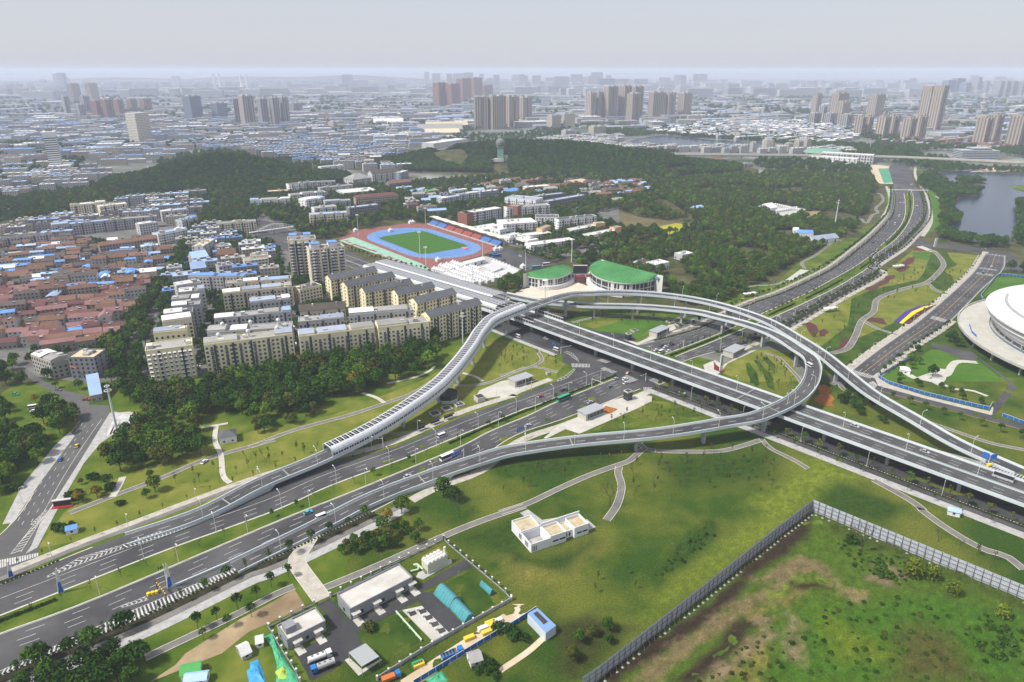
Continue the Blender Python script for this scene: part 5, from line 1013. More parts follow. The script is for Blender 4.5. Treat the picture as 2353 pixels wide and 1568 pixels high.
def marquee(s, D, H, lab):
 a, b = W(s, H); d = b - a; L = d.length; rz = math.atan2(d.y, d.x); n = Vector((-math.sin(rz), math.cos(rz), 0)); c = (a + b) / 2 + n * D / 2
 t = thing('marquee', lab, 'tent', (c.x, c.y, .15), rz); m = MB(M['tent']); m.prism([(-L / 2, -D / 2), (L / 2, -D / 2), (L / 2, D / 2), (-L / 2, D / 2)], 0, H, cap=False)
 for e in (-1, 1): m.face([(e * L / 2, -D / 2, H), (e * L / 2, D / 2, H), (e * L / 2, 0, H + D * .2)])
 m.build('wall', t); m = MB(M['tent']); m.face([(-L / 2 - .3, -D / 2 - .3, H - .05), (L / 2 + .3, -D / 2 - .3, H - .05), (L / 2 + .3, 0, H + D * .2), (-L / 2 - .3, 0, H + D * .2)]); m.face([(L / 2 + .3, D / 2 + .3, H - .05), (-L / 2 - .3, D / 2 + .3, H - .05), (-L / 2 - .3, 0, H + D * .2), (L / 2 + .3, 0, H + D * .2)]); m.build('roof', t)
 for k in range(3): m = MB(M['glass']); x = -L * .3 + k * L * .3; m.face([(x - 1.2, -D / 2 - .05, .2), (x + 1.2, -D / 2 - .05, .2), (x + 1.2, -D / 2 - .05, 3), (x - 1.2, -D / 2 - .05, 3)]); m.build('doorway', t)
 mark([Vector((c.x, c.y, 0)) + Vector((math.cos(a2), math.sin(a2), 0)) * L * .6 for a2 in (0, 1.57, 3.14, 4.71)])
marquee('h 1335,545 1550,490', 9, 4.5, 'long white marquee beside the car park'); marquee('h 1620,625 1735,575', 20, 4.5, 'wide white marquee, left of the two beside the peaked tents'); marquee('h 1745,665 1885,635', 16, 4.5, 'wide white marquee, right of the two beside the peaked tents')
mark(W('h 990,640 1240,500 1560,460 1950,620 1700,720 1450,770'))
b = MB(mat('pink_mat', (.62, .16, .26), .7)); p = W('h 1332,380')[0]; b.box((p.x, p.y, .25), (9, 5, .8), ta); tag(b.build('jump_mat'), 'pink high jump landing mat on the blue track', 'mat')
# sports hall with two half-moon green roofs
M['hallroof'] = mat('green_hall_roof', (.045, .19, .055), .7, (.075, .26, .085), .06); M['hallwall'] = mat('hall_white_wall', (.62, .62, .60), .8)
def moon(arc, chord, zarc, zch, label, podium, npan):
 A = resample(smooth(W(arc, zarc), 2), n=npan * 2 + 1); t = thing('sports_hall', label, 'sports hall'); C0, C1 = W(chord, zch); n = len(A)
 base = Vector((0, 0, 0)); cen_ = sum(A, Vector()) / n
 b = MB(M['hallroof']); rows = []
 for k in range(7):
  f = k / 6; rows.append([Vector((p.x, p.y, p.z)).lerp(C0.lerp(C1, i / (n - 1)), f) + Vector((0, 0, math.sin(f * math.pi) * .6)) for i, p in enumerate(A)])
 b.strip(rows); b.strip([[C0.lerp(C1, i / (n - 1)) for i in range(n)], [Vector((q.x, q.y, 0)) for q in [C0.lerp(C1, i / (n - 1)) for i in range(n)]]], M['hallwall']); b.build('roof', t, smooth=True)
 for i in range(1, n - 1):
  b = MB(M['hallroof']); q_ = [r[i] + Vector((0, 0, .12)) for r in rows]; [b.tube(p, r, .16, n=4) for p, r in zip(q_, q_[1:])]; b.build('roof_seam', t)
 inset = [p.lerp(cen_, .035) for p in A]
 b = MB(M['hallwall']); b.strip([zed(inset, -.2), zed(inset, zarc - .3)]); b.strip([zed(A, zarc - .9), zed(A, zarc - .05)]); b.strip([zed(A, zarc - .9), zed(inset, zarc - .9)]); b.build('wall', t)
 for i in range(1, npan - 1):
  p, q = inset[2 * i], inset[2 * i + 2]; o = (p + q) / 2 - cen_; o.z = 0; o.normalize(); p2, q2 = p.lerp(q, .06) + o * .25, p.lerp(q, .94) + o * .25
  for z0, z1 in ((zarc * .18, zarc * .46), (zarc * .52, zarc * .86)):
   m = MB(M['glass']); m.face([(p2.x, p2.y, z0), (q2.x, q2.y, z0), (q2.x, q2.y, z1), (p2.x, p2.y, z1)]); m.build('glass_panel', t)
 if podium:
  out = [p + (p - cen_).normalized() * 4 for p in zed(A, 0)]; k0, k1 = podium; out = out[k0:k1]; b = MB(M['hallwall']); b.strip([zed(out, -.1), zed(out, 4)]); b.strip([zed(out, 4), zed(inset[k0:k1], 4)]); b.build('podium', t)
 mark(zed(A, 0) + [Vector((C1.x, C1.y, 0)), Vector((C0.x, C0.y, 0))]); return t
moon('e 262,280 330,305 450,325 580,327 700,305 790,268 830,235 800,195 720,168', 'e 265,270 715,165', 11, 14.5, 'smaller half moon sports hall with green roof', (6, 22), 12)
moon('e 1140,118 1060,150 1020,200 1040,260 1120,315 1260,360 1420,380 1580,375 1740,345 1862,302', 'e 1158,110 1860,296', 13, 18, 'larger half moon sports hall with green roof and solar panels', (2, 22), 16)
p = W('e 1740,310,15')[0]; t = thing('solar_array', 'small blue solar array on the larger green roof', 'solar panels')
for i in range(5):
 for j in range(2): b = MB(mat('solar_blue', (.10, .17, .30), .3) if (i, j) == (0, 0) else bpy.data.materials['solar_blue']); q = W('e %f,%f,14.6' % (1685 + i * 27 - j * 14, 290 + i * 9 - j * 19 ))[0]; b.face([q + Vector((x, y, z)) for x, y, z in ((-2, -1, .2), (2, -1, .2), (2, 1, 1.2), (-2, 1, 1.2))]); b.build('panel', t)
q = W('e 925,405')[0]; t = thing('scoreboard_gate', 'black video board on a white gate between the green roofed halls', 'scoreboard', (q.x, q.y + 14, 0)); zb = ztop(Vector((q.x, q.y + 14, 0)), 'e 925,268'); zt_ = ztop(Vector((q.x, q.y + 14, 0)), 'e 925,182'); wd = 13.5
b = MB(mat('screen_black', (.012, .013, .016), .3)); b.box((0, 0, zb), (wd, 1, zt_ - zb)); b.build('screen', t); b = MB(M['hallwall'])
for x in (-5.5, 5.5): b.box((x, .5, 0), (1.2, 1.2, zb))
b.box((0, .5, zb - 1.2), (wd + 1, 1.4, 1.15)); b.box((0, .6, zt_ + .02), (wd + .6, 1.4, .4)); b.build('gate_frame', t); b = MB(M['w_redbrown'], M['glass']); b.box((0, 5, 0), (24, 9, 5.5), 0, 0); b.box((0, -1.2, 0), (9, 5, 4.5), 0, 0); b.build('entrance_block', t); b = MB(mat('maroon_canopy', (.17, .02, .04), .6)); b.box((0, -3, 4.6), (10, 6, 1.2)); b.build('canopy', t); mark([Vector((q.x + dx, q.y + 14 + dy, 0)) for dx, dy in ((-16, -8), (16, -8), (16, 12), (-16, 12))])

# round white stadium
SX, SY = 469, 462; t = thing('stadium', 'huge round white stadium cut by the right edge', 'stadium', (SX, SY, 0)); M['stw'] = mat('stadium_white', (.60, .60, .595), .5, (.66, .66, .65), .1); M['stroof'] = mat('stadium_roof', (.58, .58, .585), .5, (.64, .64, .64), .3)
NS = 120; cc = lambda r, z: [Vector((r * math.cos(2 * math.pi * i / NS), r * math.sin(2 * math.pi * i / NS), z)) for i in range(NS)]
b = MB(M['stroof']); b.strip([cc(r, z) for r, z in ((113, 23.2), (113.2, 24.4), (110, 25.6), (95, 30), (75, 34), (50, 37), (0.1, 38))], close=True); b.build('roof', t)
for r0, r1, z, i0, i1 in ((86, 88, 32.3, 60, 78), (100, 101.5, 29.2, 46, 60)):
 b = MB(M['w_grey']); P0 = [Vector((r0 * math.cos(2 * math.pi * i / NS), r0 * math.sin(2 * math.pi * i / NS), z)) for i in range(i0, i1)]; P1 = [Vector((p.x * r1 / r0, p.y * r1 / r0, z - .2)) for p in P0]; b.ribbon(P1, P0); b.ribbon(zed(P1, z - 1.5), P1); b.build('roof_seam', t)
for k, (r, z) in enumerate(((110.5, 19.2), (108, 15.4), (105.5, 11.8))):
 b = MB(M['stw']); b.strip([cc(r - 5, z + 2.2), cc(r, z + 2.2), cc(r + .3, z), cc(r - 1, z - .4)], close=True); b.build('facade_ring', t)
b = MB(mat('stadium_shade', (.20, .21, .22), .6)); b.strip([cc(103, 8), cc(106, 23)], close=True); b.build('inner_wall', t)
for i in range(0, NS, 2): b = MB(M['concrete']); r = 104.5; x, y = r * math.cos(2 * math.pi * i / NS), r * math.sin(2 * math.pi * i / NS); (math.cos(2 * math.pi * i / NS) < -.1) and (b.box((x, y, 8), (1.2, .8, 4.2), 2 * math.pi * i / NS), b.build('column', t))
b = MB(M['concrete_lt'], M['stw']); b.strip([cc(129, 7), cc(129.2, 9), cc(128.5, 9), cc(128.4, 8), cc(100, 8)], close=True); b.strip([cc(129, 7), cc(110, 7)], close=True); b.build('podium', t)
b = MB(mat('blue_glass', (.10, .16, .24), .25)); b.strip([cc(107.5, 8), cc(107.5, 9.6)], close=True); b.build('glass_balustrade', t)
for i in range(0, NS, 4): 
 a2 = 2 * math.pi * i / NS
 if math.cos(a2) < -.2: b = MB(M['pier']); b.box((124 * math.cos(a2), 124 * math.sin(a2), 0), (1.2, 1.2, 7), a2); b.build('pillar', t)
mark([Vector((SX + 131 * math.cos(a2), SY + 131 * math.sin(a2), 0)) for a2 in [i * .1 for i in range(63)]])
b = MB(M['concrete_lt'], M['pier']); P1 = W('k 540,740,5 710,650,8 760,640,8', 5); A = W('k 480,760,.3 700,870,8'); b.face([*W('k 490,750,1 650,600,2 900,540,8 720,720,8 690,880,8 540,800,3')], 0); b.build('ramp', t); bb = MB(mat('blue_banner', (.02, .14, .52), .6)); s_ = W('k 712,790,8.3 740,880,8.3 800,935,8.3'); bb.strip([s_, [p + Vector((0, 0, 1.5)) for p in s_]]); tag(bb.build('banner'), 'curved blue banner on the edge of the stadium podium', 'banner')
bb = MB(bpy.data.materials['blue_banner'], M['paint']); s_ = W('k 650,672,4 752,680,4'); d = (s_[1] - s_[0]); bb.beam(s_[0], s_[1], .4, 2, 0)
for k in range(4): q = s_[0] + d * (.14 + k * .2) + Vector((-.1, -.4, .5)); bb.face([q, q + d * .1, q + d * .1 + Vector((0, 0, 1)), q + Vector((0, 0, 1))], 1)
tag(bb.build('banner_gate'), 'blue gate banner with white characters on the stadium ramp', 'banner')

# masts
def mast(base, top, label, r=.35, kind='plain', name='mast'):
 p = W(base)[0]; h = ztop(p, top); t = thing(name, label, 'mast', p); m = M['tank'] if kind != 'lattice' else M['rail']
 b = MB(m); b.cyl((0, 0, 0), r, r * .5, h, 8); b.build('pole', t)
 if kind == 'ring':
  for z, rr in ((h * .88, 2.0), (h * .97, 1.4)): b = MB(m); b.strip([[Vector((math.cos(a) * q, math.sin(a) * q, z + dz)) for a in [2 * math.pi * i / 12 for i in range(12)]] for q, dz in ((rr, 0), (rr, .35), (rr - .3, .35), (rr - .3, 0))], close=True); [b.tube((0, 0, z), (math.cos(a) * rr, math.sin(a) * rr, z), .08) for a in (0, 2.1, 4.2)]; b.build('antenna_ring', t)
  b = MB(m); b.tube((0, 0, h), (0, 0, h + 3), .06); b.build('spike', t)
 elif kind == 'flood':
  b = MB(m); b.box((0, 0, h - .4), (3.6, .5, 1.6)); b.build('lamp_head', t)
 elif kind == 'disc':
  b = MB(m); b.cyl((0, 0, h), 2.8, 2.2, .6, 14); b.build('lamp_head', t)
 elif kind == 'telecom':
  for z in (.75, .83, .91): b = MB(m); [b.box((math.cos(a) * .7, math.sin(a) * .7, h * z), (.35, .35, 1.8), a) for a in (0, 2.1, 4.2)]; b.build('antenna', t)
 return t
for a in (('c1 1005,705', 'c1 905,300', 'tall white telecom mast with antenna ring beside the striped plaza', .75, 'ring'), ('b2 1822,1230', 'b2 1815,965', 'white mast beside the curving silver canopy', .5, 'ring'), ('h 928,600', 'h 920,370', 'white floodlight mast at the near corner of the track', .5, 'flood'), ('h 865,490', 'h 848,210', 'grey floodlight mast standing before the pitch', .4, 'flood'), ('h 1518,465', 'h 1514,270', 'plain white pole by the grandstand end', .35, 'plain'), ('h 1967,608', 'h 1965,415', 'plain white pole at the car park', .4, 'plain'), ('h 220,240', 'h 210,30', 'grey floodlight mast behind the track bend', .35, 'flood'), ('h 922,130', 'h 918,-40', 'grey floodlight mast at the grandstand start', .35, 'flood'), ('b3 612,535', 'b3 615,335', 'white telecom mast behind the scoreboard', .6, 'telecom'), ('e 514,548', 'e 515,345', 'high mast lamp with white disc before the small hall', .4, 'disc'), ('e 1272,475', 'e 1275,365', 'high mast lamp with white disc before the large hall', .4, 'disc'), ('b4 725,235', 'b4 757,0', 'tall white telecom mast in the eastern wood', .8, 'ring'), ('a4 1022,885', 'a4 1035,800', 'thin white mast behind the metro station', .6, 'telecom'), ('a4 1498,795', 'a4 1520,690', 'white mast between the towers and the boulevard', .6, 'plain'), ('a2 550,1112', 'a2 540,968', 'white mast in front of the left hill', .6, 'plain'), ('a2 660,960', 'a2 655,875', 'white mast among the far rooftops', .6, 'plain'), ('a2 1632,1355', 'a2 1625,1215', 'white mast beside the three dormitories', .6, 'telecom'), ('a1 685,1140', 'a1 660,1040', 'white mast at the foot of the striped tower', .5, 'plain'), ('h 1415,755', 'h 1412,545', 'grey mast among the peaked tents', .4, 'flood'), ('a3 1240,685', 'a3 1242,610', 'white mast by the far canal trees', .8, 'plain'), ('a4 1795,680', 'a4 1812,595', 'white mast near the red roofed villas', .8, 'plain'), ('a4 268,740', 'a4 278,660', 'white mast in the tree belt left of the station', .8, 'plain')): mast(*a)
# white sign pillars
for s0, s1, lab, wd in (('c3 1888,180', 'c3 1905,40', 'white sign pillar with dark characters by the metro pavilion', 2.2), ('g 1250,1250', 'g 1265,1150', 'plain white sign pillar at the park tip', 3.2)):
 p = W(s0)[0]; h = ztop(p, s1); t = thing('sign_pillar', lab, 'sign', p, .3); b = MB(M['tank']); b.box((0, 0, 0), (wd, .8, h)); b.build('pillar', t)
 if wd < 3:
  for k in range(5): b = MB(M['glass']); b.face([(-.5, -.43, h * (.9 - k * .12) - .9), (.5, -.43, h * (.9 - k * .12) - .9), (.5, -.43, h * (.9 - k * .12)), (-.5, -.43, h * (.9 - k * .12))]); b.build('character', t)
# radar tower on the ridge
p = Vector((G(1150, 345).x * 1500 / G(1150, 345).y, 1500, 0)); p.z = hz(p.x, p.y); t = thing('radar_tower', 'green lattice tower with a dark ball on the ridge', 'tower', p); M['rad_g'] = mat('green_tower_wall', (.10, .26, .18), .8, (.20, .34, .26), .25); b = MB(M['rad_g']); b.box((0, 0, -2), (13, 13, 30)); b.build('shaft', t)
b = MB(mat('radar_ball', (.10, .11, .09), .8, (.22, .22, .19), .4)); b.sphere((0, 0, 35), 10, 16, 10); b.build('ball', t, smooth=True); b = MB(M['concrete_lt']); b.box((-6, -4, -2), (26, 16, 6)); b.build('base_building', t); b = MB(M['rad_g']); b.box((11, 0, -2), (9, 10, 13)); b.build('annex', t); b = MB(M['rail']); b.tube((0, 0, 45), (0, 0, 53), .3); b.build('aerial', t)
for k in range(4): b = MB(M['rad_g']); b.box((0, 0, 27.5 + k * .01), (16 - k * 2, 16 - k * 2, .6 + k)); b.build('gallery', t)
# arched footbridge
fa_, fb_ = W('b2 0,320 505,245'); t = thing('footbridge', 'pale arched footbridge over the road left of the twin towers', 'footbridge'); b = MB(M['parapet']); d = fb_ - fa_; n = Vector((-d.y, d.x, 0)).normalized(); N = 24
for i in range(N):
 p, q = fa_ + d * i / N, fa_ + d * (i + 1) / N; b.beam(p + Vector((0, 0, 5.5)), q + Vector((0, 0, 5.5)), 4, .5)
b.build('deck', t)
for sg_ in (-1, 1):
 b = MB(M['tank']); arch = [fa_ + d * (.12 + .62 * i / N) + n * sg_ * 2 + Vector((0, 0, 6 + 6.5 * math.sin(math.pi * i / N))) for i in range(N + 1)]
 for p, q in zip(arch, arch[1:]): b.tube(p, q, .3)
 for p in arch[1:-1:2]: b.tube(p, Vector((p.x, p.y, 6)), .1)
 b.build('arch', t)
for f in (.1, .4, .78): b = MB(M['pier']); p = fa_ + d * f; b.box((p.x, p.y, 0), (1.2, 1.2, 5.5)); b.build('pier', t)
# metro viaduct and station
mv = [G(x, y, 12) for x, y in ((1440, 352), (1600, 355), (1800, 357), (2010, 360), (2150, 365), (2353, 374), (2520, 380))]
deck('metro_viaduct', [Vector((p.x, p.y, 12)) for p in mv], 12, 'long pale metro viaduct crossing the far right of the view', 'viaduct', piers=[.05 + i * .045 for i in range(21)], marks=(), thick=3.4, par_h=2.4); mark([p + Vector((0, -26, 0)) for p in mv] + [p + Vector((0, 14, 0)) for p in reversed(mv)])
for o in bpy.data.objects['metro_viaduct'].children:
 if o.name.startswith(('parapet', 'deck')): o.data.materials[0] = M['concrete_lt']
bldr('a4 610,880 1062,905', 19, 26, 'metro station hall with white scalloped roof on the viaduct', name='metro_station', cat='station', wall='greyw', roof='white', units=0, win=(6, 6, 4, 3)); bldr('a4 495,905 920,935', 13, 16, 'white station building with small dark windows below the metro hall', name='station_building', wall='white', roof='pale', units=1, win=(5, 4, 1.5, 1.6))
b = MB(M['tank']); a, b_ = W('a4 625,885 1055,908', 19.6)
for k in range(9): b.sphere(a.lerp(b_, (k + .5) / 9), 3.0, 10, 4, z0=0, sz=.5)
tag(b.build('roof_scallops', bpy.data.objects['metro_station']), kind='stuff'); b = MB(mat('sage_roof', (.16, .30, .22), .7)); p = W('a4 690,880', 14)[0]; b.sphere((p.x, p.y + 40, 10), 45, 20, 5, z0=0, sz=.2); tag(b.build('dome_roof', smooth=True), 'pale green shallow dome behind the metro station', 'dome')

# ================================================================== foreground compound
CP = 'd2 570,840 680,780 760,860 830,962 905,960 1400,700 1830,450 1905,510 1470,725 1550,730 1830,1010 1700,1072 1565,960 1470,840 1440,800 1350,850 910,1070 960,1165 820,1310 700,1400 520,1490 420,1300 370,1250 680,1090 690,1020 640,900'
road('yard', W(CP), 'asphalt_dark', .16, 'dark asphalt yard of the waterworks compound'); mark(W(CP))
P_('lane', 'd2 1200,1540 2240,865 2353,830 d3 100,830 d3 300,880 0,1060 d2 2353,940 1400,1540', .12, 'sandlot', 'sandy lane behind the blue hoarding'); P_('planting', 'd2 910,1075 1340,860 1480,1140 1100,1350 960,1170', .11, 'lawn_dk'); P_('planting', 'd2 1560,730 1890,520 2200,760 1940,930 1690,690', .11, 'lawn_dk')
P_('bare_strip', 'd1 1280,1497 1500,1350 1590,1250 2050,960 2353,800 d2 380,700 480,860 0,1060 d1 1900,1250', .10, 'soil')
M['cw'] = mat('compound_wall', (.30, .31, .32), .85, (.36, .37, .38), .3); M['croof'] = mat('weathered_roof', (.42, .40, .37), .9, (.56, .54, .50), .12); ROOFS['w'] = 0; M['r_weather'] = M['croof']; M['w_slate'] = mat('slate_wall', (.21, .22, .24), .8, (.26, .27, .29), .3)
t = bldr('d2 855,868 1390,592', 5.6, 10.5, 'long low grey building with pale flat roof in the compound', name='plant_building', wall='slate', roof='weather', units=0, win=(7, 5, 1.6, 1.6)); t2 = bldr('d2 315,1132 644,967', 5.2, 9, 'small low grey building with pale roof by the compound gate', name='plant_building', wall='slate', roof='weather', units=1, win=(4, 4, 1.2, 1.5))
for par, L, D, xs in ((t, 33, 10.5, (-12, -3, 7, 13)), (t2, 20, 9, (-4, 4))):
 for x in xs: b = MB(M['concrete_lt'], M['frame']); b.box((x, -D / 2 - 1, 3.2), (3.4, 2, .25), 0, 0); b.build('awning', par); b = MB(M['frame']); b.box((x, -D / 2 - .1, 0), (2, .15, 2.7)); b.build('door', par); b = MB(M['concrete_lt']); b.box((x, -D / 2 - 2.6, .1), (3, 4.5, .1)); b.build('step', par)
# pump shelter, pad, pipes, arched covers, cooling unit
q = W('d2 845,1242 990,1162 1105,1275 955,1362', 4.5); t = thing('pump_shelter', 'glazed grey shelter roof on posts at the yard edge', 'shelter'); b = MB(mat('shelter_roof', (.36, .38, .38), .4)); b.face(list(reversed(q))); b.prism([(p.x, p.y) for p in reversed(q)], 4.3, 4.45, bottom=True); b.build('roof', t); b = MB(M['rail'])
for i in range(9): b.tube(q[0].lerp(q[3], i / 8) + Vector((0, 0, .06)), q[1].lerp(q[2], i / 8) + Vector((0, 0, .06)), .05)
b.build('roof_batten', t)
for p in q: b = MB(M['rail']); b.tube((p.x, p.y, 0), (p.x, p.y, 4.3), .1); b.build('post', t)
mark(zed(q, 0)); P_('slab', 'd2 810,1310 850,1290 960,1390 1120,1300 1130,1310 930,1445', .2, 'concrete_lt')
q = W('d2 1305,878 1470,842 1700,1068 1565,1142', .6); t = thing('tank_slab', 'pale concrete tank slab with four dark hatches', 'slab'); b = MB(M['concrete_lt']); b.prism([(p.x, p.y) for p in reversed(q)], 0, .6); b.build('slab', t); mark(zed(q, 0))
for u, v in ((1392, 908), (1478, 890), (1530, 943), (1583, 1000), (1640, 1055)): p = W('d2 %d,%d' % (u, v), .6)[0]; b = MB(M['asphalt_dark'], M['rail']); b.box((p.x, p.y, .6), (2.6, 2.2, .12), .5, 0); b.build('hatch', t); b = MB(M['tank']); b.box((p.x - 2.2, p.y + .4, .6), (.7, .7, 1.0), .5); b.build('valve_box', t)
M['pipeg'] = mat('pale_green_pipe', (.42, .55, .36), .5); t = thing('pipe_run', 'pale green pipe running along the tank slab', 'pipe'); b = MB(M['pipeg']); a, c = W('d2 1250,888 1470,1135', .9); b.tube(a, c, .35, n=8); b.build('pipe', t)
for f in (.05, .3, .55, .8, .97): b = MB(M['concrete']); p = a.lerp(c, f); b.box((p.x, p.y, 0), (.7, .7, .7)); b.build('support', t)
M['teal'] = mat('teal_polycarbonate', (.045, .22, .25), .25, (.065, .28, .31), .3, spec=.5); M['teal_lt'] = mat('teal_rib', (.30, .45, .46), .4)
def vault(s, label, z0=.6, rise=2.6, n=9, ribs=6):
 a, b_, c, d = W(s, .6); t = thing('arched_cover', label, 'cover'); m = MB(M['teal']); K1 = 10
 sec = lambda p, q: [p.lerp(q, i / K1) + Vector((0, 0, z0 + rise * math.sin(math.pi * i / K1))) for i in range(K1 + 1)]
 m.strip([sec(a, b_), sec(d, c)]); e0, e1 = sec(a, b_), sec(d, c); m.face([a] + e0 + [b_]); m.face(list(reversed([d] + e1 + [c]))); m.strip([[a, d], [e0[0], e1[0]]]); m.strip([[e0[-1], e1[-1]], [b_, c]]); m.build('shell', t)
 for k in range(ribs + 1):
  r = MB(M['teal_lt']); S = [p + Vector((0, 0, .05)) for p in sec(a.lerp(d, k / ribs), b_.lerp(c, k / ribs))]
  for p, q in zip(S, S[1:]): r.tube(p, q, .06, n=4)
  r.build('rib', t)
 mark(zed([a, b_, c, d], 0))
vault('d2 1572,750 1695,690 1812,800 1700,868', 'large teal arched cover, upper section', rise=3.2); vault('d2 1706,866 1806,808 1935,940 1830,998', 'large teal arched cover, lower section', rise=2.6); vault('d2 1965,672 2000,655 2090,725 2052,755', 'small teal arched cover in the shrubs', rise=1.6, ribs=3)
q = W('d2 1466,440 1612,362 1690,405 1520,492', 5); t = thing('cooling_unit', 'cream cooling unit with rows of white fans and yellow rail', 'machine'); b = MB(mat('cream_panel', (.55, .56, .45), .6)); b.prism([(p.x, p.y) for p in reversed(q)], .3, 5); b.build('casing', t); mark(zed(q, 0)); P_('slab', 'd2 1440,560 1720,440 1730,480 1480,620 1420,600', .19, 'concrete')
for i in range(5):
 for j in range(3): p = q[0].lerp(q[1], (i + .5) / 5).lerp(q[3].lerp(q[2], (i + .5) / 5), (j + .5) / 3); b = MB(M['tank']); b.cyl((p.x, p.y, 5), .85, .7, .6, 10); b.build('fan', t)
b = MB(M['paint_y'])
for p, r in ((q[0], q[1]), (q[1], q[2])):
 for z in (5.6, 6.1): b.tube(p + Vector((0, 0, z - 5)), r + Vector((0, 0, z - 5)), .05, n=4)
b.build('guard_rail', t); b = MB(M['tank']); p = q[2].lerp(q[1], .3); b.cyl((p.x, p.y, 5), .6, .5, 3.2, 10); b.build('flue', t); b = MB(M['pipeg'])
pp = W('d2 1375,545,1 1440,530,1 1440,500,1.6 1400,490,2 1430,485,2.5 1480,530,2.5 1500,560,.6')
for p, r in zip(pp, pp[1:]): b.tube(p, r, .4, n=8)
tag(b.build('pipework'), 'pale green pipe loop next to the cooling unit', 'pipe')
# compound railing: posts, rails
def railing(s, label, step=4.5, h=1.9, wallh=0.5, name='compound_fence', solid=False):
 pts = resample(W(s), step); t = thing(name, label, 'fence'); pm_ = MB(M['cw'], M['tank']); pm_.box((0, 0, 0), (.6, .6, h + .3), 0, 0); pm_.box((0, 0, h + .3), (.7, .7, .2), 0, 1); pm_ = pm_.mesh('post')
 for i, p in enumerate(pts):
  new('post', pm_, t, p)
  if i: b = MB(M['cw'], M['glass']); b.beam(pts[i - 1], p, .25, h if solid else wallh); (not solid) and [b.tube(pts[i - 1] + Vector((0, 0, z)), p + Vector((0, 0, z)), .03, n=4, m=1) for z in (.9, 1.3, h)]; (not solid) and [b.tube(pts[i - 1].lerp(p, k / 14) + Vector((0, 0, wallh)), pts[i - 1].lerp(p, k / 14) + Vector((0, 0, h)), .02, n=3, m=1) for k in range(1, 14)]; b.build('railing_bay', t)
railing('d2 690,768 1280,465 1520,350 1655,275', 'dark railing with grey posts along the upper side of the compound'); railing('d2 1660,275 1700,320 1950,530 2180,725 2235,790', 'dark railing with grey posts along the right side of the compound'); railing('d2 2235,800 1800,1045 1480,1230 1090,1480', 'grey wall with posts along the lower side of the compound', solid=True, h=1.7)
railing('d2 550,832 470,870 160,1030', 'dark railing with grey posts left of the compound gate'); railing('d2 165,1035 260,1200 390,1400 430,1500', 'dark railing with grey posts beside the green nets')
t = thing('sliding_gate', 'low folding metal gate across the compound drive', 'gate'); a, c = W('d2 585,838 675,790')
for k in range(12): b = MB(M['rail']); p = a.lerp(c, k / 12); r = a.lerp(c, (k + 1) / 12); b.tube(p + Vector((0, 0, .1)), r + Vector((0, 0, 1.3)), .04, n=4); b.tube(p + Vector((0, 0, 1.3)), r + Vector((0, 0, .1)), .04, n=4); b.build('gate_bay', t)
# blue hoarding
M['hoard'] = mat('blue_hoarding', (.015, .10, .34), .5, (.02, .13, .40), .5); M['hoardw'] = mat('hoarding_cap', (.55, .60, .66), .5); pts = resample(W('d2 1400,1520 2353,942 d3 0,1085 310,885'), 3.0); t = thing('hoarding', 'bright blue panel hoarding along the sandy lane', 'fence'); me = None
for i, (p, r) in enumerate(zip(pts, pts[1:])):
 if me is None: b = MB(M['hoard'], M['hoardw']); b.box((0, 0, 0), (2.8, .1, 2.1), 0, 0); b.box((0, 0, 2.1), (3, .16, .15), 0, 1); b.box((-1.45, 0, 0), (.12, .16, 2.2), 0, 1); me = b.mesh('panel')
 d = r - p; new('panel', me, t, (p + r) / 2, math.atan2(d.y, d.x))
def hut(s, H, D, label, wall, roof, name='hut', rt='gable'):
 return bldr(s, H, D, label, name=name, cat='hut', wall=wall, roof=roof, rt=rt, units=0, win=(3, 3, 1, 1), over=.3)
t = thing('shed', 'shed with blue and dark corrugated roof at the end of the hoarding', 'shed'); q = W('d3 235,918 320,870 480,1012 390,1078', 4); b = MB(M['hoardw']); b.prism([(p.x, p.y) for p in reversed(q)], 0, 3.9); b.build('wall', t); b = MB(mat('pale_blue_roof', (.18, .30, .50), .5), M['asphalt_dark']); b.face([p + Vector((0, 0, .1 + .5 * (i in (0, 1)))) for i, p in enumerate(q)][::-1], 0); i0 = [q[0].lerp(q[1], .35), q[0].lerp(q[1], .75), q[3].lerp(q[2], .75), q[3].lerp(q[2], .35)]; i0 = [p.lerp(i0[3 - k], .12) if k < 2 else p.lerp(i0[3 - k], .3) for k, p in enumerate(i0)]; b.face([p + Vector((0, 0, .68 - .32 * (k > 1))) for k, p in enumerate(i0)][::-1], 1); b.build('roof', t); mark(zed(q, 0))
hut('d2 1890,1330 1990,1300', 2.6, 5, 'small white hut with tarpaulin behind the blue hoarding', 'white', 'greyflat'); hut('d1 560,200 655,178', 2.8, 4, 'white kiosk with violet blue roof beside the round shrubs', 'white', 'blue'); hut('c4 1705,1375 1810,1400', 2.8, 3.5, 'pale cabinet hut with light blue roof by the right hand pavement', 'white', 'bluelt'); hut('c1 1875,760 2020,735', 4, 9, 'white park pavilion with dark hipped roof in the grass', 'white', 'dark', rt='hip'); hut('b4 1300,1460 1380,1470', 3, 6, 'pale park shelter in the stadium garden', 'white', 'pale', rt='hip')
hut('c1 770,390 870,370', 5, 30, 'long shed with light blue roof at the street corner', 'old2', 'bluelt'); hut('d1 1540,1440 1710,1400', 2.6, 5, 'hut under green netting at the lower edge', 'white', 'greenroof'); hut('d1 2070,1270 2150,1230', 2.6, 6, 'small hut with pale green roof near the nets', 'old2', 'pale'); hut('d1 2190,1165 2250,1150', 2.5, 4, 'white site box next to the green nets', 'white', 'pale')
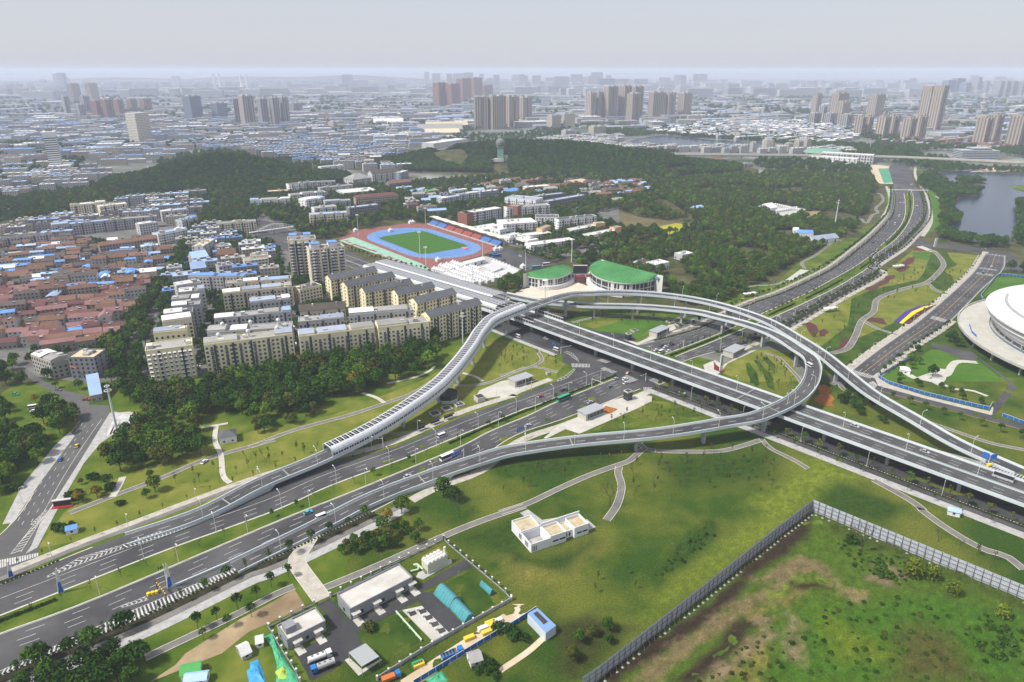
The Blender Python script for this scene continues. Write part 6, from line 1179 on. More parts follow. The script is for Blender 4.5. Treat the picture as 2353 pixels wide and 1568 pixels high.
hut('d1 1570,1490 1760,1470', 2.6, 4, 'low teal roofed hut in the bottom corner', 'white', 'bluelt'); hut('b4 555,350 765,322', 6, 14, 'white park house with grey stepped roofs by the boulevard', 'white', 'bluegrey', name='park_house'); hut('b4 410,285 545,290', 4, 12, 'blue roofed site office in the wood clearing', 'white', 'blue', name='site_office'); hut('b4 375,260 420,262', 4, 10, 'white site cabin in the wood clearing', 'white', 'pale')
# draped nets and tarpaulins
def drape(s, m, label, z=1.2, cat='netting', name='dust_net'):
 q = W(s); c = sum(q, Vector()) / len(q); b = MB(m); n = len(q); rings = [[p.lerp(c, f) + Vector((0, 0, .15 + z * math.sin(f * 1.5) * R.uniform(.4, 1.2))) for p in q] for f in (0, .35, .7, .97)]
 b.strip(rings, close=True); b.face(rings[-1]); tag(b.build(name), label, cat)
NET = mat('green_netting', (.03, .24, .13), .9, (.10, .42, .22), .8); TARP = mat('blue_tarpaulin', (.03, .22, .46), .5, (.06, .32, .55), .5)
drape('d2 120,1110 190,1080 240,1200 300,1300 400,1440 420,1540 220,1540 230,1350 190,1200', NET, 'long green dust net draped beside the compound railing'); drape('d2 0,1330 70,1300 110,1400 150,1540 0,1540', TARP, 'blue tarpaulin in the bottom left of the compound corner'); drape('d1 2110,1400 2200,1340 2260,1420 2260,1497 2130,1497', TARP, 'crumpled blue tarpaulin beside the nets'); drape('d2 1500,1480 1640,1400 1700,1480 1600,1540', NET, 'dark green net behind the blue hoarding'); drape('d2 215,1410 290,1340 350,1400 340,1480 240,1480', mat('lime_bags', (.30, .46, .06), .8, (.42, .56, .10), 1.0), 'heap of lime green bags under the net', 1.6, 'heap', 'bag_heap'); drape('b4 400,295 440,285 470,305 420,315', NET, 'green net in the wood clearing')

# white courtyard building
A, B, C_ = W('d3 265,395 757,224 105,195'); ang = math.atan2((B - A).y, (B - A).x); LW = (B - A).length; t = thing('courtyard_house', 'white flat roofed building with open courts on the lawn', 'building', A, ang); M['wwall'] = mat('clean_white_wall', (.66, .67, .69), .7, (.72, .73, .75), .3); M['tanroof'] = mat('sandy_roof', (.36, .30, .18), .9, (.50, .44, .30), .5)
def court(x0, y0, x1, y1, H, floor, name):
 b = MB(M['wwall'], M['tanroof'], M['paver_grey'])
 for p, r in (((x0, y0), (x1, y0)), ((x1, y0), (x1, y1)), ((x1, y1), (x0, y1)), ((x0, y1), (x0, y0))): b.beam((p[0], p[1], 0), (r[0], r[1], 0), .3, H, 0)
 b.face([(x0, y0, floor), (x1, y0, floor), (x1, y1, floor), (x0, y1, floor)], 1 if floor > 1 else 2); return b.build(name, t)
u = LW / 29.7; DW = abs((C_ - A).dot(Vector((-math.sin(ang), math.cos(ang), 0))))
court(.2, DW * .5, 9.5 * u, DW - .2, 5.4, 4.6, 'rear_block'); court(.25, .25, 9.6 * u, DW * .49, 4.6, .3, 'courtyard'); court(9.9 * u, .2, 17.8 * u, DW * .45, 5.4, 4.4, 'middle_block'); court(18.1 * u, 1.8, 22 * u, DW * .45, 3.9, 3.3, 'link'); court(22.3 * u, .2, 29.6 * u, DW * .45, 5.6, 4.4, 'right_block')
b = MB(M['wwall']); b.beam((9.8 * u, DW * .48, 0), (30.2 * u, DW * .48, 0), .35, 6.6); b.build('screen_wall', t)
for x, w_ in ((11, 3), (14.5, 3), (23.5, 2.6), (26.5, 2.6)): b = MB(M['glass']); b.box((x * u + w_ / 2, .03, 1.9), (w_, .12, .8)); b.build('window', t)
for x in (19, 20.6): b = MB(M['glass']); b.box((x * u, 1.62, 1), (.8, .1, 1.8)); b.build('window', t)
for y in (3, 4, 5, 9, 9.8, 10.6): b = MB(M['glass']); b.box((.03, y, 1.2), (.12, .4, 2.4)); b.build('window', t)
for x in (1, 1.9, 2.8): b = MB(M['glass']); b.box((x, .08, .8), (.35, .12, 2.4)); b.build('window', t)
mark(W('d3 90,200 260,430 780,240 740,60 350,180 230,60'))
# corrugated site fence
M['corr'] = mat('corrugated_grey', (.40, .44, .50), .6, (.47, .51, .57), .4); M['postm'] = mat('rusty_post', (.20, .17, .15), .7)
cb = MB(M['corr'], M['postm']); zH = 6.6; N = 10
pr = [Vector((-1.5 + 3 * i / N, .10 if i % 2 else -.05, 0)) for i in range(N + 1)]; cb.strip([pr, [p + Vector((0, 0, zH)) for p in pr]], 0)
for z in (1.2, 3.2, 5.2): cb.box((0, -.2, z), (3, .12, .12), 0, 1)
PANEL = cb.mesh('corrugated_panel'); cb = MB(M['postm'], M['concrete']); cb.box((0, -.3, 0), (.18, .25, zH + .1), 0, 0); cb.tube((0, -.3, 4.6), (0, -2.2, .2), .08, n=4, m=0); cb.box((0, -1.9, -.05), (.9, .9, .4), 0, 1); POST = cb.mesh('fence_post')
for s, lab in (('d3 700,1580 830,1490 1530,935 2353,272 d4 525,35', 'tall grey corrugated fence running diagonally down to the bottom edge'), ('d4 525,35 2353,800 2600,900', 'tall grey corrugated fence running off to the right edge')):
 pts = resample(W(s), 3.0); t = thing('site_fence', lab, 'fence')
 for i, (p, r) in enumerate(zip(pts, pts[1:])):
  d = r - p; rz = math.atan2(d.y, d.x); new('corrugated_panel', PANEL, t, (p + r) / 2, rz); new('fence_post', POST, t, p, rz)
# ================================================================== metro pavilions, vents
def pavilion(s, D, lab, H=4.6):
 a, b_ = W(s, H); d = b_ - a; L = math.hypot(d.x, d.y); rz = math.atan2(d.y, d.x); n = Vector((-math.sin(rz), math.cos(rz), 0)); c = (a + b_) / 2 + n * D / 2; t = thing('metro_pavilion', lab, 'pavilion', (c.x, c.y, .15), rz)
 b = MB(M['rail'], M['concrete']); b.box((0, 0, H - .5), (L, D, .5), 0, 0, bottom=True); b.build('roof', t); b = MB(M['concrete']); b.box((0, 0, 0), (L - 1.2, D - 1.2, 1.0)); b.build('plinth', t); b = MB(M['glass']); b.box((0, 0, 1), (L - 1.4, D - 1.4, H - 1.5)); b.build('glazing', t)
 for i in range(6): b = MB(M['frame']); b.box((-L / 2 + .7 + i * (L - 1.4) / 5, -D / 2 + .68, 1), (.12, .12, H - 1.5)); b.build('mullion', t)
 b = MB(M['concrete_lt']); b.box((-L / 2 + 1.2, 0, 0), (1.6, D - 1, H - .5)); b.build('end_wall', t); mark([Vector((c.x + x, c.y + y, 0)) for x, y in ((-8, -8), (8, -8), (8, 8), (-8, 8))])
pavilion('c3 130,275 288,222', 8, 'metro entrance pavilion with pale flat roof left of the junction'); pavilion('c3 737,558 900,492', 8, 'metro entrance pavilion with pale flat roof below the junction'); pavilion('b3 1345,1140 1458,1090', 8, 'metro entrance pavilion with pale flat roof on the vivid lawn'); pavilion('b3 2000,1312 2106,1258', 9, 'metro entrance pavilion with pale flat roof beside the sign pillar')
def vent(s, size, H, lab, dark=True, name='vent_shaft'):
 p = W(s)[0]; t = thing(name, lab, 'vent', (p.x, p.y, .15), .55); b = MB(M['glass' if dark else 'concrete_lt']); b.box((0, 0, 0), (size, size, H * .86)); b.build('shaft', t); b = MB(M['concrete_lt'], M['asphalt_dark']); b.box((0, 0, H * .86), (size + .15, size + .15, H * .14), 0, 0, 0); b.box((0, 0, H), (size - .8, size - .8, .03), 0, 1); b.build('rim', t)
vent('c3 1092,425', 4, 6.2, 'dark glass vent tower with pale rim below the junction'); vent('b3 1097,1198', 3.6, 5.4, 'dark glass vent tower with pale rim on the vivid lawn'); vent('c2 1965,435', 5.5, 3.2, 'pale concrete vent box at the pavilion forecourt', False); vent('c3 408,215', 2.2, 2, 'small white vent cabinet near the pavilion path', False)
for i, s in enumerate(('c2 1582,555', 'c2 1685,512', 'c2 1788,475')): vent(s, 5.6, 1.1, 'low square skylight with white rim, %s of three under the canopy' % nth(i), False, 'skylight')
for i, s in enumerate(('b3 1150,1125', 'b3 1455,1050', 'b3 1528,1072')): vent(s, 5, 1.1, 'low square skylight with pale rim, %s of three on the vivid lawn' % nth(i), False, 'skylight')
p = W('c2 1690,425')[0]; t = thing('glass_entrance', 'black octagonal glass entrance under the silver canopy', 'pavilion', p, .4); b = MB(M['concrete']); b.cyl((0, 0, 0), 7, 7, 2, 8); b.build('base', t); b = MB(M['glass']); b.cyl((0, 0, 2), 6.8, 6.8, 3, 8, top=False); b.cyl((0, 0, 4.4), 6.6, 6.6, .1, 8); b.build('glazing', t)
# ================================================================== lamps, signals, signs
lb = MB(M['tank']); lb.cyl((0, 0, 0), .13, .08, 9, 6); LP = lb.mesh('pole'); lb = MB(M['tank']); lb.tube((0, 0, 9), (0, .5, 9.9), .09, n=5); lb.tube((0, .5, 9.9), (0, 1.9, 10.3), .07, n=5); LA = lb.mesh('arm'); lb = MB(M['tank']); lb.box((0, 2.3, 10.2), (.4, 1.1, .18)); LH = lb.mesh('lamp_head')
def lamp(p, rz, label, group, sc=1.0):
 t = thing('street_lamp', label, 'street lamp', p, rz, group); t.scale = (sc,) * 3; new('pole', LP, t); new('arm', LA, t); new('lamp_head', LH, t)
def lamps(ref, step, o, face, label, group, start=.5, sc=1.0, zoff=0.0):
 pts = resample(ref, 1.0); k = start * step; i = 0
 while k < len(pts) - 1:
  j = int(k); N = nrm(pts, j); q = pts[j] + N * o + Vector((0, 0, zoff)); f = N * face; lamp(q, math.atan2(-f.x, f.y), label % nth(i), group, sc); k += step; i += 1
lamps([p for p in ML[2:]], 30, -1.2, 1, '%s street lamp from the left edge along the far side of the boulevard median', 'street lamps on the boulevard median'); lamps([p for p in MR[2:]], 30, 1.2, -1, '%s street lamp from the left edge along the near side of the boulevard median', 'street lamps on the boulevard median', .9)
lamps(FL[3:60], 30, 2, -1, '%s street lamp from the left along the far pavement of the boulevard', 'street lamps on the far pavement'); lamps(zed(LE[4:], .2), 26, 1.6, -1, '%s street lamp from the junction along the wooded side of the boulevard', 'street lamps on the wooded side', .3); lamps(zed(RE[4:], .2), 26, -1.6, 1, '%s street lamp from the junction along the park side of the boulevard', 'street lamps on the park side', .6)
lamps([p for p in rp2], 27, 4.7, -1, '%s street lamp along the parapet of the loop ramp from its upper end', 'street lamps on the loop ramp', .7); lamps(rp1[ib + 2:], 30, -4.7, 1, '%s street lamp along the sweeping upper ramp from the canopy mouth', 'street lamps on the upper ramp', .7); lamps(rp1[4:ia], 30, -4.7, 1, '%s street lamp beside the ramp approach before the canopy', 'street lamps on the ramp approach')
lamps([FF(s, MW / 2, MZ + .8) for s in (5, 430)], 33, 0, -1, '%s street lamp on the flyover median from the tunnel mouth', 'street lamps on the flyover median', .6); lamps(zed(CL, .2), 30, 1.5, -1, '%s street lamp along the park side of the stadium street', 'street lamps on the stadium street', sc=.8); lamps(zed(UN, .2), 36, -1.5, 1, '%s street lamp beside the road under the flyover', 'street lamps under the flyover', .8, .9); lamps(zed(DL[3:12], .2), 26, 2, -1, '%s street lamp along the left street from the junction', 'street lamps on the left street', sc=.9)
M['signblue'] = mat('blue_sign', (.02, .13, .50), .5)
def gantry(s, top, wd, lab, ang_=.72, blue=True):
 p = W(s)[0]; h = max(6, ztop(p, top)); t = thing('sign_gantry' if blue else 'signal_gantry', lab, 'sign' if blue else 'traffic light', p, ang_); b = MB(M['tank']); b.cyl((0, 0, 0), .22, .16, h, 8); b.build('pole', t); b = MB(M['tank']); b.tube((0, 0, h - .8), (-wd, 0, h - .8), .14); b.build('arm', t)
 if blue:
  b = MB(M['signblue']); b.box((-wd * .6, -.15, h - 2.2), (wd * .75, .12, 2.4)); b.build('sign_board', t); b = MB(M['paint'])
  for i in range(3):
   for j in range(2): b.face([(-wd * .6 + (-1.0 + i * .8) * wd * .28, -.23, h - 1.6 + j * .9), (-wd * .6 + (-.5 + i * .8) * wd * .28, -.23, h - 1.6 + j * .9), (-wd * .6 + (-.5 + i * .8) * wd * .28, -.23, h - 1.2 + j * .9), (-wd * .6 + (-1.0 + i * .8) * wd * .28, -.23, h - 1.2 + j * .9)])
  b.build('lettering', t)
 else:
  for k in (.3, .6, .95): b = MB(M['glass']); b.box((-wd * k, -.1, h - 1.5), (.4, .3, 1.1)); b.build('signal_head', t)
for a in (('c2 1830,930', 'c2 1830,860', 8, 'blue overhead sign on the loop ramp parapet'), ('c3 218,750', 'c3 220,640', 7, 'blue overhead sign before the junction'), ('b4 1185,500', 'b4 1185,455', 9, 'upper blue overhead sign on the park side carriageway'), ('b4 1070,600', 'b4 1070,540', 9, 'lower blue overhead sign on the park side carriageway')): gantry(*a)
for a in (('c3 785,315', 'c3 785,240', 10, 'white signal arm at the median nose', 2.4, False), ('c3 1245,268', 'c3 1250,200', 6, 'white signal arm under the flyover edge', .6, False), ('b3 520,1320', 'b3 520,1275', 9, 'white signal arm on the slip road island', 3.6, False), ('b3 1568,1265', 'b3 1572,1205', 13, 'white signal arm over the far approach', .9, False), ('b3 1043,1352', 'b3 1045,1258', 5, 'camera arm standing on the flyover', 3.6, False), ('c3 268,345', 'c3 270,265', 6, 'thin camera arm in front of the pavilion', 3.9, False), ('b4 365,1035', 'b4 375,965', 6, 'signal arm on the park side approach', .7, False), ('d1 1440,690', 'd1 1370,485', 2, 'white camera pole behind the pylon sign', .7, False), ('g 715,1000', 'g 720,948', 7, 'white camera gantry on the wooded side', 3.4, False), ('c2 1140,840', 'c2 1135,745', 5, 'white camera arm under the silver canopy', .2, False)): gantry(*a)
for s, lab in (('g 865,655', 'left white overhead gantry across the far boulevard'), ('g 1050,660', 'right white overhead gantry across the far boulevard')):
 p = W(s)[0]; t = thing('road_gantry', lab, 'gantry', p); b = MB(M['tank']); [b.tube((x, 0, 0), (x, 0, 8), .3) for x in (-16, 16)]; b.build('post', t); b = MB(M['tank']); b.box((0, 0, 7.6), (34, .8, 1.4)); b.build('beam', t)
for s, top, lab in (('d1 1455,690', 'd1 1370,480', 'white and blue wedge shaped pylon sign at the ramp nose'), ('d1 525,735', 'd1 458,522', 'white wedge pylon sign on the median'), ('d1 95,600', 'd1 55,475', 'white wedge pylon sign near the left edge')):
 p = W(s)[0]; h = ztop(p, top); t = thing('pylon_sign', lab, 'sign', p, .7); b = MB(M['tank']); b.strip([[Vector((-1.1, -.3, 0)), Vector((1.1, -.3, 0)), Vector((1.1, .3, 0)), Vector((-1.1, .3, 0))], [Vector((.3, -.15, h)), Vector((.7, -.15, h)), Vector((.7, .15, h)), Vector((.3, .15, h))]], close=True); b.build('blade', t); b = MB(M['signblue']); b.face([(-.7, -.34, .6), (.9, -.34, .6), (.85, -.27, h * .45), (-.25, -.27, h * .45)]); b.build('panel', t)
p, r = W('d1 1352,720 1435,828'); t = thing('height_bar', 'yellow and black striped height limit bar over the ramp', 'barrier'); M['blk'] = mat('black_paint', (.02, .02, .02), .6)
for q in (p, r): b = MB(M['blk']); b.tube(q, q + Vector((0, 0, 5.2)), .2); b.build('post', t)
for k in range(12): b = MB(M['paint_y'] if k % 2 else M['blk']); b.beam(p.lerp(r, k / 12) + Vector((0, 0, 4.6)), p.lerp(r, (k + 1) / 12) + Vector((0, 0, 4.6)), .35, .6); b.build('stripe', t)
for s, n_ in (('d1 1295,755', 3), ('c4 2060,1002', 2)):
 p = W(s, 0 if s[0] == 'd' else MZ)[0]; t = thing('crash_cushion', 'yellow crash cushion drums at the %s' % ('ramp nose, lower left' if n_ == 3 else 'flyover nose on the right'), 'barrier', p + Vector((0, 0, .15)))
 for k in range(n_): b = MB(M['fl_yellow']); b.cyl((k * 1.3 - 1, k * .6, 0), .75, .7, 1.2, 10); b.build('drum', t)
# sign at the right-hand nose
p = W('c4 2040,990', MZ)[0]; t = thing('nose_sign', 'tall blue and white split sign at the flyover nose', 'sign', p, -.5); b = MB(M['tank']); b.tube((0, 0, 0), (0, 0, 7), .2); b.build('pole', t)
for e in (-1, 1): b = MB(M['signblue']); b.box((e * 1.7, 0, 3.8), (2.8, .12, 3), e * .5); b.build('sign_board', t)
for s, i in (('b4 1240,595', 0), ('b4 650,965', 1), ('f 800,825', 2)):
 for k, (dx, dy) in enumerate(((0, 0), (4.5, 1.5), (9, 3.5))): p = W(s)[0]; t = thing('disc_shade', 'flat white disc shade, %s of the three %s' % (nth(k), ('by the wavy flower bed', 'beside the loop ramp lawn', 'in the strip below the wood')[i]), 'sunshade', (p.x + dx, p.y + dy, 0)); b = MB(M['rail']); b.cyl((0, 0, 0), .1, .1, 3.4, 6); b.build('post', t); b = MB(M['tank']); b.cyl((0, 0, 3.4), 2.6, 2.6, .2, 14); b.build('disc', t)
# ================================================================== vehicles
PAINT = {'white': (.72, .72, .72), 'silver': (.42, .43, .45), 'black': (.02, .02, .022), 'blue': (.02, .16, .45), 'teal': (.05, .38, .46), 'green': (.02, .30, .14), 'red': (.35, .03, .03), 'yellow': (.70, .50, .04), 'grey': (.16, .17, .18), 'orange': (.50, .14, .03)}
for k, c in PAINT.items(): M['p_' + k] = mat('car_paint_' + k, c, .3, spec=.5)
M['tyre'] = mat('tyre', (.015, .015, .015), .9); wb = MB(M['tyre']); wb.strip([[Vector((math.cos(a) * r, y, math.sin(a) * r)) for a in [2 * math.pi * i / 10 for i in range(10)]] for r, y in ((.05, -.1), (.33, -.1), (.33, .1), (.05, .1))], close=True); WHEEL = wb.mesh('wheel'); CARM = {}
def car(p, rz, col, label, kind='car', group=None, z=.16):
 k = (col, kind); L, Wd, H = {'car': (4.5, 1.8, 1.45), 'van': (5.2, 2.0, 2.2), 'bus': (11, 2.5, 3.1), 'lorry': (9, 2.4, 3.3)}[kind]
 if k not in CARM:
  b = MB(M['p_' + col]); hb_ = .8 if kind == 'car' else H * .45; pr_ = [(-L / 2, .3), (-L / 2, hb_ * .9), (-L * .48, hb_), (L * .3, hb_), (L * .47, hb_ * .85), (L / 2, .55), (L / 2, .3)] if kind == 'car' else [(-L / 2, .35), (-L / 2, hb_), (L * .48, hb_), (L / 2, hb_ * .8), (L / 2, .35)]
  b.strip([[Vector((x, s * Wd / 2, z_)) for x, z_ in pr_] for s in (-1, 1)], close=True); b.face([(x, -Wd / 2, z_) for x, z_ in pr_]); b.face([(x, Wd / 2, z_) for x, z_ in reversed(pr_)]); body = b.mesh('body')
  b = MB(M['glass'], M['p_' + col]); x0, x1, x2, x3 = (-L * .42, -L * .28, L * .08, L * .24) if kind == 'car' else (-L * .49, -L * .48, L * .42, L * .46); y = Wd / 2 - .05; y2 = y - (.18 if kind == 'car' else .04)
  lo = [(x0, -y, hb_), (x3, -y, hb_), (x3, y, hb_), (x0, y, hb_)]; hi = [(x1, -y2, H), (x2, -y2, H), (x2, y2, H), (x1, y2, H)]
  for i in range(4): b.face([lo[i], lo[(i + 1) % 4], hi[(i + 1) % 4], hi[i]], 0)
  b.face(hi, 1); CARM[k] = (body, b.mesh('cabin'))
 t = thing({'car': 'car', 'van': 'van', 'bus': 'bus', 'lorry': 'lorry'}[kind], label, kind, (p.x, p.y, p.z + z), rz, group); new('body', CARM[k][0], t); new('cabin', CARM[k][1], t)
 for x in (-L * .3, L * .3):
  for y in (-Wd / 2 + .1, Wd / 2 - .1): new('wheel', WHEEL, t, (x, y, .33))
BA = math.atan2(.66, .752)
for s, a, c, kd, lab in (('b3 1385,1252', BA, 'black', 'car', 'black car at the front of the queue on the far approach'), ('b3 1415,1265', BA, 'white', 'car', 'white car beside the black queue leader'), ('b3 1472,1243', BA, 'black', 'car', 'second black car in the far approach queue'), ('b3 1452,1226', BA, 'grey', 'car', 'dark grey car behind the white one in the queue'), ('b3 1335,1292', BA, 'white', 'car', 'white car waiting by the flyover edge'), ('b3 1378,1308', BA, 'white', 'van', 'white van nearest the flyover in the queue'), ('b3 1440,1300', BA, 'white', 'car', 'white car nearest the grass median in the queue'), ('e 205,998', fa, 'white', 'van', 'white minibus on the road left of the flyover'), ('e 520,1020', fa, 'silver', 'car', 'silver car in the shade beside the flyover'), ('e 610,1090', fa, 'blue', 'car', 'blue car on the shaded road by the flyover'), ('e 640,1150', fa, 'white', 'van', 'white van entering the slip road'),
 ('c3 1070,258', BA, 'white', 'car', 'white car crossing the junction, left of two'), ('c3 1075,290', BA, 'white', 'car', 'white car crossing the junction, right of two'), ('c3 990,255', BA, 'silver', 'car', 'silver car leaving the stop line at the median nose'), ('c3 1095,205', BA + .2, 'orange', 'car', 'orange car under the flyover'), ('c3 940,322', BA, 'grey', 'car', 'grey car at the signal arm'), ('c3 545,428', BA, 'green', 'bus', 'green bus beside the median hedge'), ('c3 770,455', BA, 'silver', 'car', 'silver car passing the metro pavilion'), ('c3 345,405', BA, 'red', 'car', 'dark red car on the far carriageway'), ('c3 240,655', BA, 'silver', 'car', 'silver car under the blue overhead sign'), ('c2 1690,935', BA, 'white', 'lorry', 'white lorry behind the loop ramp parapet'), ('c2 1640,745', BA, 'white', 'van', 'white van by the bus stop'), ('c2 500,1400', BA - .05, 'teal', 'car', 'light teal car alone on the near carriageway'), ('c2 610,1440', BA - .05, 'white', 'van', 'white van following the teal car'), ('c2 1350,1090', BA, 'silver', 'car', 'silver car against the ramp parapet'), ('c3 1560,372', fa, 'silver', 'car', 'silver car on the slip road in the flyover shade'), ('c3 540,350', BA, 'black', 'car', 'black car on the far carriageway near the zebra'),
 ('g 858,750', 1.75, 'white', 'car', 'white car far up the left carriageway, left of three'), ('g 890,745', 1.75, 'white', 'car', 'white car far up the left carriageway, middle of three'), ('g 903,772', 1.75, 'silver', 'car', 'silver car far up the left carriageway, right of three'), ('g 843,903', 1.4, 'white', 'van', 'white van on the bend of the left carriageway'), ('g 793,995', 1.1, 'white', 'van', 'white van lower on the bend of the left carriageway'), ('g 545,1205', .8, 'black', 'car', 'black car beside the yellow bus bay'), ('g 965,985', 1.1, 'silver', 'car', 'silver car on the park side bend'), ('g 1015,808', 1.7, 'silver', 'car', 'silver car above the bend on the lake side carriageway'), ('g 1046,783', 1.7, 'white', 'car', 'white car above the bend on the lake side carriageway'), ('g 1040,868', 1.5, 'silver', 'car', 'silver car at the apex of the lake side bend'), ('g 990,547', 2.0, 'white', 'van', 'white van near the far overhead gantry'), ('k 990,55', .9, 'white', 'car', 'white car on the stadium street by the upper zebra'), ('k 885,142', .9, 'blue', 'van', 'blue van between the two zebra crossings'), ('k 1060,25', .9, 'red', 'car', 'red car at the top of the stadium street'),
 ('h 1908,462', -.9, 'white', 'car', 'white car alone in the car park'), ('h 1625,456', .4, 'blue', 'bus', 'blue bus at the grandstand end, rear of two'), ('h 1665,468', .4, 'blue', 'bus', 'blue bus at the grandstand end, front of two'), ('h 1745,505', -.9, 'black', 'car', 'black car beside the marquee'), ('h 2185,560', .35, 'white', 'lorry', 'white lorry behind the small green hall'), ('h 2080,590', .35, 'teal', 'bus', 'teal bus behind the small green hall'), ('c1 283,500', .35, 'white', 'van', 'white minibus parked among the left trees'), ('c1 295,532', .35, 'white', 'car', 'white car parked beside the minibus'), ('c1 135,385', -.3, 'green', 'car', 'green car parked under the left trees'), ('c1 500,348', -.2, 'grey', 'car', 'grey car parked at the old quarter corner'), ('c1 740,432', .1, 'red', 'car', 'red car parked by the light blue shed'), ('c1 515,945', 1.95, 'blue', 'car', 'blue car driving up the left street'), ('c1 658,830', 1.95, 'yellow', 'car', 'yellow taxi on the left street'), ('c1 1750,965', 1.3, 'white', 'car', 'white car parked on the park path'),
 ('c4 510,140', 1.85, 'white', 'van', 'white van on the inner curve of the loop'), ('c4 2170,1110', fa + math.pi, 'silver', 'lorry', 'silver lorry on the flyover by the chevrons'), ('c4 900,660', fa, 'silver', 'car', 'silver car on the far lanes of the flyover'), ('c4 1500,880', fa, 'silver', 'car', 'silver car near the flyover merge')):
 z = {'c4 510,140': 13.2, 'c4 2170,1110': MZ, 'c4 900,660': MZ, 'c4 1500,880': MZ}.get(s, 0); car(W(s, z)[0], a, c, lab, kd, z=.03 if z else .18)
for i in range(9): car(W('b1 %d,%d' % (1712 - i * 3, 1300 + i * 19))[0], .5, R.choice(('white', 'black', 'silver')), '%s parked car from the far end of the lane beside the long cream block' % nth(i), group='cars parked in the estate lane')
for i in range(7): car(W('b2 %d,%d' % (385 + (i % 2) * 14, 985 + i * 50))[0], 1.4, R.choice(('white', 'white', 'black', 'silver')), '%s parked car from the top in the alley between the cream blocks' % nth(i), group='cars parked in the estate alley')
bw = MB(M['tank']); bw.box((0, 0, .4), (10, 2.4, 2.6)); BUSM = bw.mesh('body'); bw = MB(M['glass']); bw.box((0, 0, 1.7), (9.6, 2.46, .9)); BUSG = bw.mesh('window_band'); wh_ = []
for i in range(22):
 r_, c_ = divmod(i, 12); p = W('b4 %f,%f' % ((215 + c_ * 18, 50 + c_ * 4) if r_ == 0 else (225 + c_ * 19, 105 - c_ * 3)))[0]; t = thing('bus', 'white bus in the wood depot, %s from the left in the %s row' % (nth(c_), ('rear', 'front')[r_]), 'bus', (p.x, p.y, .15), 1.2, 'buses in the wood depot'); new('body', BUSM, t); new('window_band', BUSG, t)
P_('car_park', 'b4 125,95 210,40 480,80 400,135 260,175 230,120', .09, 'concrete', 'pale bus depot yard in the wood'); mark(W('b4 110,100 210,30 490,80 400,145 260,185')); hut('b4 160,75 235,62', 5, 20, 'white depot office at the bus yard', 'white', 'pale', name='depot_office')
def tanker(p, rz, cab, tank, label):
 t = thing('tanker_truck', label, 'truck', (p.x, p.y, .2), rz); b = MB(M['p_' + cab]); b.box((3.3, 0, .7), (1.8, 2.3, 2.0)); b.build('cab', t); b = MB(M['glass']); b.box((3.9, 0, 1.7), (.7, 2.34, .8)); b.build('windscreen', t); b = MB(M['p_grey']); b.box((-.3, 0, .7), (8.2, 1, .3)); b.build('chassis', t)
 b = MB(M['p_' + tank]); b.strip([[Vector((x, math.cos(a) * r, 2.0 + math.sin(a) * r)) for a in [2 * math.pi * i / 12 for i in range(12)]] for x, r in ((-4, .2), (-4, 1.1), (2.1, 1.1), (2.1, .2))], close=True); b.build('tank', t); b = MB(M['p_grey']); [b.box((x, 0, 3.05), (.7, .7, .25)) for x in (-2.5, -.6, 1.2)]; b.build('hatch', t)
 for x in (-3, -1.8, 3.2):
  for y in (-1, 1): o = new('wheel', WHEEL, t, (x, y, .5)); o.scale = (1.5,) * 3
tanker(W('d2 600,1310')[0], .52, 'white', 'white', 'white tanker truck, rear one of the two in the yard'); tanker(W('d2 630,1385')[0], .52 + math.pi, 'blue', 'silver', 'blue cabbed tanker truck with silver tank in the yard')
p = W('d2 1735,1275')[0]; t = thing('flatbed_truck', 'blue flatbed truck carrying slatted frames on the sandy lane', 'truck', (p.x, p.y, .2), .5); b = MB(M['p_blue']); b.box((3, 0, .7), (1.8, 2.2, 1.9)); b.build('cab', t); b = MB(M['p_blue'], M['p_grey']); b.box((-1.2, 0, .8), (6, 2.3, .3)); [b.box((-1.2, y, 1.1), (6, .1, .9)) for y in (-1.1, 1.1)]; [b.box((-3.6 + k * 1.2, 0, 1.1), (.15, 2.2, 1.0), 0, 1) for k in range(5)]; b.build('bed', t)
for x in (-3, 2.8):
 for y in (-1, 1): o = new('wheel', WHEEL, t, (x, y, .45)); o.scale = (1.35,) * 3
p = W('d2 1205,1478')[0]; t = thing('dump_truck', 'small orange and blue dump truck at the bottom edge', 'truck', (p.x, p.y, .2), .5); b = MB(M['p_blue']); b.box((2.6, 0, .6), (1.6, 2, 1.8)); b.build('cab', t); b = MB(M['p_orange']); b.box((-.8, 0, .8), (4.6, 2.1, 1.2)); b.build('tipper', t); [setattr(new('wheel', WHEEL, t, (x, y, .4)), 'scale', (1.2,) * 3) for x in (-2.2, 2.4) for y in (-.9, .9)]
for i, (u, v, c) in enumerate(((1875, 1130, 'yellow'), (2025, 1080, 'yellow'), (1995, 1045, 'white'), (2055, 1000, 'yellow'), (2085, 1020, 'yellow'), (2115, 985, 'white'), (1435, 1350, 'green'), (1445, 1360, 'yellow'))):
 p = W('d2 %d,%d' % (u, v))[0]; t = thing('skip_container', '%s site container, %s along the sandy lane from the %s' % (c, nth(i if i < 6 else i - 6), 'blue flatbed' if i < 6 else 'dump truck'), 'container', (p.x, p.y, .15), .5, 'containers on the sandy lane'); b = MB(M['p_' + c]); b.box((0, 0, 0), (4, 1.7, 1.3), 0, 0); [b.box((-1.6 + k * .8, 0, .02), (.12, 1.8, 1.3), 0, 0) for k in range(5)]; b.build('body', t)
